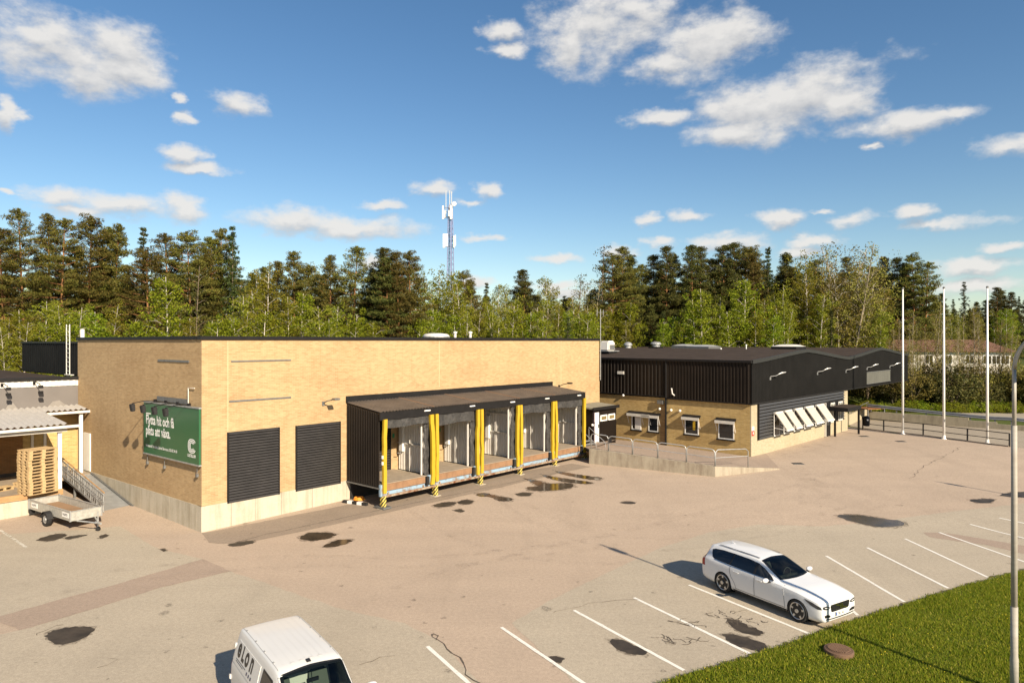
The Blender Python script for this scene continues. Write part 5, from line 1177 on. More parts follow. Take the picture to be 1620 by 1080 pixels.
# patches where render has been painted over
for x0, x1, y0, y1 in ((5,32,636,650),(70,112,636,648)):
    t0, t1 = sorted((FB.t(x0), FB.t(x1))); MB().prism([FB(t0,0.05,zgb), FB(t1,0.05,zgb), FB(t0+(t1-t0)*0.7,0.05,zgb+0.45), FB(t0+(t1-t0)*0.45,0.05,zgb+0.5)], FB.ay*0.004).build('bare_render', plain('bare_render', (0.22,0.20,0.18), 0.85), lo)
for i, (px, py) in enumerate(((3,610),(54,607))):
    t, z = FB.tz(px, py, 0.1); r = root('spot_lamp', 'twin black spot lamp on white strip, %s' % ('at the left edge' if i == 0 else 'nearer the brick warehouse'), 'lamp', FB(t,0.1,z), 'spot lamps on white strip')
    MB().tube([FB(t,0.08,z+0.05), FB(t,0.5,z+0.12), FB(t-0.1,0.9,z-0.02)], 0.02, 6).build('arm', M['black'], r)
    for dz in (-0.12, -0.42): MB().box(FB, t-0.22, t-0.02, 0.75, 0.95, z+dz-0.09, z+dz+0.06).build('head', M['black'], r)
    bx('wall_plate', M['black'], r, FB, t-0.06, t+0.06, 0.06, 0.12, z-0.05, z+0.12)
# black plant room on the roof, ladder
zr = zt-0.02
pR = at_z(123, 595.5, zr); pR = Vector((pR.x, pR.y, zr))
pS = at_z(104, 592.0, zr); FP = Fr(pS.to_2d(), FL.ax.to_2d(), FL.ay.to_2d()); tl_, tr_ = FP.t(35.5), FP.t(128); zpt = FP.z(60, 541.5)
pr = root('roof_plant_room', 'black ribbed plant room standing on the low roof', 'plant room', FP(0, 0, zr))
MB().box(FP, tr_-0.5, tl_, -6, -0.02, zr-0.05, zpt).build('body', M['clad_end'], pr)
rows = [[], []]; n0 = 30
for i in range(n0):
    for f, k in ((0.0,0),(0.42,0),(0.5,1),(0.92,1)):
        t = tr_-0.5+(tl_-tr_+0.5)*(i+f)/n0; rows[0].append(FP(t, 0.0+0.03*k, zr)); rows[1].append(FP(t, 0.0+0.03*k, zpt-0.05))
MB().grid(rows, flip=True).build('cladding', M['clad_end'], pr); bx('roof_trim', M['flash'], pr, FP, tr_-0.5, tl_+0.06, -6, 0.08, zpt-0.06, zpt+0.06)
ld = root('roof_ladder', 'white steel ladder up the black plant room', 'ladder', FP(FP.t(108), 0.2, zr))
ta, tb = FP.t(105.2, 0.2), FP.t(110.2, 0.2); zl = FP.z(108, 513, 0.2)
for tt in (ta, tb): MB().tube([FP(tt,0.2,zr+0.02), FP(tt,0.2,zl)], 0.03, 6).build('stile', M['offwhite'], ld)
for k in range(11): MB().tube([FP(ta,0.2,zr+0.25+k*0.28), FP(tb,0.2,zr+0.25+k*0.28)], 0.02, 5).build('rung', M['offwhite'], ld)
bx('foot', M['offwhite'], ld, FP, tb-0.5, ta+0.1, 0.12, 0.3, zr, zr+0.05)
q = FP(FP.t(113.5), -0.6, zpt); r = root('vent_pipe', 'white vent pipe beside the ladder head', 'vent', q); MB().lathe([(0.12,0),(0.12,0.85),(0.0,0.86)], q, n=10).build('pipe', M['white'], r); MB().lathe([(0.22,0.02),(0.22,0.08)], q, n=10).build('collar', M['offwhite'], r)
# ------------------------------------------------------------------ platform
pe = at_z(100, 773, ZPf); dW_ = (pe-FB(0,0,0)).dot(FB.ay); tE = (pe-FB(0,0,0)).dot(FB.ax)
pf = root('loading_platform', 'raised concrete loading platform with timber edge under the corrugated canopy', 'platform', FB(tE+3, dW_, 0))
bx('base', M['concrete'], pf, FB, tE+0.0, LB, 0.0, dW_, -0.2, ZPf-0.24); bx('deck', M['floor'], pf, FB, tE+0.0, LB, 0.0, dW_-0.06, ZPf-0.24, ZPf)
bx('deck', M['floor'], pf, FB, 0.02, tE, 0.0, 2.2, ZPf-0.2, ZPf-0.002)
for k in range(3): bx('edge_timber', M['wood_edge'], pf, FB, tE+0.02+k*3.2, tE+3.2+k*3.2, dW_-0.06, dW_+0.06, ZPf-0.25, ZPf+0.02)
bx('skirting', plain('bitumen_skirting', (0.06,0.055,0.05), 0.8), lo, FB, 0.5, LB, -0.05, 0.02, ZPf, ZPf+0.20)
# pale door leaf and dark window reveals in the shaded wall
for x0, x1, nm in ((49,53,'door_jamb'),(69,73,'door_jamb')):
    t0, t1 = sorted((FB.t(x0), FB.t(x1))); bx(nm, M['greypanel'], lo, FB, t0, t1, -0.05, 0.06, ZPf, ZPf+2.6)
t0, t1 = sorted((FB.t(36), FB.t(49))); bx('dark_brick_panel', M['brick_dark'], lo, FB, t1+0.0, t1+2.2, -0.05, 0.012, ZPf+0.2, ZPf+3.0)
# canopy
cn = root('corrugated_canopy', 'pale corrugated canopy roof on white posts over the loading platform', 'canopy', FB(3, dW_/2, ZPf))
M['corr'] = plain('pale_corrugated_sheet', (0.43,0.40,0.36), 0.6, 0.1, 0.12, 2)
zc0 = FB.z(121.5, 640)+0.0; 
tEnd = tE-0.15
pc = at_y(110, 669.5, (FB(tE, dW_, 0)).y+0.0); zc1 = pc.z; 
pB = 1.55; zc0b = zc0+(zc1-zc0)*pB/dW_
def corr_roof(ta, tb, d0, d1, z0, z1, n):
    rows = [[], []]
    for i in range(n*6+1):
        t = ta+(tb-ta)*i/(n*6); h = 0.045*math.sin(i/6*2*math.pi)
        rows[0].append(FB(t, d0, z0+h)); rows[1].append(FB(t, d1, z1+h))
    return MB().grid(rows, flip=True)
corr_roof(tEnd, LB, 0.05, dW_+0.25, zc0, zc1-0.02, 90).build('roof_sheet', M['corr'], cn, smooth=True)
corr_roof(-0.25, tEnd-0.01, 0.05, pB+0.2, zc0+0.01, zc0b-0.01, 9).build('roof_sheet', M['corr'], cn, smooth=True)
bx('gutter', M['offwhite'], cn, FB, tEnd-0.5, LB, dW_+0.22, dW_+0.36, zc1-0.20, zc1-0.08); bx('fascia', M['corr'], cn, FB, tEnd, LB, dW_+0.02, dW_+0.08, zc1-0.40, zc1-0.12)
bx('gutter', M['offwhite'], cn, FB, -0.25, tEnd+0.6, pB+0.2, pB+0.30, zc0b-0.20, zc0b-0.08)
bx('purlin', M['wood_edge'], cn, FB, 0.1, LB, pB-0.1, pB+0.02, zc0b-0.24, zc0b-0.06)
for (tt, dd, z1) in ((0.30, pB, zc0b-0.2), (tE+0.12, dW_-0.15, zc1-0.25), (tE+4.6, dW_-0.15, zc1-0.25)):
    bx('post', M['white'], cn, FB, tt-0.08, tt+0.08, dd-0.08, dd+0.08, ZPf, z1)
# ------------------------------------------------------------------ steel ramp with perforated railing
rt_ = root('steel_ramp', 'sloping steel ramp with perforated railing along the sign wall', 'ramp', FL(6, 0.8, 0))
g0 = FL.t(206); 
tA_ = LS-2.2; tB_ = 6.85; w0, w1 = 0.06, 1.42
MB().hexa([FL(tB_,w0,0.0), FL(tB_,w1,0.0), FL(tA_,w1,ZPf-0.10), FL(tA_,w0,ZPf-0.10), FL(tB_,w0,0.04), FL(tB_,w1,0.04), FL(tA_,w1,ZPf-0.02), FL(tA_,w0,ZPf-0.02)]).build('deck', plain('worn_steel_deck', (0.33,0.335,0.33), 0.5, 0.4, 0.2, 3), rt_)
MB().hexa([FL(tB_,w0-0.02,0.0), FL(tB_,w0+0.06,0.0), FL(tA_,w0+0.06,ZPf-0.10), FL(tA_,w0-0.02,ZPf-0.10), FL(tB_,w0-0.02,0.12), FL(tB_,w0+0.06,0.12), FL(tA_,w0+0.06,ZPf+0.06), FL(tA_,w0-0.02,ZPf+0.06)]).build('kerb_angle', M['steel_dark'], rt_)
Lr = tA_-tB_
def rpnt(s, h): return FL(tB_+Lr*s, w1+0.02, (ZPf-0.02)*s+0.04+h)
for h, rr in ((1.0,0.03),(0.86,0.022),(0.05,0.03),(0.42,0.02),(0.52,0.02)):
    MB().tube([rpnt(-0.02,h), rpnt(1.0,h)], rr, 6).build('rail', M['steel'] if h < 0.9 else M['wood_edge'], rt_)
for k in range(8): MB().tube([rpnt(k/7.0,0.0), rpnt(k/7.0,1.0)], 0.025, 6).build('baluster', M['steel'], rt_)
for k in range(7):                                             # perforated infill panels: rows of openings
    m = MB()
    for j in range(3):
        for hh0, hh1 in ((0.05,0.14),(0.34,0.42),(0.52,0.60),(0.80,0.86)):
            s0_, s1_ = (k+j/3)/7, (k+(j+1)/3)/7; m.hexa([rpnt(s0_,hh0), rpnt(s1_,hh0), rpnt(s1_,hh0)+FL.ay*0.01, rpnt(s0_,hh0)+FL.ay*0.01, rpnt(s0_,hh1), rpnt(s1_,hh1), rpnt(s1_,hh1)+FL.ay*0.01, rpnt(s0_,hh1)+FL.ay*0.01])
        s0_ = (k+j/3)/7; m.hexa([rpnt(s0_,0.1), rpnt(s0_+0.016,0.1), rpnt(s0_+0.016,0.1)+FL.ay*0.012, rpnt(s0_,0.1)+FL.ay*0.012, rpnt(s0_,0.85), rpnt(s0_+0.016,0.85), rpnt(s0_+0.016,0.85)+FL.ay*0.012, rpnt(s0_,0.85)+FL.ay*0.012])
    m.build('perforated_panel', M['steel'], rt_)
for s in (0.35, 0.75): MB().box(FL, tB_+Lr*s-0.05, tB_+Lr*s+0.05, w1-0.15, w1-0.05, -0.02, (ZPf-0.1)*s).build('leg', M['steel_dark'], rt_)
# ------------------------------------------------------------------ pallets
def pallet():
    r = root('pallet', 'pallet', 'pallet', (0,0,0)); f = ID
    for k in range(5): bx('deck_board', M['wood'], r, f, -0.6, 0.6, -0.40+k*0.175-(0.0), -0.40+k*0.175+(0.145 if k % 2 == 0 else 0.10), 0.122, 0.144, local=True)
    for y in (-0.40, -0.07, 0.255): 
        bx('bottom_board', M['wood'], r, f, -0.6, 0.6, y, y+0.145, 0.0, 0.022, local=True)
        for x in (-0.6, -0.0725, 0.455): bx('block', M['wood'], r, f, x, x+0.145, y, y+0.145, 0.022, 0.100, local=True)
    for x in (-0.6, -0.0725, 0.455): bx('cross_board', M['wood'], r, f, x, x+0.145, -0.4, 0.4, 0.100, 0.122, local=True)
    return r
pl0 = pallet()
ORD = ['lowest','second','third','fourth','fifth','sixth','seventh','eighth','ninth','tenth','eleventh','twelfth','thirteenth','topmost']
pcn = at_z(67, 783, ZPf)
pfr = Fr(pcn.to_2d(), FM.ax.to_2d(), FM.ay.to_2d())
# stack: bottom front edge between (47,786) and (94,776)
e1, e2 = at_z(48.5, 785.0, ZPf), at_z(94, 776.5, ZPf)
ax_ = (e2-e1).to_2d().normalized(); nn2 = Vector((ax_.y, -ax_.x)); wdt = (e2-e1).length
cen = (e1+e2)/2 - Vector((nn2.x, nn2.y, 0))*0.62; scl = wdt/1.2
tp_z = H+(CY-711)/F*((e1+e2)/2).y; npal = 14; ph = (tp_z-ZPf)/npal
rz0 = math.atan2(ax_.y, ax_.x); rnd = random.Random(3)
for k in range(npal):
    o = pl0 if k == 0 else copy_tree(pl0)
    o.location = (cen.x+rnd.gauss(0,0.014), cen.y+rnd.gauss(0,0.014), ZPf+0.003+k*ph); o.rotation_euler = (0,0,rz0+rnd.gauss(0,0.012)); o.scale = (scl, 1.25, ph/0.1455)
    tag(o, 'bare wooden pallet, %s in the tall pallet stack' % ('lowest' if k == 0 else 'topmost' if k == npal-1 else ORD[k]+' from the bottom'), 'pallet', 'pallets on the loading platform')
for i, (px, py, rz_) in enumerate(((32,770,0.3),(26,776,0.15))):
    q = at_z(px, py, ZPf); o = copy_tree(pl0); o.location = (q.x, q.y+0.3, ZPf+0.003 if i == 0 else ZPf+0.003); o.rotation_euler = (0,0,rz0+rz_); o.scale = (0.7,0.6,1.6 if i == 0 else 1.2)
    if i: o.location.x -= 0.75; o.location.y -= 0.25
    tag(o, 'small wooden pallet lying low %s the tall stack' % ('right behind' if i == 0 else 'a little left of'), 'pallet', 'pallets on the loading platform')
# ------------------------------------------------------------------ flat-bed trailer
w0_ = G(73, 821.5); e_r = G(47, 812); e_f = G(110, 826)
fd = Vector((at_z(112, 810, 0.55)-at_z(46, 792, 0.55)).to_2d()).normalized(); sd = Vector((-fd.y, fd.x))   # forward along near side; sd points to far side
tr = root('flatbed_trailer', 'galvanised flatbed car trailer with plywood floor parked by the platform', 'trailer', w0_)
near_r = at_z(45.2, 790.4, 0.86); near_f = at_z(111.4, 810.1, 0.86); far_f = at_z(158, 800, 0.86)
FT = Fr(near_r.to_2d(), (near_f-near_r).to_2d(), (0,1)); FT.ay = Vector((-FT.ax.y, FT.ax.x, 0))
if FT.ay.y < 0: FT.ay = -FT.ay
Lt = (near_f-near_r).length; Wt = max(1.2, min(1.9, (far_f-near_f).dot(FT.ay)))
zb_, zt_ = 0.52, 0.86
M['plyfloor'] = streaky('worn_plywood', (0.30,0.19,0.11), (0.20,0.13,0.08), sc=(1.0,5.0))
n_ = NT('galvanised_sheet'); f_ = n_.noise(n_.pos(), 7, 5, 0.6); M['galv'] = n_.done(n_.ramp(f_, [(0.3,(0.34,0.33,0.29)),(0.7,(0.50,0.48,0.43))]), 0.5, 0.25, 0.4)
bx('floor', M['plyfloor'], tr, FT, 0.05, Lt-0.05, 0.05, Wt-0.05, zb_, zb_+0.04)
for (a, b, c, d) in ((0,Lt,0,0.04),(0,Lt,Wt-0.04,Wt),(0,0.04,0.04,Wt-0.04),(Lt-0.04,Lt,0.04,Wt-0.04)):
    sp_ = bx('side_panel', M['galv'], tr, FT, a, b, c, d, zb_-0.06, zt_); bx('top_lip', M['steel'], sp_, FT, a-0.015, b+0.015, c-0.015, d+0.015, zt_, zt_+0.03)
for (a, c) in ((0.0,-0.03),(Lt-0.06,-0.03),(0.0,Wt-0.03),(Lt-0.06,Wt-0.03)): bx('corner_post', M['steel'], tr, FT, a-0.01, a+0.07, c, c+0.06, zb_-0.08, zt_+0.05)
ax0 = FT.t(74, -0.16)
for c in (-0.16, Wt+0.16):
    wc = FT(ax0, c, 0.32); sgn = -1 if c < 0 else 1
    wh_ = root('x', 'x', 'x', wc); bpy.data.objects.remove(wh_)
    def disc(prof, mat, name, par, n=22):
        m = MB()
        for (r_, h_) in prof: pass
        vs = []
        for (r_, h_) in prof:
            for k in range(n):
                w = 2*math.pi*k/n; vs.append(FT(ax0+r_*math.cos(w), c+sgn*h_, 0.32+r_*math.sin(w)))
        fs = []
        for i in range(len(prof)-1):
            for k in range(n): fs.append((i*n+k, i*n+(k+1) % n, (i+1)*n+(k+1) % n, (i+1)*n+k))
        fs.append(tuple(range((len(prof)-1)*n, len(prof)*n))); m.add(vs, fs); return m.build(name, mat, par, fix=True)
    ty = disc([(0.18,-0.09),(0.30,-0.09),(0.32,-0.06),(0.32,0.06),(0.30,0.085),(0.19,0.085),(0.18,0.05)], M['black_soft'], 'wheel', tr)
    disc([(0.19,0.05),(0.17,0.075),(0.10,0.045),(0.07,0.09),(0.05,0.10)], M['steel'], 'rim', ty)
    gd = MB(); rows = []
    for k in range(9):
        w = R(8)+R(164)*k/8; rows.append([FT(ax0+0.37*math.cos(w), c-sgn*0.12, 0.32+0.37*math.sin(w)), FT(ax0+0.37*math.cos(w), c+sgn*0.12, 0.32+0.37*math.sin(w)), FT(ax0+0.35*math.cos(w), c+sgn*0.13, 0.32+0.33*math.sin(w))])
    gd.grid(rows).build('mudguard', M['black_soft'], tr)
MB().tube([FT(ax0,-0.1,0.32), FT(ax0,Wt+0.1,0.32)], 0.04, 6).build('axle', M['steel_dark'], tr)
cpl = G(162.5, 824); cpl.z = 0.42
tu = (cpl-FT(0,0,0)).dot(FT.ax); tv = (cpl-FT(0,0,0)).dot(FT.ay); tu = Lt+1.15; tv = Wt/2
for c in (0.15, Wt-0.15): MB().tube([FT(Lt-0.4,c,zb_-0.08), FT(tu-0.15,tv+(0.05 if c > 0.5 else -0.05),0.42)], 0.035, 6).build('drawbar', M['steel'], tr)
MB().tube([FT(tu-0.3,tv,0.42), FT(tu+0.15,tv,0.42)], 0.045, 8).build('coupling', M['steel'], tr); MB().tube([FT(tu-0.35,tv+0.12,0.85), FT(tu-0.35,tv+0.12,0.12)], 0.025, 6).build('jockey_leg', M['steel'], tr)
MB().lathe([(0.04,-0.03),(0.10,-0.03),(0.10,0.03),(0.04,0.03)], FT(tu-0.35,tv+0.12,0.10), axis='y', n=12).build('jockey_wheel', M['black_soft'], tr)
for k, aa in enumerate((0.35, Lt-0.75)):
    pt = bx('name_plate', M['white'], tr, FT, aa, aa+0.62, -0.016, -0.004, zb_+0.06, zt_-0.06)
    text3d('VALERYD', FT(aa+0.06,-0.018,zb_+0.14), FT.ax, (0,0,1), 0.13, plain('dark_lettering', (0.05,0.05,0.06), 0.5), pt, depth=0.002, bold=0.004, sx=0.8)
bx('lamp_bar', M['black_soft'], tr, FT, -0.05, 0.0, 0.1, Wt-0.1, zb_-0.2, zb_-0.06)
bx('mud_flap', M['black_soft'], tr, FT, 0.02, 0.05, 0.0, 0.25, 0.22, zb_-0.06)
# ================================================================== vehicles
def pchip(xs, ys, x):
    xs = np.asarray(xs, float); ys = np.asarray(ys, float); h = np.diff(xs); dl = np.diff(ys)/h; m = np.zeros(len(xs))
    for i in range(1, len(xs)-1):
        if dl[i-1]*dl[i] > 0: w1 = 2*h[i]+h[i-1]; w2 = h[i]+2*h[i-1]; m[i] = (w1+w2)/(w1/dl[i-1]+w2/dl[i])
    m[0], m[-1] = dl[0], dl[-1]
    i = np.clip(np.searchsorted(xs, x)-1, 0, len(h)-1); t = (x-xs[i])/h[i]
    return (1+2*t)*(1-t)**2*ys[i]+t*(1-t)**2*h[i]*m[i]+t*t*(3-2*t)*ys[i+1]+t*t*(t-1)*h[i]*m[i+1]
n_ = NT('white_car_paint'); M['carpaint'] = n_.done((0.70,0.695,0.685), 0.32, 0, 0.5); n_.b.inputs['Coat Weight'].default_value = 0.7; n_.b.inputs['Coat Roughness'].default_value = 0.05
n_ = NT('white_van_paint'); M['vanpaint'] = n_.done((0.62,0.61,0.58), 0.38, 0, 0.5); n_.b.inputs['Coat Weight'].default_value = 0.4; n_.b.inputs['Coat Roughness'].default_value = 0.1
M['carglass'] = NT('dark_car_glass').done((0.006,0.008,0.011), 0.05, 0, 0.7)
def see_through():
    n = NT('windscreen_glass'); n.t.nodes.remove(n.b); tr = n.n('ShaderNodeBsdfTransparent'); tr.inputs[0].default_value = (0.58,0.66,0.62,1)
    gl = n.n('ShaderNodeBsdfGlossy'); gl.inputs['Roughness'].default_value = 0.03; fr = n.n('ShaderNodeFresnel'); fr.inputs[0].default_value = 1.45
    ms = n.n('ShaderNodeMixShader'); n.l.new(fr.outputs[0], ms.inputs[0]); n.l.new(tr.outputs[0], ms.inputs[1]); n.l.new(gl.outputs[0], ms.inputs[2]); n.l.new(ms.outputs[0], n.t.nodes['Material Output'].inputs[0]); return n.mat
M['screen'] = see_through()
M['trim'] = plain('black_car_trim', (0.012,0.012,0.013), 0.4, 0, 0.1, 5)
M['chrome'] = NT('bright_metal').done((0.6,0.6,0.58), 0.18, 1.0)
M['lens'] = NT('headlight_lens').done((0.045,0.048,0.055), 0.08, 0.2, 0.8)
M['taillight'] = NT('tail_light_red').done((0.28,0.008,0.008), 0.12, 0, 0.6)
M['tyre'] = plain('tyre_rubber', (0.018,0.018,0.018), 0.8, 0, 0.2, 9)
M['rim'] = NT('alloy_rim').done((0.52,0.50,0.47), 0.3, 0.6)
M['rimdark'] = NT('rim_dark').done((0.02,0.02,0.02), 0.5, 0.2)
M['leather'] = plain('grey_seat', (0.035,0.037,0.036), 0.7, 0, 0.1, 3)
M['seam'] = plain('panel_gap', (0.12,0.12,0.12), 0.8)
M['seam_light'] = plain('roof_seam_grey', (0.30,0.30,0.29), 0.8)
def body_mesh(st, nx, wheel_x, wheel_r, wz, cuts, flat_side=0.0):
    """st columns: x, w, zb, zbelt, wt, ze, zt"""
    S = np.array(sorted(st)); X = S[:,0]
    xs = np.unique(np.concatenate([np.linspace(X[0], X[-1], nx), X]))
    g = [pchip(X, S[:,k], xs) for k in range(1, 7)]
    bm = bmesh.new(); rings = []
    for i, x in enumerate(xs):
        w, zb, zl, wt, ze, zt = (float(a[i]) for a in g)
        half = [(0, zb), (w*0.55, zb), (w*0.80, zb), (w*0.90, zb+0.02), (w*0.955, zb+0.08)]
        for k in range(1, 9):                                  # flank
            f = k/8; z = zb+0.08+(zl-0.05-zb-0.08)*f
            half.append((w*(0.955+0.045*math.sin(math.pi*min(1, 0.15+f*0.60))**1.2), z))
        half.append((w*0.968, zl))
        for k in range(1, 9):
            f = k/9; half.append((w*0.968+(wt-w*0.968)*(f*0.86+0.14*f**2.2), zl+(ze-zl)*f))
        half += [(wt, ze), (wt-0.025, ze+(zt-ze)*0.45), (wt-0.075, ze+(zt-ze)*0.70)]
        for k in range(1, 6): f = k/6; half.append(((wt-0.075)*(1-f), ze+(zt-ze)*(0.70+0.30*math.sin(f*math.pi/2))))
        half.append((0, zt))
        ring = [bm.verts.new((x, y, z)) for y, z in half]+[bm.verts.new((x, -y, z)) for y, z in half[-2:0:-1]]
        rings.append(ring)
    n = len(rings[0])
    for i in range(len(rings)-1):
        for k in range(n):
            k2 = (k+1) % n
            try: bm.faces.new((rings[i][k], rings[i][k2], rings[i+1][k2], rings[i+1][k]))
            except ValueError: pass
    bm.faces.new(rings[0]); bm.faces.new(rings[-1][::-1])
    bmesh.ops.recalc_face_normals(bm, faces=bm.faces)
    bm.normal_update(); bvh = BVHTree.FromBMesh(bm)
    # wheel arches
    kill = []
    for f in bm.faces:
        c = f.calc_center_median()
        for wx in wheel_x:
            if math.hypot(c.x-wx, c.z-wz) < wheel_r and abs(c.y) > 0.42: kill.append(f)
    for poly in cuts:                                          # (axis, polygon) openings
        ax, P = poly; PX = np.array([p[0] for p in P]); PY = np.array([p[1] for p in P])
        for f in bm.faces:
            c = f.calc_center_median()
            if ax == 'top' and f.normal.z > 0.15 and c.z > 0.8 and inside(np.array([c.x]), np.array([c.y]), PX, PY)[0]: kill.append(f)
            if ax == 'side' and abs(f.normal.y) > 0.5 and inside(np.array([c.x]), np.array([c.z]), PX, PY)[0]: kill.append(f)
    bmesh.ops.delete(bm, geom=list(set(kill)), context='FACES')
    for e in bm.edges:
        if e.is_boundary:
            for v in e.verts:
                for wx in wheel_x:
                    d = math.hypot(v.co.x-wx, v.co.z-wz)
                    if abs(v.co.y) > 0.40 and d < wheel_r+0.07 and v.co.z > 0.22:
                        v.co.x = wx+(v.co.x-wx)*wheel_r/d; v.co.z = wz+(v.co.z-wz)*wheel_r/d
    return bm, bvh
def bm_obj(bm, name, mat, parent, smooth=True, ang=0.7):
    me = bpy.data.meshes.new(name); bm.to_mesh(me); bm.free(); me.materials.append(mat); me.update(); box_uv(me)
    o = bpy.data.objects.new(name, me); C.objects.link(o); o.parent = parent
    if smooth: smooth_angle(o, ang)
    return o
XM = lambda x: x
def project(bvh, p, ax, sg, off):
    if ax != 'front': p = (XM(p[0]), p[1])
    if ax == 'side': o, d = Vector((p[0], sg*3, p[1])), Vector((0, -sg, 0))
    elif ax == 'top': o, d = Vector((p[0], p[1], 4)), Vector((0, 0, -1))
    else: o, d = Vector((sg*8, p[0], p[1])), Vector((-sg, 0, 0))
    h, nn, _, _ = bvh.ray_cast(o, d)
    if h is None: h, nn, _, _ = bvh.find_nearest(o+d*2.2)
    if nn.dot(d) > 0: nn = -nn
    return h+nn*off
def patch(bvh, poly, ax, sg, off, name, mat, parent, step=0.07, smooth=True, thick=0.0):
    bm = bmesh.new(); f = bm.faces.new([bm.verts.new((p[0], p[1], 0)) for p in poly])
    for k, nv in ((0, Vector((1,0,0))), (1, Vector((0,1,0)))):
        lo = min(p[k] for p in poly); hi = max(p[k] for p in poly); m = int((hi-lo)/step)
        for i in range(1, m+1):
            co = Vector((0,0,0)); co[k] = lo+(hi-lo)*i/(m+1)
            bmesh.ops.bisect_plane(bm, geom=bm.verts[:]+bm.edges[:]+bm.faces[:], plane_co=co, plane_no=nv)
    vm = {}
    if thick > 0:
        bnd = [e for e in bm.edges if e.is_boundary]
        for v in bm.verts: vm[v] = (v.co.x, v.co.y)
        r = bmesh.ops.extrude_edge_only(bm, edges=bnd)
        lower = {}
        for g_ in r['geom']:
            if isinstance(g_, bmesh.types.BMVert): lower[g_] = (g_.co.x, g_.co.y)
        for v, p in vm.items(): v.co = project(bvh, p, ax, sg, off)
        for v, p in lower.items(): v.co = project(bvh, p, ax, sg, off-thick)
    else:
        for v in bm.verts: v.co = project(bvh, (v.co.x, v.co.y), ax, sg, off)
    bmesh.ops.recalc_face_normals(bm, faces=bm.faces)
    return bm_obj(bm, name, mat, parent, smooth, 0.5)
def ribbon(bvh, pts, w, ax, sg, off, name, mat, parent):
    m = MB(); P = [Vector(p) for p in pts]; Q = []
    for i in range(len(P)-1):
        k = max(1, int((P[i+1]-P[i]).length/0.08)); Q += [P[i].lerp(P[i+1], j/k) for j in range(k)]
    Q.append(P[-1]); rows = []
    for i, q in enumerate(Q):
        d = (Q[min(i+1, len(Q)-1)]-Q[max(i-1, 0)]).normalized(); nn = Vector((-d.y, d.x))*w/2
        rows.append([project(bvh, q-nn, ax, sg, off), project(bvh, q+nn, ax, sg, off)])
    return m.grid(rows).build(name, mat, parent, local=True)
def wheel(parent, x, y, r, wd, rim_r, spokes=5, double=True, out=-1):
    o = MB().lathe([(rim_r,-wd/2+0.01),(r-0.02,-wd/2),(r,-wd/2+0.03),(r,wd/2-0.03),(r-0.02,wd/2),(rim_r,wd/2-0.01)], (x, y, r), axis='y', n=32, caps=False).build('wheel', M['tyre'], parent, local=True, fix=True); smooth_angle(o, 0.6)
    ys = y+out*(wd/2-0.015)
    MB().lathe([(0.0,-0.10),(rim_r,-0.10),(rim_r,0.0)] if out > 0 else [(rim_r,0.0),(rim_r,0.10),(0.0,0.10)], (x, ys, r), axis='y', n=24).build('hub_disc', M['rimdark'], o, local=True)
    m = MB(); n = 40; rows = [[], [], []]
    for k in range(n+1):
        w = 2*math.pi*k/n
        for j, (rr, dy) in enumerate(((rim_r,0.005),(rim_r-0.012,0.012),(rim_r-0.03,0.0))): rows[j].append(Vector((x+rr*math.cos(w), ys+out*dy, r+rr*math.sin(w))))
    m.grid(rows)
    for k in range(spokes):
        for sgn in ((-1, 1) if double else (0,)):
            w = 2*math.pi*k/spokes+0.3; a = w+sgn*0.20; c0 = Vector((math.cos(w+sgn*0.10), 0, math.sin(w+sgn*0.10))); c1 = Vector((math.cos(a), 0, math.sin(a))); tn = Vector((-math.sin(w), 0, math.cos(w)))
            p0 = Vector((x, ys, r))+c0*0.04; p1 = Vector((x, ys, r))+c1*(rim_r-0.015); hw0, hw1 = (0.018, 0.014) if double else (0.034, 0.030)
            m.hexa([p0-tn*hw0+Vector((0,-out*0.03,0)), p1-tn*hw1+Vector((0,-out*0.03,0)), p1+tn*hw1+Vector((0,-out*0.03,0)), p0+tn*hw0+Vector((0,-out*0.03,0)), p0-tn*hw0+Vector((0,out*-0.005,0)), p1-tn*hw1+Vector((0,out*0.004,0)), p1+tn*hw1+Vector((0,out*0.004,0)), p0+tn*hw0+Vector((0,out*-0.005,0))])
    m.lathe([(0.0,0.02),(0.055,0.015),(0.06,-0.04)] if out < 0 else [(0.06,-0.04),(0.055,0.015),(0.0,0.02)], (x, ys, r), axis='y', n=14)
    if out < 0:
        pass
    m.build('rim', M['rim'], o, local=True, fix=True)
    return o
def mirror(parent, x, y, z, sg, mat, sx=1.0):
    m = MB(); rows = []
    for i in range(9):
        v = math.pi*i/8; rows.append([Vector((x+0.085*sx*math.sin(v)*math.cos(2*math.pi*k/12)*1.0, y+sg*(0.13-0.125*math.cos(v)), z+0.072*math.sin(v)**0.7*math.sin(2*math.pi*k/12))) for k in range(13)])
    o = m.grid(rows).build('mirror', mat, parent, local=True, fix=True); smooth_angle(o, 0.9)
    MB().hexa([Vector((x-0.02,y-sg*0.08,z-0.09)), Vector((x+0.05,y-sg*0.08,z-0.09)), Vector((x+0.05,y+sg*0.08,z-0.07)), Vector((x-0.02,y+sg*0.08,z-0.07)), Vector((x-0.02,y-sg*0.08,z-0.05)), Vector((x+0.05,y-sg*0.08,z-0.05)), Vector((x+0.05,y+sg*0.08,z-0.03)), Vector((x-0.02,y+sg*0.08,z-0.03))]).build('stalk', M['trim'], o, local=True)
    return o
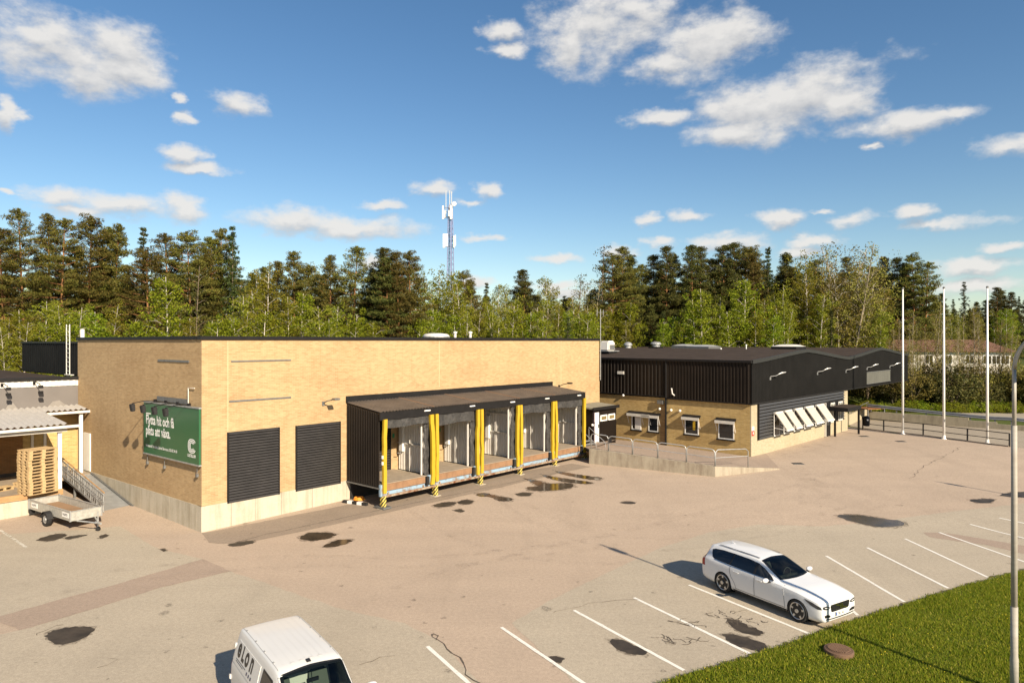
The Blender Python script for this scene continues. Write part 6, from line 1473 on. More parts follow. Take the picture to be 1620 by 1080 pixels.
def seat(parent, x, y, z0, name='seat', mat=None):
    mat = mat or M['leather']
    o = MB().box(Fr((x,y),(1,0),(0,1)), -0.25, 0.25, -0.24, 0.24, z0, z0+0.18).hexa([Vector((x-0.36,y-0.23,z0+0.15)), Vector((x-0.18,y-0.23,z0+0.15)), Vector((x-0.18,y+0.23,z0+0.15)), Vector((x-0.36,y+0.23,z0+0.15)), Vector((x-0.52,y-0.19,z0+0.72)), Vector((x-0.40,y-0.19,z0+0.72)), Vector((x-0.40,y+0.19,z0+0.72)), Vector((x-0.52,y+0.19,z0+0.72))]).build(name, mat, parent, local=True, bevel=0.05)
    MB().box(Fr((x-0.49,y),(1,0),(0,1)), -0.05, 0.05, -0.12, 0.12, z0+0.74, z0+0.92).build('headrest', mat, o, local=True, bevel=0.03)
    return o
# ------------------------------------------------------------------ the white estate car
pf_, pr_ = G(1262, 983.5), G(1144, 936.5)
CS = (pf_-pr_).length/2.941                                 # the yard scale comes from this wheelbase
fw = (pf_-pr_).to_2d().normalized(); lf = Vector((-fw.y, fw.x)); WB = 2.941
o_ = pf_.to_2d()+lf*0.90*CS
car = root('estate_car', 'white estate car with dark glass and five-spoke alloy wheels parked in a bay', 'car', (o_.x, o_.y, 0.012), rz=math.atan2(fw.y, fw.x)); car.scale = (CS, CS, CS)
st = [(0.885,0.70,0.24,0.63,0.60,0.70,0.735),(0.872,0.78,0.21,0.675,0.66,0.75,0.785),(0.82,0.84,0.19,0.72,0.69,0.79,0.83),(0.68,0.892,0.18,0.77,0.72,0.835,0.875),(0.40,0.925,0.17,0.825,0.74,0.88,0.925),(0.0,0.94,0.17,0.885,0.75,0.93,0.975),
 (-0.40,0.94,0.17,0.915,0.73,0.955,1.00),(-0.74,0.94,0.17,0.94,0.73,0.985,1.025),(-0.84,0.94,0.17,0.943,0.72,1.035,1.075),(-1.20,0.94,0.17,0.952,0.665,1.21,1.255),(-1.58,0.94,0.17,0.957,0.615,1.365,1.415),(-1.72,0.94,0.17,0.958,0.608,1.39,1.442),(-2.10,0.94,0.17,0.962,0.605,1.412,1.468),(-2.60,0.94,0.17,0.968,0.602,1.415,1.474),
 (-3.15,0.938,0.18,0.978,0.598,1.41,1.468),(-3.60,0.93,0.20,0.99,0.588,1.385,1.445),(-3.83,0.915,0.22,0.995,0.575,1.355,1.41),(-3.90,0.905,0.23,0.99,0.552,1.22,1.27),(-3.98,0.89,0.25,0.97,0.545,1.07,1.11),(-4.04,0.86,0.28,0.92,0.53,0.95,0.985),(-4.075,0.78,0.33,0.82,0.50,0.86,0.90)]
WSC = [(-0.80,-0.66),(-0.74,-0.35),(-0.715,0),(-0.74,0.35),(-0.80,0.66),(-1.20,0.60),(-1.58,0.54),(-1.62,0.0),(-1.58,-0.54),(-1.20,-0.60)]
XM = lambda x: x*0.93 if x > 0 else -WB+(x+WB)*0.90 if x < -WB else x     # short overhangs
st = [(XM(q[0]),)+tuple(q[1:]) for q in st]
bm, bvh = body_mesh(st, 150, (0.0, -WB), 0.365, 0.345, [('top', WSC)])
body = bm_obj(bm, 'body', M['carpaint'], car)
# black screen surround and the glass itself
def ring_patch(P, f, name, ax, sg, off, mat, parent, step=0.06):
    c = Vector((sum(p[0] for p in P)/len(P), sum(p[1] for p in P)/len(P))); m = MB()
    n = len(P); Q = []
    for i in range(n):
        a, b = Vector(P[i]), Vector(P[(i+1) % n]); k = max(1, int((b-a).length/step)); Q += [a.lerp(b, j/k) for j in range(k)]
    rows = [[], [], []]
    for q in Q+[Q[0]]:
        for j, g_ in enumerate((f[0], (f[0]+f[1])/2, f[1])):
            d = q-c; rows[j].append(project(bvh, c+d*(1+g_/max(d.length, 0.1)), ax, sg, off))
    return m.grid(rows).build(name, mat, parent, local=True)
ring_patch(WSC, (-0.07, 0.045), 'screen_surround', 'top', 1, 0.004, M['trim'], car)
patch(bvh, WSC, 'top', 1, 0.007, 'windscreen', M['screen'], car, 0.08)
# side glass (x, z outlines), both sides
def shrink(P, d):
    c = Vector((sum(p[0] for p in P)/len(P), sum(p[1] for p in P)/len(P))); return [tuple(c+(Vector(p)-c)*(1-d/max(0.05, (Vector(p)-c).length))) for p in P]
DLO = [(-0.90,0.985),(-1.05,1.075),(-1.38,1.235),(-1.62,1.315),(-2.0,1.355),(-2.6,1.365),(-3.15,1.36),(-3.55,1.325),(-3.68,1.285),(-3.62,1.19),(-3.53,1.09),(-3.42,1.045),(-3.1,1.03),(-2.4,1.005),(-1.6,0.985)]
doors = {'front': [(-0.42,0.30),(-0.46,0.55),(-0.52,0.93),(-0.90,0.955),(-1.60,0.962),(-1.60,0.30)], 'rear': [(-1.625,0.30),(-1.625,0.962),(-2.40,0.978),(-2.62,0.985),(-2.62,0.80),(-2.56,0.66),(-2.44,0.52),(-2.38,0.40),(-2.38,0.30)]}
for sg in (-1, 1):
    dl = patch(bvh, DLO, 'side', sg, 0.004, 'window_band', M['trim'], car, 0.09)
    for nm, P in doors.items():
        d = patch(bvh, P, 'side', sg, 0.006, 'door', M['carpaint'], car, 0.08, thick=0.012)
        xh = -1.42 if nm == 'front' else -2.36
        hb = project(bvh, (xh, 0.86), 'side', sg, 0.03)
        MB().box(Fr((hb.x, hb.y), (1,0), (0,1)), -0.12, 0.12, -0.016, 0.016, hb.z-0.018, hb.z+0.018).build('handle', M['carpaint'], d, local=True, bevel=0.008)
    for P in ([(-0.98,1.0),(-1.10,1.085),(-1.40,1.225),(-1.60,1.295),(-1.60,1.0)], [(-1.70,1.002),(-1.70,1.318),(-2.0,1.338),(-2.58,1.348),(-2.64,1.03)], [(-2.70,1.035),(-2.66,1.348),(-3.12,1.345),(-3.53,1.31),(-3.63,1.275),(-3.58,1.19),(-3.49,1.10),(-3.40,1.065),(-3.1,1.05)]):
        patch(bvh, P, 'side', sg, 0.007, 'side_window', M['carglass'], car, 0.09)
    ribbon(bvh, [(-1.70,0.52*1.0*sg),(-2.2,0.545*sg),(-2.8,0.545*sg),(-3.45,0.52*sg)], 0.035, 'top', 1, 0.03, 'roof_rail', M['trim'], car)
    patch(bvh, [(0.84,0.60),(0.80,0.675),(0.55,0.755),(0.24,0.805),(0.34,0.735),(0.50,0.66),(0.72,0.60)], 'side', sg, 0.005, 'headlight', M['lens'], car, 0.05)
    hl = patch(bvh, [(0.56*sg,0.585),(0.74*sg,0.595),(0.80*sg,0.62),(0.80*sg,0.69),(0.70*sg,0.705),(0.56*sg,0.675),(0.50*sg,0.63)], 'front', 1, 0.006, 'headlight', M['lens'], car, 0.04)
    ribbon(bvh, [(0.58*sg,0.635),(0.74*sg,0.655)], 0.018, 'front', 1, 0.012, 'light_bar', M['white'], hl)
    patch(bvh, [(0.48*sg,0.33),(0.74*sg,0.35),(0.76*sg,0.43),(0.62*sg,0.44),(0.48*sg,0.385)], 'front', 1, 0.006, 'fog_intake', M['trim'], car, 0.04)
    patch(bvh, [(-3.84,0.72),(-4.02,0.72),(-4.04,0.93),(-3.98,1.04),(-3.93,1.18),(-3.88,1.31),(-3.81,1.31),(-3.84,1.16),(-3.86,1.02)], 'side', sg, 0.006, 'tail_light', M['taillight'], car, 0.05)
    patch(bvh, [(0.66*sg,0.72),(0.84*sg,0.74),(0.84*sg,0.92),(0.62*sg,0.98)], 'front', -1, 0.006, 'tail_light', M['taillight'], car, 0.05)
    for pl_ in ([(-0.44,0.30),(-0.47,0.60),(-0.53,0.95)], [(-1.612,0.30),(-1.612,0.965)], [(-2.63,0.985),(-2.63,0.80),(-2.57,0.66),(-2.45,0.52),(-2.39,0.40),(-2.38,0.31)], [(-0.44,0.31),(-2.38,0.31)]): ribbon(bvh, pl_, 0.015, 'side', sg, 0.009, 'door_gap', M['seam'], car)
    ribbon(bvh, [(-0.92,0.972),(-1.6,0.975),(-2.6,0.99),(-3.4,1.03)], 0.02, 'side', sg, 0.009, 'window_trim', M['chrome'], car)
    mirror(car, -1.02, sg*1.0, 1.01, sg, M['carpaint'])
    ribbon(bvh, [(-0.40,0.235),(-1.5,0.225),(-2.5,0.235)], 0.05, 'side', sg, 0.006, 'sill_trim', M['trim'], car)
    for wx in (0.0, -WB): wheel(car, wx, sg*0.825, 0.345, 0.235, 0.262, 5, False, sg)
    for wx in (0.0, -WB):                                     # wheel-house liner
        rows = []
        for k in range(17):
            w = R(-20)+R(220)*k/16; rows.append([Vector((wx+0.372*math.cos(w), sg*0.45, 0.345+0.372*math.sin(w))), Vector((wx+0.372*math.cos(w), sg*0.925, 0.345+0.372*math.sin(w)))])
        MB().grid(rows).build('wheel_house', M['trim'], car, local=True)
        MB().poly([Vector((wx+0.40*math.cos(R(k*20)), sg*0.55, 0.345+0.40*math.sin(R(k*20)))) for k in range(18)]).build('wheel_house', M['trim'], car, local=True)
patch(bvh, [(0.72,-0.40),(0.80,-0.20),(0.81,0),(0.80,0.20),(0.72,0.40),(0.35,0.62),(-0.1,0.68),(-0.66,0.68),(-0.66,-0.68),(-0.1,-0.68),(0.35,-0.62)], 'top', 1, 0.005, 'bonnet', M['carpaint'], car, 0.08, thick=0.01)
gl = patch(bvh, [(-0.44,0.70),(-0.48,0.66),(-0.44,0.50),(-0.38,0.47),(0.38,0.47),(0.44,0.50),(0.48,0.66),(0.44,0.70)], 'front', 1, 0.008, 'grille', M['trim'], car, 0.05)
for k in range(11): ribbon(bvh, [(-0.36+k*0.072,0.50),(-0.36+k*0.072,0.675)], 0.012, 'front', 1, 0.016, 'grille_bar', M['rimdark'], gl)
ribbon(bvh, [(0.34,0.49),(-0.26,0.685)], 0.03, 'front', 1, 0.022, 'badge_bar', M['chrome'], gl)
cb = project(bvh, (0.04,0.59), 'front', 1, 0.03); m = MB(); rows = [[], []]
for k in range(25):
    w = 2*math.pi*k/24; rows[0].append(cb+Vector((0,0.080*math.cos(w),0.080*math.sin(w)))); rows[1].append(cb+Vector((0,0.052*math.cos(w),0.052*math.sin(w))))
m.grid(rows).build('badge_ring', M['chrome'], gl, local=True)
npq = project(bvh, (0.0,0.385), 'front', 1, 0.02)
np_ = MB().box(Fr((npq.x+0.01, 0), (1,0), (0,1)), -0.015, 0.02, -0.26, 0.26, 0.345, 0.455).build('number_plate', M['white'], car, local=True)
MB().box(Fr((npq.x+0.03, 0), (1,0), (0,1)), 0.0, 0.004, -0.26, -0.215, 0.348, 0.452).build('blue_band', plain('plate_blue', (0.02,0.08,0.35), 0.4), np_, local=True)
text3d('TBU 347', (npq.x+0.034, -0.19, 0.362), (0,1,0), (0,0,1), 0.115, M['trim'], np_, depth=0.001, sx=0.78, local=True)
ribbon(bvh, [(-0.70,0.30),(-0.4,0.275),(0,0.27),(0.4,0.275),(0.70,0.30)], 0.035, 'front', 1, 0.006, 'lower_intake', M['trim'], car)
fin = MB().hexa([Vector((-3.30,-0.025,1.44)), Vector((-3.12,-0.02,1.445)), Vector((-3.12,0.02,1.445)), Vector((-3.30,0.025,1.44)), Vector((-3.33,-0.008,1.52)), Vector((-3.26,-0.008,1.51)), Vector((-3.26,0.008,1.51)), Vector((-3.33,0.008,1.52))]).build('antenna_fin', M['carpaint'], car, local=True)
for y in (-0.38, 0.38): seat(car, -1.75, y, 0.50)
MB().box(ID, -1.25, -0.75, -0.66, 0.66, 0.70, 0.94).build('dashboard', M['leather'], car, local=True, bevel=0.05)
MB().tube([Vector((-1.33, 0.38+0.18*math.cos(k*0.5236), 0.92+0.17*math.sin(k*0.5236))) for k in range(13)], 0.015, 6).build('steering_wheel', M['leather'], car, local=True)
MB().box(ID, -3.9, -1.2, -0.80, 0.80, 0.40, 0.46).build('cabin_floor', M['leather'], car, local=True)
MB().box(ID, -2.75, -2.6, -0.62, 0.62, 0.46, 1.15).build('rear_seat', M['leather'], car, local=True, bevel=0.05)
MB().hexa([Vector((-1.40,-0.66,1.0)), Vector((-1.36,-0.66,1.0)), Vector((-1.36,-0.50,1.0)), Vector((-1.40,-0.50,1.0)), Vector((-1.56,-0.52,1.24)), Vector((-1.50,-0.52,1.24)), Vector((-1.50,-0.44,1.24)), Vector((-1.56,-0.44,1.24))]).build('seat_belt', plain('beige_cloth', (0.45,0.36,0.2), 0.8), car, local=True)
# ------------------------------------------------------------------ the white delivery van
XM = lambda x: x
van = root('delivery_van', 'white delivery van with dark eLon lettering cut by the bottom edge', 'van', (-3.60, 13.16, 0.012), rz=math.atan2(-0.806, 0.592))
st = [(0.86,0.50,0.30,0.66,0.42,0.72,0.76),(0.80,0.70,0.24,0.76,0.56,0.83,0.87),(0.62,0.82,0.20,0.86,0.66,0.94,0.98),(0.30,0.87,0.18,0.95,0.70,1.02,1.06),(-0.05,0.89,0.18,1.02,0.72,1.10,1.14),(-0.15,0.893,0.18,1.03,0.715,1.18,1.22),(-0.45,0.895,0.18,1.04,0.69,1.46,1.50),(-0.70,0.895,0.18,1.05,0.67,1.66,1.705),(-0.80,0.895,0.18,1.05,0.667,1.71,1.765),(-1.05,0.895,0.18,1.055,0.668,1.745,1.805),
 (-1.6,0.895,0.18,1.06,0.672,1.755,1.822),(-2.4,0.895,0.18,1.065,0.675,1.755,1.822),(-3.1,0.893,0.20,1.07,0.675,1.745,1.810),(-3.40,0.888,0.22,1.07,0.670,1.73,1.79),(-3.47,0.875,0.25,1.06,0.655,1.70,1.75),(-3.52,0.84,0.30,1.02,0.63,1.60,1.64)]
WV = [(-0.10,-0.72),(-0.03,-0.36),(-0.01,0),(-0.03,0.36),(-0.10,0.72),(-0.45,0.66),(-0.74,0.625),(-0.77,0.0),(-0.74,-0.625),(-0.45,-0.66)]
bm, bvh = body_mesh(st, 130, (0.0, -2.68), 0.36, 0.32, [('top', WV)])
bm_obj(bm, 'body', M['vanpaint'], van)
ring_patch(WV, (-0.055, 0.05), 'screen_surround', 'top', 1, 0.004, M['trim'], van); patch(bvh, WV, 'top', 1, 0.007, 'windscreen', M['screen'], van, 0.08)
# pressed roof ribs
for k in range(7):
    y = -0.45+k*0.15; ribbon(bvh, [(-1.05,y),(-3.25,y)], 0.045, 'top', 1, 0.004, 'roof_rib', M['vanpaint'], van)
for sg in (-1, 1):
    # gutter seams along roof edge, with small caps
    ribbon(bvh, [(-0.90,0.615*sg),(-2.0,0.622*sg),(-3.40,0.615*sg)], 0.012, 'top', 1, 0.003, 'roof_seam', M['seam_light'], van)
    for x in (-1.25,-1.85,-2.45,-3.15):
        q = project(bvh, (x, 0.60*sg), 'top', 1, 0.0); MB().box(Fr((q.x, q.y), (1,0), (0,1)), -0.03, 0.03, -0.012, 0.012, q.z-0.005, q.z+0.014).build('roof_cap', M['seam_light'], van, local=True)
    sp_ = patch(bvh, [(-1.62,1.12),(-1.66,1.60),(-3.24,1.60),(-3.36,1.44),(-3.36,1.12)], 'side', sg, 0.010, 'side_panel', M['vanpaint'], van, 0.09, thick=0.010)
    patch(bvh, [(-0.62,0.32),(-0.60,1.07),(-1.58,1.075),(-1.58,0.32)], 'side', sg, 0.006, 'door', M['vanpaint'], van, 0.09, thick=0.012)
    patch(bvh, [(-0.42,1.12),(-0.60,1.30),(-0.92,1.60),(-1.50,1.62),(-1.50,1.12)], 'side', sg, 0.004, 'window_surround', M['trim'], van, 0.09)
    patch(bvh, [(-0.52,1.15),(-0.66,1.29),(-0.95,1.56),(-1.46,1.585),(-1.46,1.15)], 'side', sg, 0.008, 'side_window', M['carglass'], van, 0.09)
    patch(bvh, [(0.70,0.70),(0.72,0.80),(0.45,0.93),(0.22,0.96),(0.40,0.82)], 'side', sg, 0.006, 'headlight', M['lens'], van, 0.06)
    patch(bvh, [(-3.42,0.75),(-3.51,0.75),(-3.51,1.12),(-3.42,1.12)], 'side', sg, 0.006, 'tail_light', M['taillight'], van, 0.06)
    mirror(van, -0.42, sg*1.02, 1.16, sg, M['vanpaint'], 1.1)
    ribbon(bvh, [(-0.5,0.62),(-2.2,0.62)], 0.03, 'side', sg, 0.008, 'rub_strip', M['trim'], van)
    for zz in (0.75, 1.42): 
        q = project(bvh, (-3.42, zz), 'side', sg, 0.0); MB().box(Fr((q.x, q.y), (1,0), (0,1)), -0.05, 0.03, -0.03, 0.03, q.z-0.05, q.z+0.05).build('door_hinge', M['vanpaint'], van, local=True, bevel=0.01)
    for wx in (0.0, -2.68):
        wheel(van, wx, sg*0.775, 0.32, 0.20, 0.21, 7, False, sg)
        rows = []
        for k in range(17):
            w = R(-20)+R(220)*k/16; rows.append([Vector((wx+0.366*math.cos(w), sg*0.42, 0.32+0.366*math.sin(w))), Vector((wx+0.366*math.cos(w), sg*0.885, 0.32+0.366*math.sin(w)))])
        MB().grid(rows).build('wheel_house', M['trim'], van, local=True)
    # lettering laid on the side panel
    def side_text(s, x, z, size, sx, bold, name='lettering', mat=M['trim']):
        cu = bpy.data.curves.new('t', 'FONT'); cu.body = s; cu.size = size; cu.offset = bold; cu.resolution_u = 4; cu.fill_mode = 'FRONT'
        ob2 = bpy.data.objects.new('t', cu); C.objects.link(ob2); bpy.context.view_layer.update()
        me0 = bpy.data.meshes.new_from_object(ob2.evaluated_get(bpy.context.evaluated_depsgraph_get()))
        wd = max(v.co.x for v in me0.vertices)*sx
        mm = MB(); mm.add([project(bvh, ((x+v.co.x*sx) if sg < 0 else (x+wd-v.co.x*sx), z+v.co.y), 'side', sg, 0.014) for v in me0.vertices], [tuple(p.vertices) for p in me0.polygons])
        bpy.data.objects.remove(ob2); bpy.data.curves.remove(cu); bpy.data.meshes.remove(me0)
        return mm.build(name, mat, sp_, local=True)
    side_text('e', -3.18, 1.315, 0.52, 0.88, 0.018); side_text('L', -2.86, 1.315, 0.39, 0.90, 0.020); side_text('o', -2.62, 1.315, 0.52, 0.88, 0.018); side_text('n', -2.26, 1.315, 0.52, 0.84, 0.018)
    for k, (x0, x1, z) in enumerate(((-3.16,-2.45,1.245),(-3.16,-2.62,1.205))): ribbon(bvh, [(x0,z),(x1,z)], 0.014, 'side', sg, 0.014, 'small_print', M['seam'], sp_)
    for k in range(3): ribbon(bvh, [(-2.36+k*0.14,1.21),(-2.30+k*0.14,1.21)], 0.06, 'side', sg, 0.014, 'pictogram', plain('dark_blue_print', (0.03,0.03,0.09), 0.5), sp_)
patch(bvh, [(0.72,-0.45),(0.74,0),(0.72,0.45),(0.30,0.66),(0.0,0.70),(0.0,-0.70),(0.30,-0.66)], 'top', 1, 0.006, 'bonnet', M['vanpaint'], van, 0.09, thick=0.012)
gl = patch(bvh, [(-0.55,0.70),(-0.55,0.62),(0.55,0.62),(0.55,0.70)], 'front', 1, 0.008, 'grille', M['trim'], van, 0.08)
q = project(bvh, (-0.93, 0.0), 'top', 1, 0.0)
MB().hexa([q+Vector((-0.05,-0.045,0)), q+Vector((0.05,-0.045,0)), q+Vector((0.05,0.045,0)), q+Vector((-0.05,0.045,0)), q+Vector((-0.045,-0.035,0.035)), q+Vector((0.02,-0.035,0.03)), q+Vector((0.02,0.035,0.03)), q+Vector((-0.045,0.035,0.035))]).build('antenna_base', M['trim'], van, local=True)
for k in range(4): q = project(bvh, (-1.02-0.0*k, -0.30+k*0.19), 'top', 1, 0.004); MB().lathe([(0.0,0.008),(0.03,0.004),(0.05,0.0)][::-1], q, n=10).build('roof_dimple', M['vanpaint'], van, local=True)
for y in (-0.40, 0.40): seat(van, -1.05, y, 0.62, mat=plain('grey_green_seat', (0.09,0.10,0.085), 0.8))
MB().box(ID, -0.55, 0.0, -0.70, 0.70, 0.80, 1.06).build('dashboard', plain('grey_dash', (0.055,0.06,0.055), 0.7), van, local=True, bevel=0.06)
MB().tube([Vector((-0.66+0.05*math.sin(k*0.5236), 0.40+0.19*math.cos(k*0.5236), 1.08+0.15*math.sin(k*0.5236))) for k in range(13)], 0.016, 6).build('steering_wheel', M['trim'], van, local=True)
MB().hexa([Vector((-1.62,-0.8,0.4)), Vector((-1.56,-0.8,0.4)), Vector((-1.56,0.8,0.4)), Vector((-1.62,0.8,0.4)), Vector((-1.62,-0.60,1.66)), Vector((-1.56,-0.60,1.66)), Vector((-1.56,0.60,1.66)), Vector((-1.62,0.60,1.66))]).build('bulkhead', M['greypanel'], van, local=True)
MB().box(ID, -3.4, -0.2, -0.80, 0.80, 0.35, 0.42).build('cabin_floor', M['leather'], van, local=True)
MB().box(ID, -0.50, -0.20, 0.10, 0.35, 1.06, 1.075).build('papers', M['white'], van, local=True)
MB().box(Fr((-0.68,0),(1,0),(0,1)), -0.02, 0.02, -0.12, 0.12, 1.48, 1.55).build('rear_view_mirror', M['trim'], van, local=True)
# ================================================================== forest
M['pine'] = leaf_mat('pine_needles', [(0.0, (0.042,0.047,0.009)), (0.5, (0.098,0.094,0.017)), (1.0, (0.175,0.142,0.028))], 0.12)
M['pine2'] = leaf_mat('pine_needles_dark', [(0.0, (0.026,0.032,0.008)), (0.5, (0.062,0.066,0.014)), (1.0, (0.110,0.100,0.022))], 0.10)
M['spruce'] = leaf_mat('spruce_needles', [(0.0, (0.020,0.028,0.007)), (0.6, (0.045,0.056,0.012)), (1.0, (0.075,0.080,0.02))], 0.1)
M['birch'] = leaf_mat('birch_leaves', [(0.0, (0.125,0.145,0.012)), (0.5, (0.215,0.220,0.018)), (1.0, (0.32,0.285,0.035))], 0.42)
M['lime'] = leaf_mat('fresh_leaves', [(0.0, (0.115,0.155,0.010)), (0.5, (0.205,0.24,0.014)), (1.0, (0.31,0.315,0.025))], 0.45)
M['budding'] = leaf_mat('budding_twigs', [(0.0, (0.13,0.115,0.025)), (0.5, (0.20,0.17,0.035)), (1.0, (0.28,0.23,0.06))], 0.3)
M['bushes'] = leaf_mat('scrub_leaves', [(0.0, (0.034,0.041,0.012)), (0.5, (0.078,0.072,0.020)), (1.0, (0.138,0.114,0.036))], 0.25)
M['bark_pine'] = streaky('pine_bark', (0.30,0.145,0.06), (0.14,0.075,0.04), sc=(3,1))
M['bark_birch'] = streaky('birch_bark', (0.52,0.47,0.40), (0.14,0.11,0.09), sc=(3,3), amt=(0.50,0.66))
M['bark_twig'] = streaky('pale_twig_bark', (0.30,0.25,0.18), (0.15,0.12,0.08), sc=(3,3))
M['bark_grey'] = streaky('grey_bark', (0.19,0.145,0.10), (0.10,0.075,0.05), sc=(3,1))
def tube_np(pts, rs, n=6):
    mb = MB(); mb.tube(pts, rs, n, caps=False); return mb.v, mb.f
def leaf_quads(cent, rad, per, size, rng, flat=0.6, aspect=0.55):
    """per quads around each centre"""
    N = len(cent)*per; c = np.repeat(cent, per, 0); r = np.repeat(rad, per)[:,None] if np.ndim(rad) else rad
    d = rng.normal(0, 1, (N,3)); d /= np.linalg.norm(d, axis=1, keepdims=True); d *= rng.uniform(0.25, 1.0, (N,1))**0.5
    c = c+d*r*np.array([1,1,flat])
    a = rng.normal(0, 1, (N,3)); a /= np.linalg.norm(a, axis=1, keepdims=True); b = np.cross(a, rng.normal(0, 1, (N,3))); b /= np.linalg.norm(b, axis=1, keepdims=True)+1e-9
    s = size*rng.uniform(0.6, 1.35, (N,1)); a = a*s; b = b*s*aspect
    return np.stack([c-a, c-b*0.8, c+a, c+b], 1)
def tree_obj(name, V, leafm, wood, barkm):
    r = bpy.data.objects.new(name, None)
    me = big_mesh('crown', V, 4, [leafm]); tv = []; tf = []
    for (v, f) in wood: k = len(tv); tv += v; tf += [tuple(i+k for i in q) for q in f]
    mt = bpy.data.meshes.new('trunk'); mt.from_pydata([tuple(p) for p in tv], [], tf); mt.materials.append(barkm); mt.polygons.foreach_set('use_smooth', [True]*len(mt.polygons)); mt.update(); box_uv(mt)
    return (me, mt)
def pine(seed, h=20.0, start=0.45, spread=3.0, dens=1.0, leafm=None, top=0.5, barkm=None, lean=0.0):
    rg = np.random.default_rng(seed); wood = []; cent = []; rad = []
    sway = rg.normal(0, 0.22, 2)
    ctr = lambda f: Vector((sway[0]*math.sin(f*3), sway[1]*math.sin(f*2.5)+lean*f*f, f*h))
    wood.append(tube_np([ctr(f) for f in np.linspace(-0.02, 0.985, 10)], [0.23*(1-0.85*(i/9)) for i in range(10)], 7))
    z = start*h
    while z < h*0.985:                                        # whorls of branches, airy gaps in between
        f = z/h; g = (f-start)/(1-start); env = (1-g)**(0.75-0.35*top)*min(1, 0.5+g*3.5)
        nb = rg.integers(3, 6) if g < 0.85 else 3
        a0 = rg.uniform(0, 6.283)
        for b in range(nb):
            L = spread*env*rg.uniform(0.5, 1.15)+0.18; az = a0+b*6.283/nb+rg.normal(0, 0.35); up = -0.05+0.55*g+rg.normal(0, 0.12)
            base = ctr(f+rg.normal(0, 0.006)); dr = Vector((math.cos(az), math.sin(az), up)).normalized(); tip = base+dr*L+Vector((0,0,0.10*L*rg.random()))
            wood.append(tube_np([base, base.lerp(tip, 0.5)+Vector((0,0,-0.06*L)), tip], [0.055*(1.15-g), 0.035, 0.012], 4))
            k = max(2, int(L*2.1*dens)); side = Vector((-dr.y, dr.x, 0))
            for j in range(k):
                q = 0.40+0.60*(j+0.5)/k; wv = 0.30*L*(1-abs(q-0.75))*rg.normal(0, 0.55)
                p = base.lerp(tip, q)+side*wv+Vector((0,0,0.10+0.06*rg.normal())); cent.append(p); rad.append(rg.uniform(0.38, 0.66))
        z += rg.uniform(0.50, 0.95)*(1.15-0.45*g)/max(0.8, dens)
    for j in range(5): cent.append(ctr(0.955+0.011*j)+Vector(rg.normal(0, 0.08, 3))); rad.append(0.30-0.03*j)
    cent = np.array(cent); V = leaf_quads(cent, np.array(rad), 54, 0.16, rg, 0.42, 0.20)
    return tree_obj('pine_tree', V, leafm or M['pine'], wood, barkm or M['bark_pine'])
def spruce(seed, h=20.0, w=2.6, leafm=None):
    rg = np.random.default_rng(seed); wood = [tube_np([Vector((0,0,z)) for z in np.linspace(-0.5, h*0.98, 6)], [0.22*(1-0.9*i/5) for i in range(6)], 6)]; cent = []; rad = []
    nl = int(h*1.9)
    for i in range(nl):
        f = 0.10+0.90*i/nl; z = f*h; L = w*(1-f)**0.85*rg.uniform(0.8, 1.1)+0.12
        for k in range(max(3, int(3+5*(1-f)))):
            az = rg.uniform(0, 6.283); L2 = L*rg.uniform(0.75, 1.1); tip = Vector((math.cos(az)*L2, math.sin(az)*L2, z-0.30*L2+0.1))
            b = Vector((0,0,z))
            for q in np.linspace(0.25, 1.0, max(2, int(L2*2.3))): cent.append(b.lerp(tip, q)+Vector(rg.normal(0, 0.08, 3))); rad.append(0.30*(1.1-0.4*q))
    V = leaf_quads(np.array(cent), np.array(rad), 20, 0.15, rg, 0.7, 0.32)
    return tree_obj('spruce_tree', V, leafm or M['spruce'], wood, M['bark_grey'])
def birch(seed, h=15.0, w=2.2, dens=1.0, leafm=None, leaf=0.13, stems=1, bark=None, start=0.25, per=16, twig=1.0):
    rg = np.random.default_rng(seed); wood = []; cent = []; rad = []
    for s in range(stems):
        az0 = rg.uniform(0, 6.283); ln = (0.0 if stems == 1 else rg.uniform(0.10, 0.22))*h; hs = h*(1 if s == 0 else rg.uniform(0.75, 1.0))
        top = Vector((math.cos(az0)*ln, math.sin(az0)*ln, hs)); c = Vector(tuple(rg.normal(0, 0.35, 2))+(0,))
        tr = [Vector((0,0,-0.4)).lerp(top, t)+c*math.sin(t*3.1) for t in np.linspace(0, 1, 8)]
        wood.append(tube_np(tr, [0.13*(1-0.9*i/7)+0.008 for i in range(8)], 6))
        nb = int(30*dens)
        for i in range(nb):
            f = start+(0.98-start)*i/nb; base = Vector((0,0,-0.4)).lerp(top, f)+c*math.sin(f*3.1); g = (f-start)/(1-start)
            L = w*(0.35+0.9*math.sin(math.pi*min(1, 0.15+g*0.85)))*rg.uniform(0.6, 1.1); az = i*2.399+rg.normal(0, 0.5)
            dr = Vector((math.cos(az), math.sin(az), rg.uniform(0.5, 1.1))).normalized(); tip = base+dr*L+Vector((0,0,-0.18*L))
            wood.append(tube_np([base, base+dr*L*0.6, tip], [0.035*twig, 0.02*twig, 0.008*twig], 3))
            for q in np.linspace(0.25, 1.05, max(3, int(L*2.4))): cent.append(base.lerp(tip, q)+Vector(rg.normal(0, 0.25, 3))); rad.append(rg.uniform(0.3, 0.6))
    V = leaf_quads(np.array(cent), np.array(rad), per, leaf, rg, 0.9, 0.6)
    return tree_obj('birch_tree', V, leafm or M['birch'], wood, bark or M['bark_birch'])
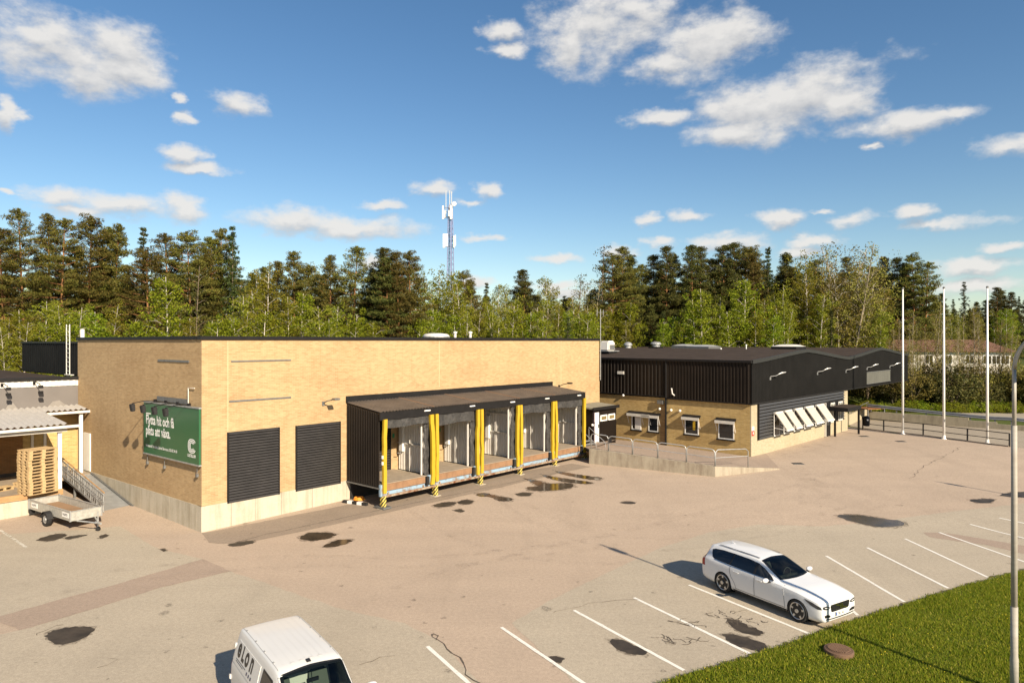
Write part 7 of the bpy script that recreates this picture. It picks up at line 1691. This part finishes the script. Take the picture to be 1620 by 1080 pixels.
def bush(seed, h=3.0, w=2.2, leafm=None, leaf=0.12, n=90, per=22):
    rg = np.random.default_rng(seed); wood = []; cent = []; rad = []
    for i in range(7):
        az = rg.uniform(0, 6.283); tip = Vector((math.cos(az)*w*0.7*rg.random(), math.sin(az)*w*0.7*rg.random(), h*rg.uniform(0.6, 1.0))); wood.append(tube_np([Vector((0,0,-0.2)), tip*0.6, tip], [0.05, 0.03, 0.01], 4))
    for i in range(n):
        p = rg.normal(0, 1, 3); p /= np.linalg.norm(p); p *= rg.uniform(0.35, 1.0)**0.5; cent.append((p[0]*w, p[1]*w, max(0.15, (p[2]*0.5+0.5)*h*rg.uniform(0.8, 1.1)))); rad.append(rg.uniform(0.3, 0.55))
    V = leaf_quads(np.array(cent), np.array(rad), per, leaf, rg, 0.9, 0.55); return tree_obj('bush', V, leafm or M['lime'], wood, M['bark_grey'])
PROTO = {}
PROTO['pine'] = [(pine(11+i, 20, s, sp, dn, None, tp, None, ln), 20) for i, (s, sp, dn, tp, ln) in enumerate(((0.32,4.2,1.2,0.2,0),(0.38,3.7,1.1,0.5,0.8),(0.22,4.0,1.25,0.05,0),(0.44,3.8,1.1,0.8,-0.9),(0.26,3.6,1.25,0.15,0.4),(0.36,4.3,1.15,0.4,-0.4)))]
PROTO['pined'] = [(pine(31+i, 20, s, sp, dn, M['pine2'], tp), 20) for i, (s, sp, dn, tp) in enumerate(((0.12,4.1,1.35,0.15),(0.16,3.8,1.35,0.35),(0.24,4.5,1.25,0.55),(0.10,3.7,1.4,0.05)))]
PROTO['spruce'] = [(spruce(51+i, 20, w), 20) for i, w in enumerate((2.3, 2.8, 1.9))]
PROTO['birch'] = [(birch(61+i, 15, w, d*1.3, None, 0.092, 1, None, 0.22, 36, 0.7), 15) for i, (w, d) in enumerate(((2.0,1.0),(2.5,1.1),(1.7,1.0),(2.2,0.9)))]
PROTO['lime'] = [(birch(71+i, 12, w, 1.4, M['lime'], 0.092, 1, None, 0.1, 44, 0.7), 12) for i, w in enumerate((2.0, 2.5, 1.8))]
PROTO['bare'] = [(birch(81+i, 15, w, 1.25, M['budding'], 0.085, st_, M['bark_twig'], 0.2, 12, 0.75), 15) for i, (w, st_) in enumerate(((2.2,2),(2.6,4),(1.8,1)))]
PROTO['bud'] = [(birch(91+i, 15, 2.6, 1.5, M['budding'], 0.085, 5, None, 0.15, 14, 0.8), 15) for i in range(1)]
PROTO['dead'] = [(birch(95, 18, 1.8, 1.5, M['bushes'], 0.10, 1, M['bark_grey'], 0.15, 9, 1.2), 18)]
PROTO['bush'] = [(bush(101+i, 3.2, 2.4, m_), 3.2) for i, m_ in enumerate((M['lime'], M['birch'], M['lime']))]
PROTO['scrub'] = [(bush(111+i, 3.5, 2.4, m_, 0.11, 110, 18), 3.5) for i, m_ in enumerate((M['bushes'], M['budding'], M['bushes']))]
META = {'pine': ('pine_tree', 'pine tree', 'tall olive green pine with reddish trunk %s'), 'pined': ('pine_tree', 'pine tree', 'dense dark green pine %s'), 'spruce': ('spruce_tree', 'spruce tree', 'narrow pointed dark spruce %s'),
 'birch': ('birch_tree', 'birch tree', 'yellow green birch with pale trunk %s'), 'lime': ('young_tree', 'tree', 'bright fresh green young tree %s'), 'bare': ('birch_tree', 'birch tree', 'nearly bare pale stemmed birch %s'), 'bud': ('birch_tree', 'birch tree', 'large spreading many-stemmed birch just coming into leaf behind the low building'),
 'dead': ('pine_tree', 'pine tree', 'thin half dead grey conifer %s'), 'bush': ('bush', 'bush', 'low bright green bush %s'), 'scrub': ('bush', 'bush', 'brownish scrub bush %s')}
tr_rng = random.Random(21)
MARKS = [(40,'at the left edge'),(115,'above the black plant room'),(180,'above the far end of sign wall'),(250,'above the green sign'),(320,'above the brick corner'),(370,'above the left roller shutter'),(440,'above the left roller shutter, right side'),(500,'above the right roller shutter'),(560,'above the near dock end'),(640,'above the first dock bays'),(690,'left of the mast'),(735,'around the mast'),(790,'right of the mast'),(850,'above the middle dock bays'),(910,'above the far dock bays'),(955,'by the antenna pole'),(1010,'behind the roof fans'),(1070,'behind the wide roof fan'),(1130,'behind the domed skylights'),(1190,'above the office windows'),(1250,'above the louvred corner'),(1310,'above the roof crest'),(1370,'above the roof dip'),(1415,'above the black overhang'),(1460,'right of the first flagpole'),(1528,'around the middle flagpole'),(1580,'around the last flagpole'),(9999,'at the right edge')]
def where(px, zone):
    m = next(t for x, t in MARKS if px < x)
    return m+(', on the bank' if 'house' in zone and 'front' in zone else ', far off' if 'far wood' in zone else ', on the verge' if 'verge' in zone else '')
def plant(kind, px, Y, py_top=None, h=None, zone='forest left of the mast', z0=None, var=None, wide=None):
    V_, hh = PROTO[kind][var if var is not None else tr_rng.randrange(len(PROTO[kind]))]
    X = (px-CX)/F*Y; zg = (hgt(Y) if z0 is None else z0)
    if py_top is not None: h = (H+(CY-py_top)/F*Y-zg)*tr_rng.uniform(0.97, 1.03)
    nm, cat, lb = META[kind]; s = h/hh
    r = bpy.data.objects.new(nm, None); C.objects.link(r); r.location = (X, Y, zg); r.rotation_euler = (0, 0, tr_rng.uniform(0, 6.28)); k = (wide or tr_rng.uniform(0.9, 1.12))
    r.scale = (s*k, s*k, s); r['label'] = lb % where(px, zone) if '%s' in lb else lb; r['category'] = cat; r['group'] = r['label']; r.empty_display_size = 0.5
    for part, me in (('trunk', V_[1]), ('crown', V_[0])):
        o = bpy.data.objects.new(part, me); C.objects.link(o); o.parent = r
    return r
ZL, ZM_, ZR_, ZF_ = 'the forest left of the mast', 'the lower wood around the mast', 'the tall stand behind the low building', 'the far wood beyond the white house'
# ---- tall left forest: tops read from the photograph (pixel x, pixel y of the top, metres away)
for k, x, y, Y in [('pine',-18,330,72),('pine',12,372,70),('pine',42,331,70),('pine',70,345,74),('pine',92,355,70),('pine',140,348,72),('pine',178,360,75),('pine',195,346,74),('spruce',227,356,74),('pine',240,385,72),('pine',272,362,74),('pine',300,372,72),('dead',316,415,68),('pine',340,372,76),('pine',322,388,74),('spruce',368,354,74),('pine',352,368,78),
    ('pine',462,400,76),('pine',440,412,80),('pine',485,415,78),('pine',525,408,76),('pine',552,382,74),('pine',512,430,82),('pined',605,392,72),('pine',628,392,70),('pine',650,395,72),('pined',612,405,70),('pine',590,430,74),('pined',575,470,86),('pined',420,470,90),('pined',395,440,92),('pined',280,430,92),('pined',120,420,92),('pined',60,430,90),('pined',200,430,92),('pined',15,440,90),('pined',340,440,92),('pined',500,475,92),('pined',545,470,90)]:
    plant(k, x, Y, y, zone=ZL)
for k, x, y, Y in [('birch',405,432,68),('birch',425,428,66),('birch',398,455,64),('birch',385,470,62),('lime',262,442,60),('birch',74,475,60),('birch',92,480,60),('lime',150,490,60),('birch',188,485,62),('birch',455,470,64),('lime',480,470,66),('birch',535,480,64),('lime',520,500,60),('birch',15,505,58),('birch',45,510,58),('birch',-10,500,57),('bare',30,508,60),('birch',0,515,56),('lime',110,500,60),('lime',370,500,60),('lime',345,505,60),('lime',420,495,60),('lime',565,500,62),('lime',590,508,64),('birch',130,490,62),('birch',300,500,60),('lime',215,500,60)]:
    plant(k, x, Y, y, zone=ZL)
# ---- lower mixed wood around the mast
for k, x, y, Y in [('birch',695,428,78),('birch',715,438,80),('pine',735,428,84),('pine',742,440,82),('spruce',770,450,92),('birch',758,470,84),('birch',790,448,90),('birch',800,460,92),('pined',825,422,92),('pined',830,440,90),('birch',862,440,90),('birch',870,450,92),('spruce',893,465,100),('dead',920,432,88),('bare',925,445,90),('dead',956,392,90),('bare',700,450,78),('birch',722,445,76),('bare',745,470,78),('birch',770,480,76),('bare',810,480,78),('birch',825,490,76),('bare',840,485,78),('birch',675,440,82),('birch',682,455,78),('birch',905,470,86),('birch',930,480,84),('birch',885,480,84),('birch',915,490,80),('lime',945,490,84),('lime',840,495,76),('lime',850,490,80),('lime',900,495,78),('lime',665,500,70),('lime',720,500,74),('birch',780,470,86),('birch',760,495,76),('birch',740,490,74),('spruce',870,490,82),('pined',770,475,98),('pined',850,470,98),('pined',900,475,98),('pined',940,460,100),('pined',720,480,98),('pined',690,475,96),('birch',800,480,80),('birch',820,470,88),('lime',935,500,82),('birch',790,495,74),('birch',865,470,86)]:
    plant(k, x, Y, y, zone=ZM_)
# ---- tall stand on the right
for k, x, y, Y in [('pine',965,405,92),('pine',985,392,94),('pined',1000,405,94),('pine',1018,418,98),('pined',1035,408,98),('pined',1055,392,96),('pine',1072,396,98),('pined',1092,384,96),('pined',1108,392,98),('pined',1128,404,100),('pined',1145,392,98),('pined',1162,390,98),('pine',1178,392,100),('spruce',1215,383,98),('pine',1200,393,100),('pine',1190,405,96),('pined',1246,405,100),('pine',1255,420,98),('pined',1290,410,104),('pined',1340,405,106),('pined',1400,412,108),('pined',1420,408,106),('pine',1445,405,104),('pine',1460,412,104),('pined',1435,418,110),('pined',1380,420,112),('pined',975,440,108),('pined',1045,440,112),('pined',1100,440,112),('pined',1165,440,112),('pined',1230,440,112),('pined',1320,440,114),('dead',1166,440,88),('pined',1010,470,104),('pined',1270,450,112)]:
    plant(k, x, Y, y, zone=ZR_)
for k, x, y, Y in [('lime',1108,455,84),('lime',1095,470,84),('lime',1180,445,86),('birch',1140,470,88),('lime',1150,490,84),('birch',1275,395,92),('birch',1300,430,92),('birch',1275,430,88),('birch',1240,450,88),('bud',1325,387,90),('bud',1350,398,94),('bare',1335,392,90),('birch',1360,410,94),('birch',1225,470,90),('birch',1240,480,88),('birch',1210,475,88),('lime',1225,500,84),('birch',1255,490,86),('birch',1385,470,92),('birch',1400,450,94),('lime',1395,490,88),('lime',1065,500,86),('pined',1030,480,92),('pined',1000,490,90),('spruce',970,480,92),('spruce',1050,490,90),('birch',1300,480,88),('birch',1340,470,90),('birch',1365,460,90),('birch',1305,470,86),('birch',1195,490,86),('lime',1125,500,86),('pined',1085,500,90),('birch',990,505,86)]:
    plant(k, x, Y, y, zone=ZR_)
# ---- far wood on the right
ZB_ = 3.6
for k, x, y, Y in [('spruce',1525,447,150),('pined',1480,470,150),('pined',1490,466,152),('spruce',1508,475,150),('pined',1545,480,155),('pined',1560,475,150),('pined',1578,455,145),('pine',1585,462,148),('pined',1600,462,146),('spruce',1612,470,145),('pined',1630,460,146),('pined',1650,465,150),('lime',1592,490,138),('birch',1500,490,145),('birch',1540,490,140),('spruce',1470,480,150),('pined',1510,490,150),('pined',1535,490,160),('birch',1570,490,140),('birch',1480,495,140),('pined',1460,470,140),('birch',1605,492,140),('birch',1550,498,135),('birch',1515,500,134),('birch',1455,490,128)]:
    plant(k, x, Y, y, zone=ZF_, z0=ZB_)
for i in range(34):
    x = tr_rng.uniform(1380, 1760); plant(tr_rng.choice(('pined','spruce','birch')), x, tr_rng.uniform(150, 185), tr_rng.uniform(482, 502), zone=ZF_, z0=ZB_)
# ---- fill behind everything so that no open horizon shows
for i in range(110):
    x = -150+i*15+tr_rng.uniform(-7, 7)
    if x > 1400: continue
    lowm = 660 < x < 945
    plant(tr_rng.choice(('pined','pined','spruce','birch')), x, tr_rng.uniform(108, 130), tr_rng.uniform(462, 490) if lowm else tr_rng.uniform(415, 460), zone=ZM_ if lowm else ZL if x < 660 else ZR_)
for i in range(38):
    x = -60+i*38+tr_rng.uniform(-16, 16); lowm = 660 < x < 945
    Yb = 62 if x < 560 else 74 if x < 950 else 86
    if x < 1390: plant(tr_rng.choice(('lime','birch','birch','lime','lime','spruce')), x, Yb+tr_rng.uniform(-2, 4), tr_rng.uniform(478, 515), zone=ZM_ if lowm else ZL if x < 660 else ZR_)
# ---- bank with scrub on the right, white house on top
bk = MB(); rows = []
for (dy, z) in ((0,0.38),(3,1.3),(7,2.9),(12,3.6),(30,3.7),(110,4.0)):
    rows.append([Vector((x, 78+dy-(x-30)*0.10, z if x > 30 else 0.38+(z-0.38)*max(0,(x-18)/12))) for x in (14, 22, 30, 40, 55, 75, 100, 150, 260)])
bk.grid(rows, flip=False); bo = bk.build('bank', M['soil'], smooth=True); struct(bo)
for i in range(60):
    x = 1346+i*5.4+tr_rng.uniform(-4, 4); Yb = 79-((x-CX)/F*78-30)*0.10
    plant('scrub', x, Yb+tr_rng.uniform(0, 7), h=tr_rng.uniform(2.4, 4.6), zone='front of the white house', z0=0.38+tr_rng.uniform(0.2, 1.6))
for i in range(26):
    x = 1340+i*11+tr_rng.uniform(-4, 4); Yb = 78.5-((x-CX)/F*78-30)*0.10
    plant('bush', x, Yb-0.5, h=tr_rng.uniform(0.8, 1.5), zone='the road verge', z0=0.35)
for x, Y, yt in ((1412,79,520),(1436,80,490),(1470,80,478),(1482,82,500),(1525,82,495),(1540,80,485),(1420,83,505),(1455,82,510),(1505,81,505),(1560,80,510),(1490,80,520),(1515,79,515),(1547,81,500),(1575,80,505),(1590,79,515),(1463,80,515),(1444,79,525),(1531,80,520)):
    plant('bare', x, Y, yt, zone='front of the white house', z0=0.8, var=tr_rng.choice((0,2)), wide=0.8)
# white house
hy = 98.0; hx0, hx1 = at_y(1398, 560, hy+2), at_y(1600, 560, hy-3)
FH = Fr(hx1.to_2d(), (hx0-hx1).to_2d(), (0,-1)); FH.ay = Vector((FH.ax.y, -FH.ax.x, 0))
if FH.ay.y > 0: FH.ay = -FH.ay
LH = (hx0-hx1).length; zb, ze = 3.4, H+(CY-555)/F*hy; zr_ = H+(CY-537)/F*hy
hs = root('white_house', 'long white house with reddish brown hipped roof beyond the scrub', 'house', FH(LH/2, 0, zb))
M['house_white'] = streaky('whitewashed_wall', (0.66,0.62,0.55), (0.45,0.38,0.30), sc=(0.7,0.7)); M['rooftile'] = streaky('brown_tiles', (0.16,0.085,0.058), (0.115,0.066,0.048), sc=(0.8,6))
bx('wall', M['house_white'], hs, FH, 0, LH, -8, 0, zb, ze)
MB().add([FH(-0.5,0.5,ze), FH(LH+0.5,0.5,ze), FH(LH+0.5,-8.5,ze), FH(-0.5,-8.5,ze), FH(2.2,-4,zr_), FH(LH-2.2,-4,zr_), FH(-0.5,0.5,ze-0.12), FH(LH+0.5,0.5,ze-0.12), FH(LH+0.5,-8.5,ze-0.12), FH(-0.5,-8.5,ze-0.12)], [(0,1,5,4),(1,2,5),(2,3,4,5),(3,0,4),(0,6,7,1),(1,7,8,2),(2,8,9,3),(3,9,6,0)]).build('roof', M['rooftile'], hs)
bx('cornice', M['white'], hs, FH, -0.1, LH+0.1, 0.0, 0.08, ze-0.42, ze-0.12)
for px in (1590, 1576, 1562, 1534, 1500, 1470, 1440, 1415):
    t = FH.t(px); w = bx('window', M['white'], hs, FH, t-0.55, t+0.55, -0.02, 0.05, ze-1.85, ze-0.55); bx('pane', M['glass'], w, FH, t-0.45, t-0.03, 0.045, 0.06, ze-1.75, ze-0.65); bx('pane', M['glass'], w, FH, t+0.03, t+0.45, 0.045, 0.06, ze-1.75, ze-0.65)
bx('plinth', plain('dark_plinth', (0.10,0.09,0.08), 0.9), hs, FH, -0.02, LH+0.02, -8, 0.03, zb-1.5, zb+0.1)
# small brick house partly hidden by trees
q = at_y(1388, 545, 118); f_ = Fr(q.to_2d(), (1,0), (0,-1)); h2 = root('brick_house', 'small red brick house with pale flat roof half hidden by trees', 'house', (q.x, q.y, 3.4))
bx('wall', brick_mat('brick_red', (0.36,0.13,0.07), (0.28,0.10,0.05), (0.35,0.2,0.14)), h2, f_, -2.6, 2.6, -7, 0, 3.0, H+(CY-535)/F*118); bx('roof', M['offwhite'], h2, f_, -3.0, 3.2, -7.4, 0.5, H+(CY-534.5)/F*118, H+(CY-532)/F*118)
bx('window', M['glass'], h2, f_, -1.0, 0.6, 0.0, 0.04, 5.4, 6.8)
# ------------------------------------------------------------------ telecom mast
Yt = 140.0; mx = (712-CX)/F*Yt; zt = H+(CY-325)/F*Yt; wb_ = 2.0
mast = root('telecom_mast', 'tall blue grey lattice telecom mast with white antenna panels', 'mast', (mx, Yt, 0.4))
def leg(k, z):
    f = z/zt; r_ = (1.25*(1-f)+0.52*f); w = R(90+120*k+20); return Vector((mx+r_*math.cos(w), Yt+r_*math.sin(w), z))
for k in range(3): MB().tube([leg(k,0.3), leg(k,zt)], 0.09, 6).build('leg', M['lattice'], mast)
nl = 30
for k in range(3):
    m = MB()
    for i in range(nl):
        z0_, z1_ = zt*i/nl, zt*(i+1)/nl; a, b = (k, (k+1) % 3) if i % 2 else ((k+1) % 3, k); m.tube([leg(a,z0_), leg(b,z1_)], 0.035, 4); m.tube([leg(a,z1_), leg(b,z1_)], 0.03, 4)
    m.build('bracing', M['lattice'], mast)
MB().box(Fr((mx+0.25,Yt-0.3),(1,0),(0,1)), -0.14, 0.14, -0.1, 0.1, 0.5, zt-1).build('cable_ladder', M['lattice'], mast)
def panel(px, y0, y1, w=0.34, dy=-0.9):
    z1_, z0_ = H+(CY-y0)/F*Yt, H+(CY-y1)/F*Yt; X = (px-CX)/F*Yt
    o = MB().box(Fr((X, Yt+dy),(1,0),(0,1)), -w/2, w/2, -0.12, 0.12, z0_, z1_).build('antenna_panel', M['white'], mast, bevel=0.03)
    for zz in (z0_+0.3, z1_-0.3): MB().tube([Vector((X,Yt+dy,zz)), Vector((mx,Yt,zz))], 0.05, 5).build('bracket', M['steel_dark'], o)
for a in ((701.5,327,348),(704,334,346,0.3),(711,334,344,0.3),(714.3,326,348,0.5),(703,371,393,0.45),(707,371,391,0.55),(719,374,393,0.3),(721,373,390,0.22)): panel(*a)
for px, y0 in ((705.5,302),(711.5,301.5),(714.5,303)): X = (px-CX)/F*Yt; MB().tube([Vector((X,Yt,H+(CY-345)/F*Yt)), Vector((X,Yt,H+(CY-y0)/F*Yt))], [0.07,0.06], 6).build('whip_antenna', M['offwhite'], mast)
MB().lathe([(0.0,-0.15),(0.45,-0.1),(0.45,0.1),(0.0,0.2)], ((719-CX)/F*Yt, Yt-0.6, H+(CY-323.5)/F*Yt), axis='y', n=14).build('dish', M['white'], mast)
MB().tube([Vector((mx,Yt,H+(CY-323.5)/F*Yt)), Vector(((719-CX)/F*Yt, Yt-0.5, H+(CY-323.5)/F*Yt))], 0.05, 5).build('dish_arm', M['steel_dark'], mast)
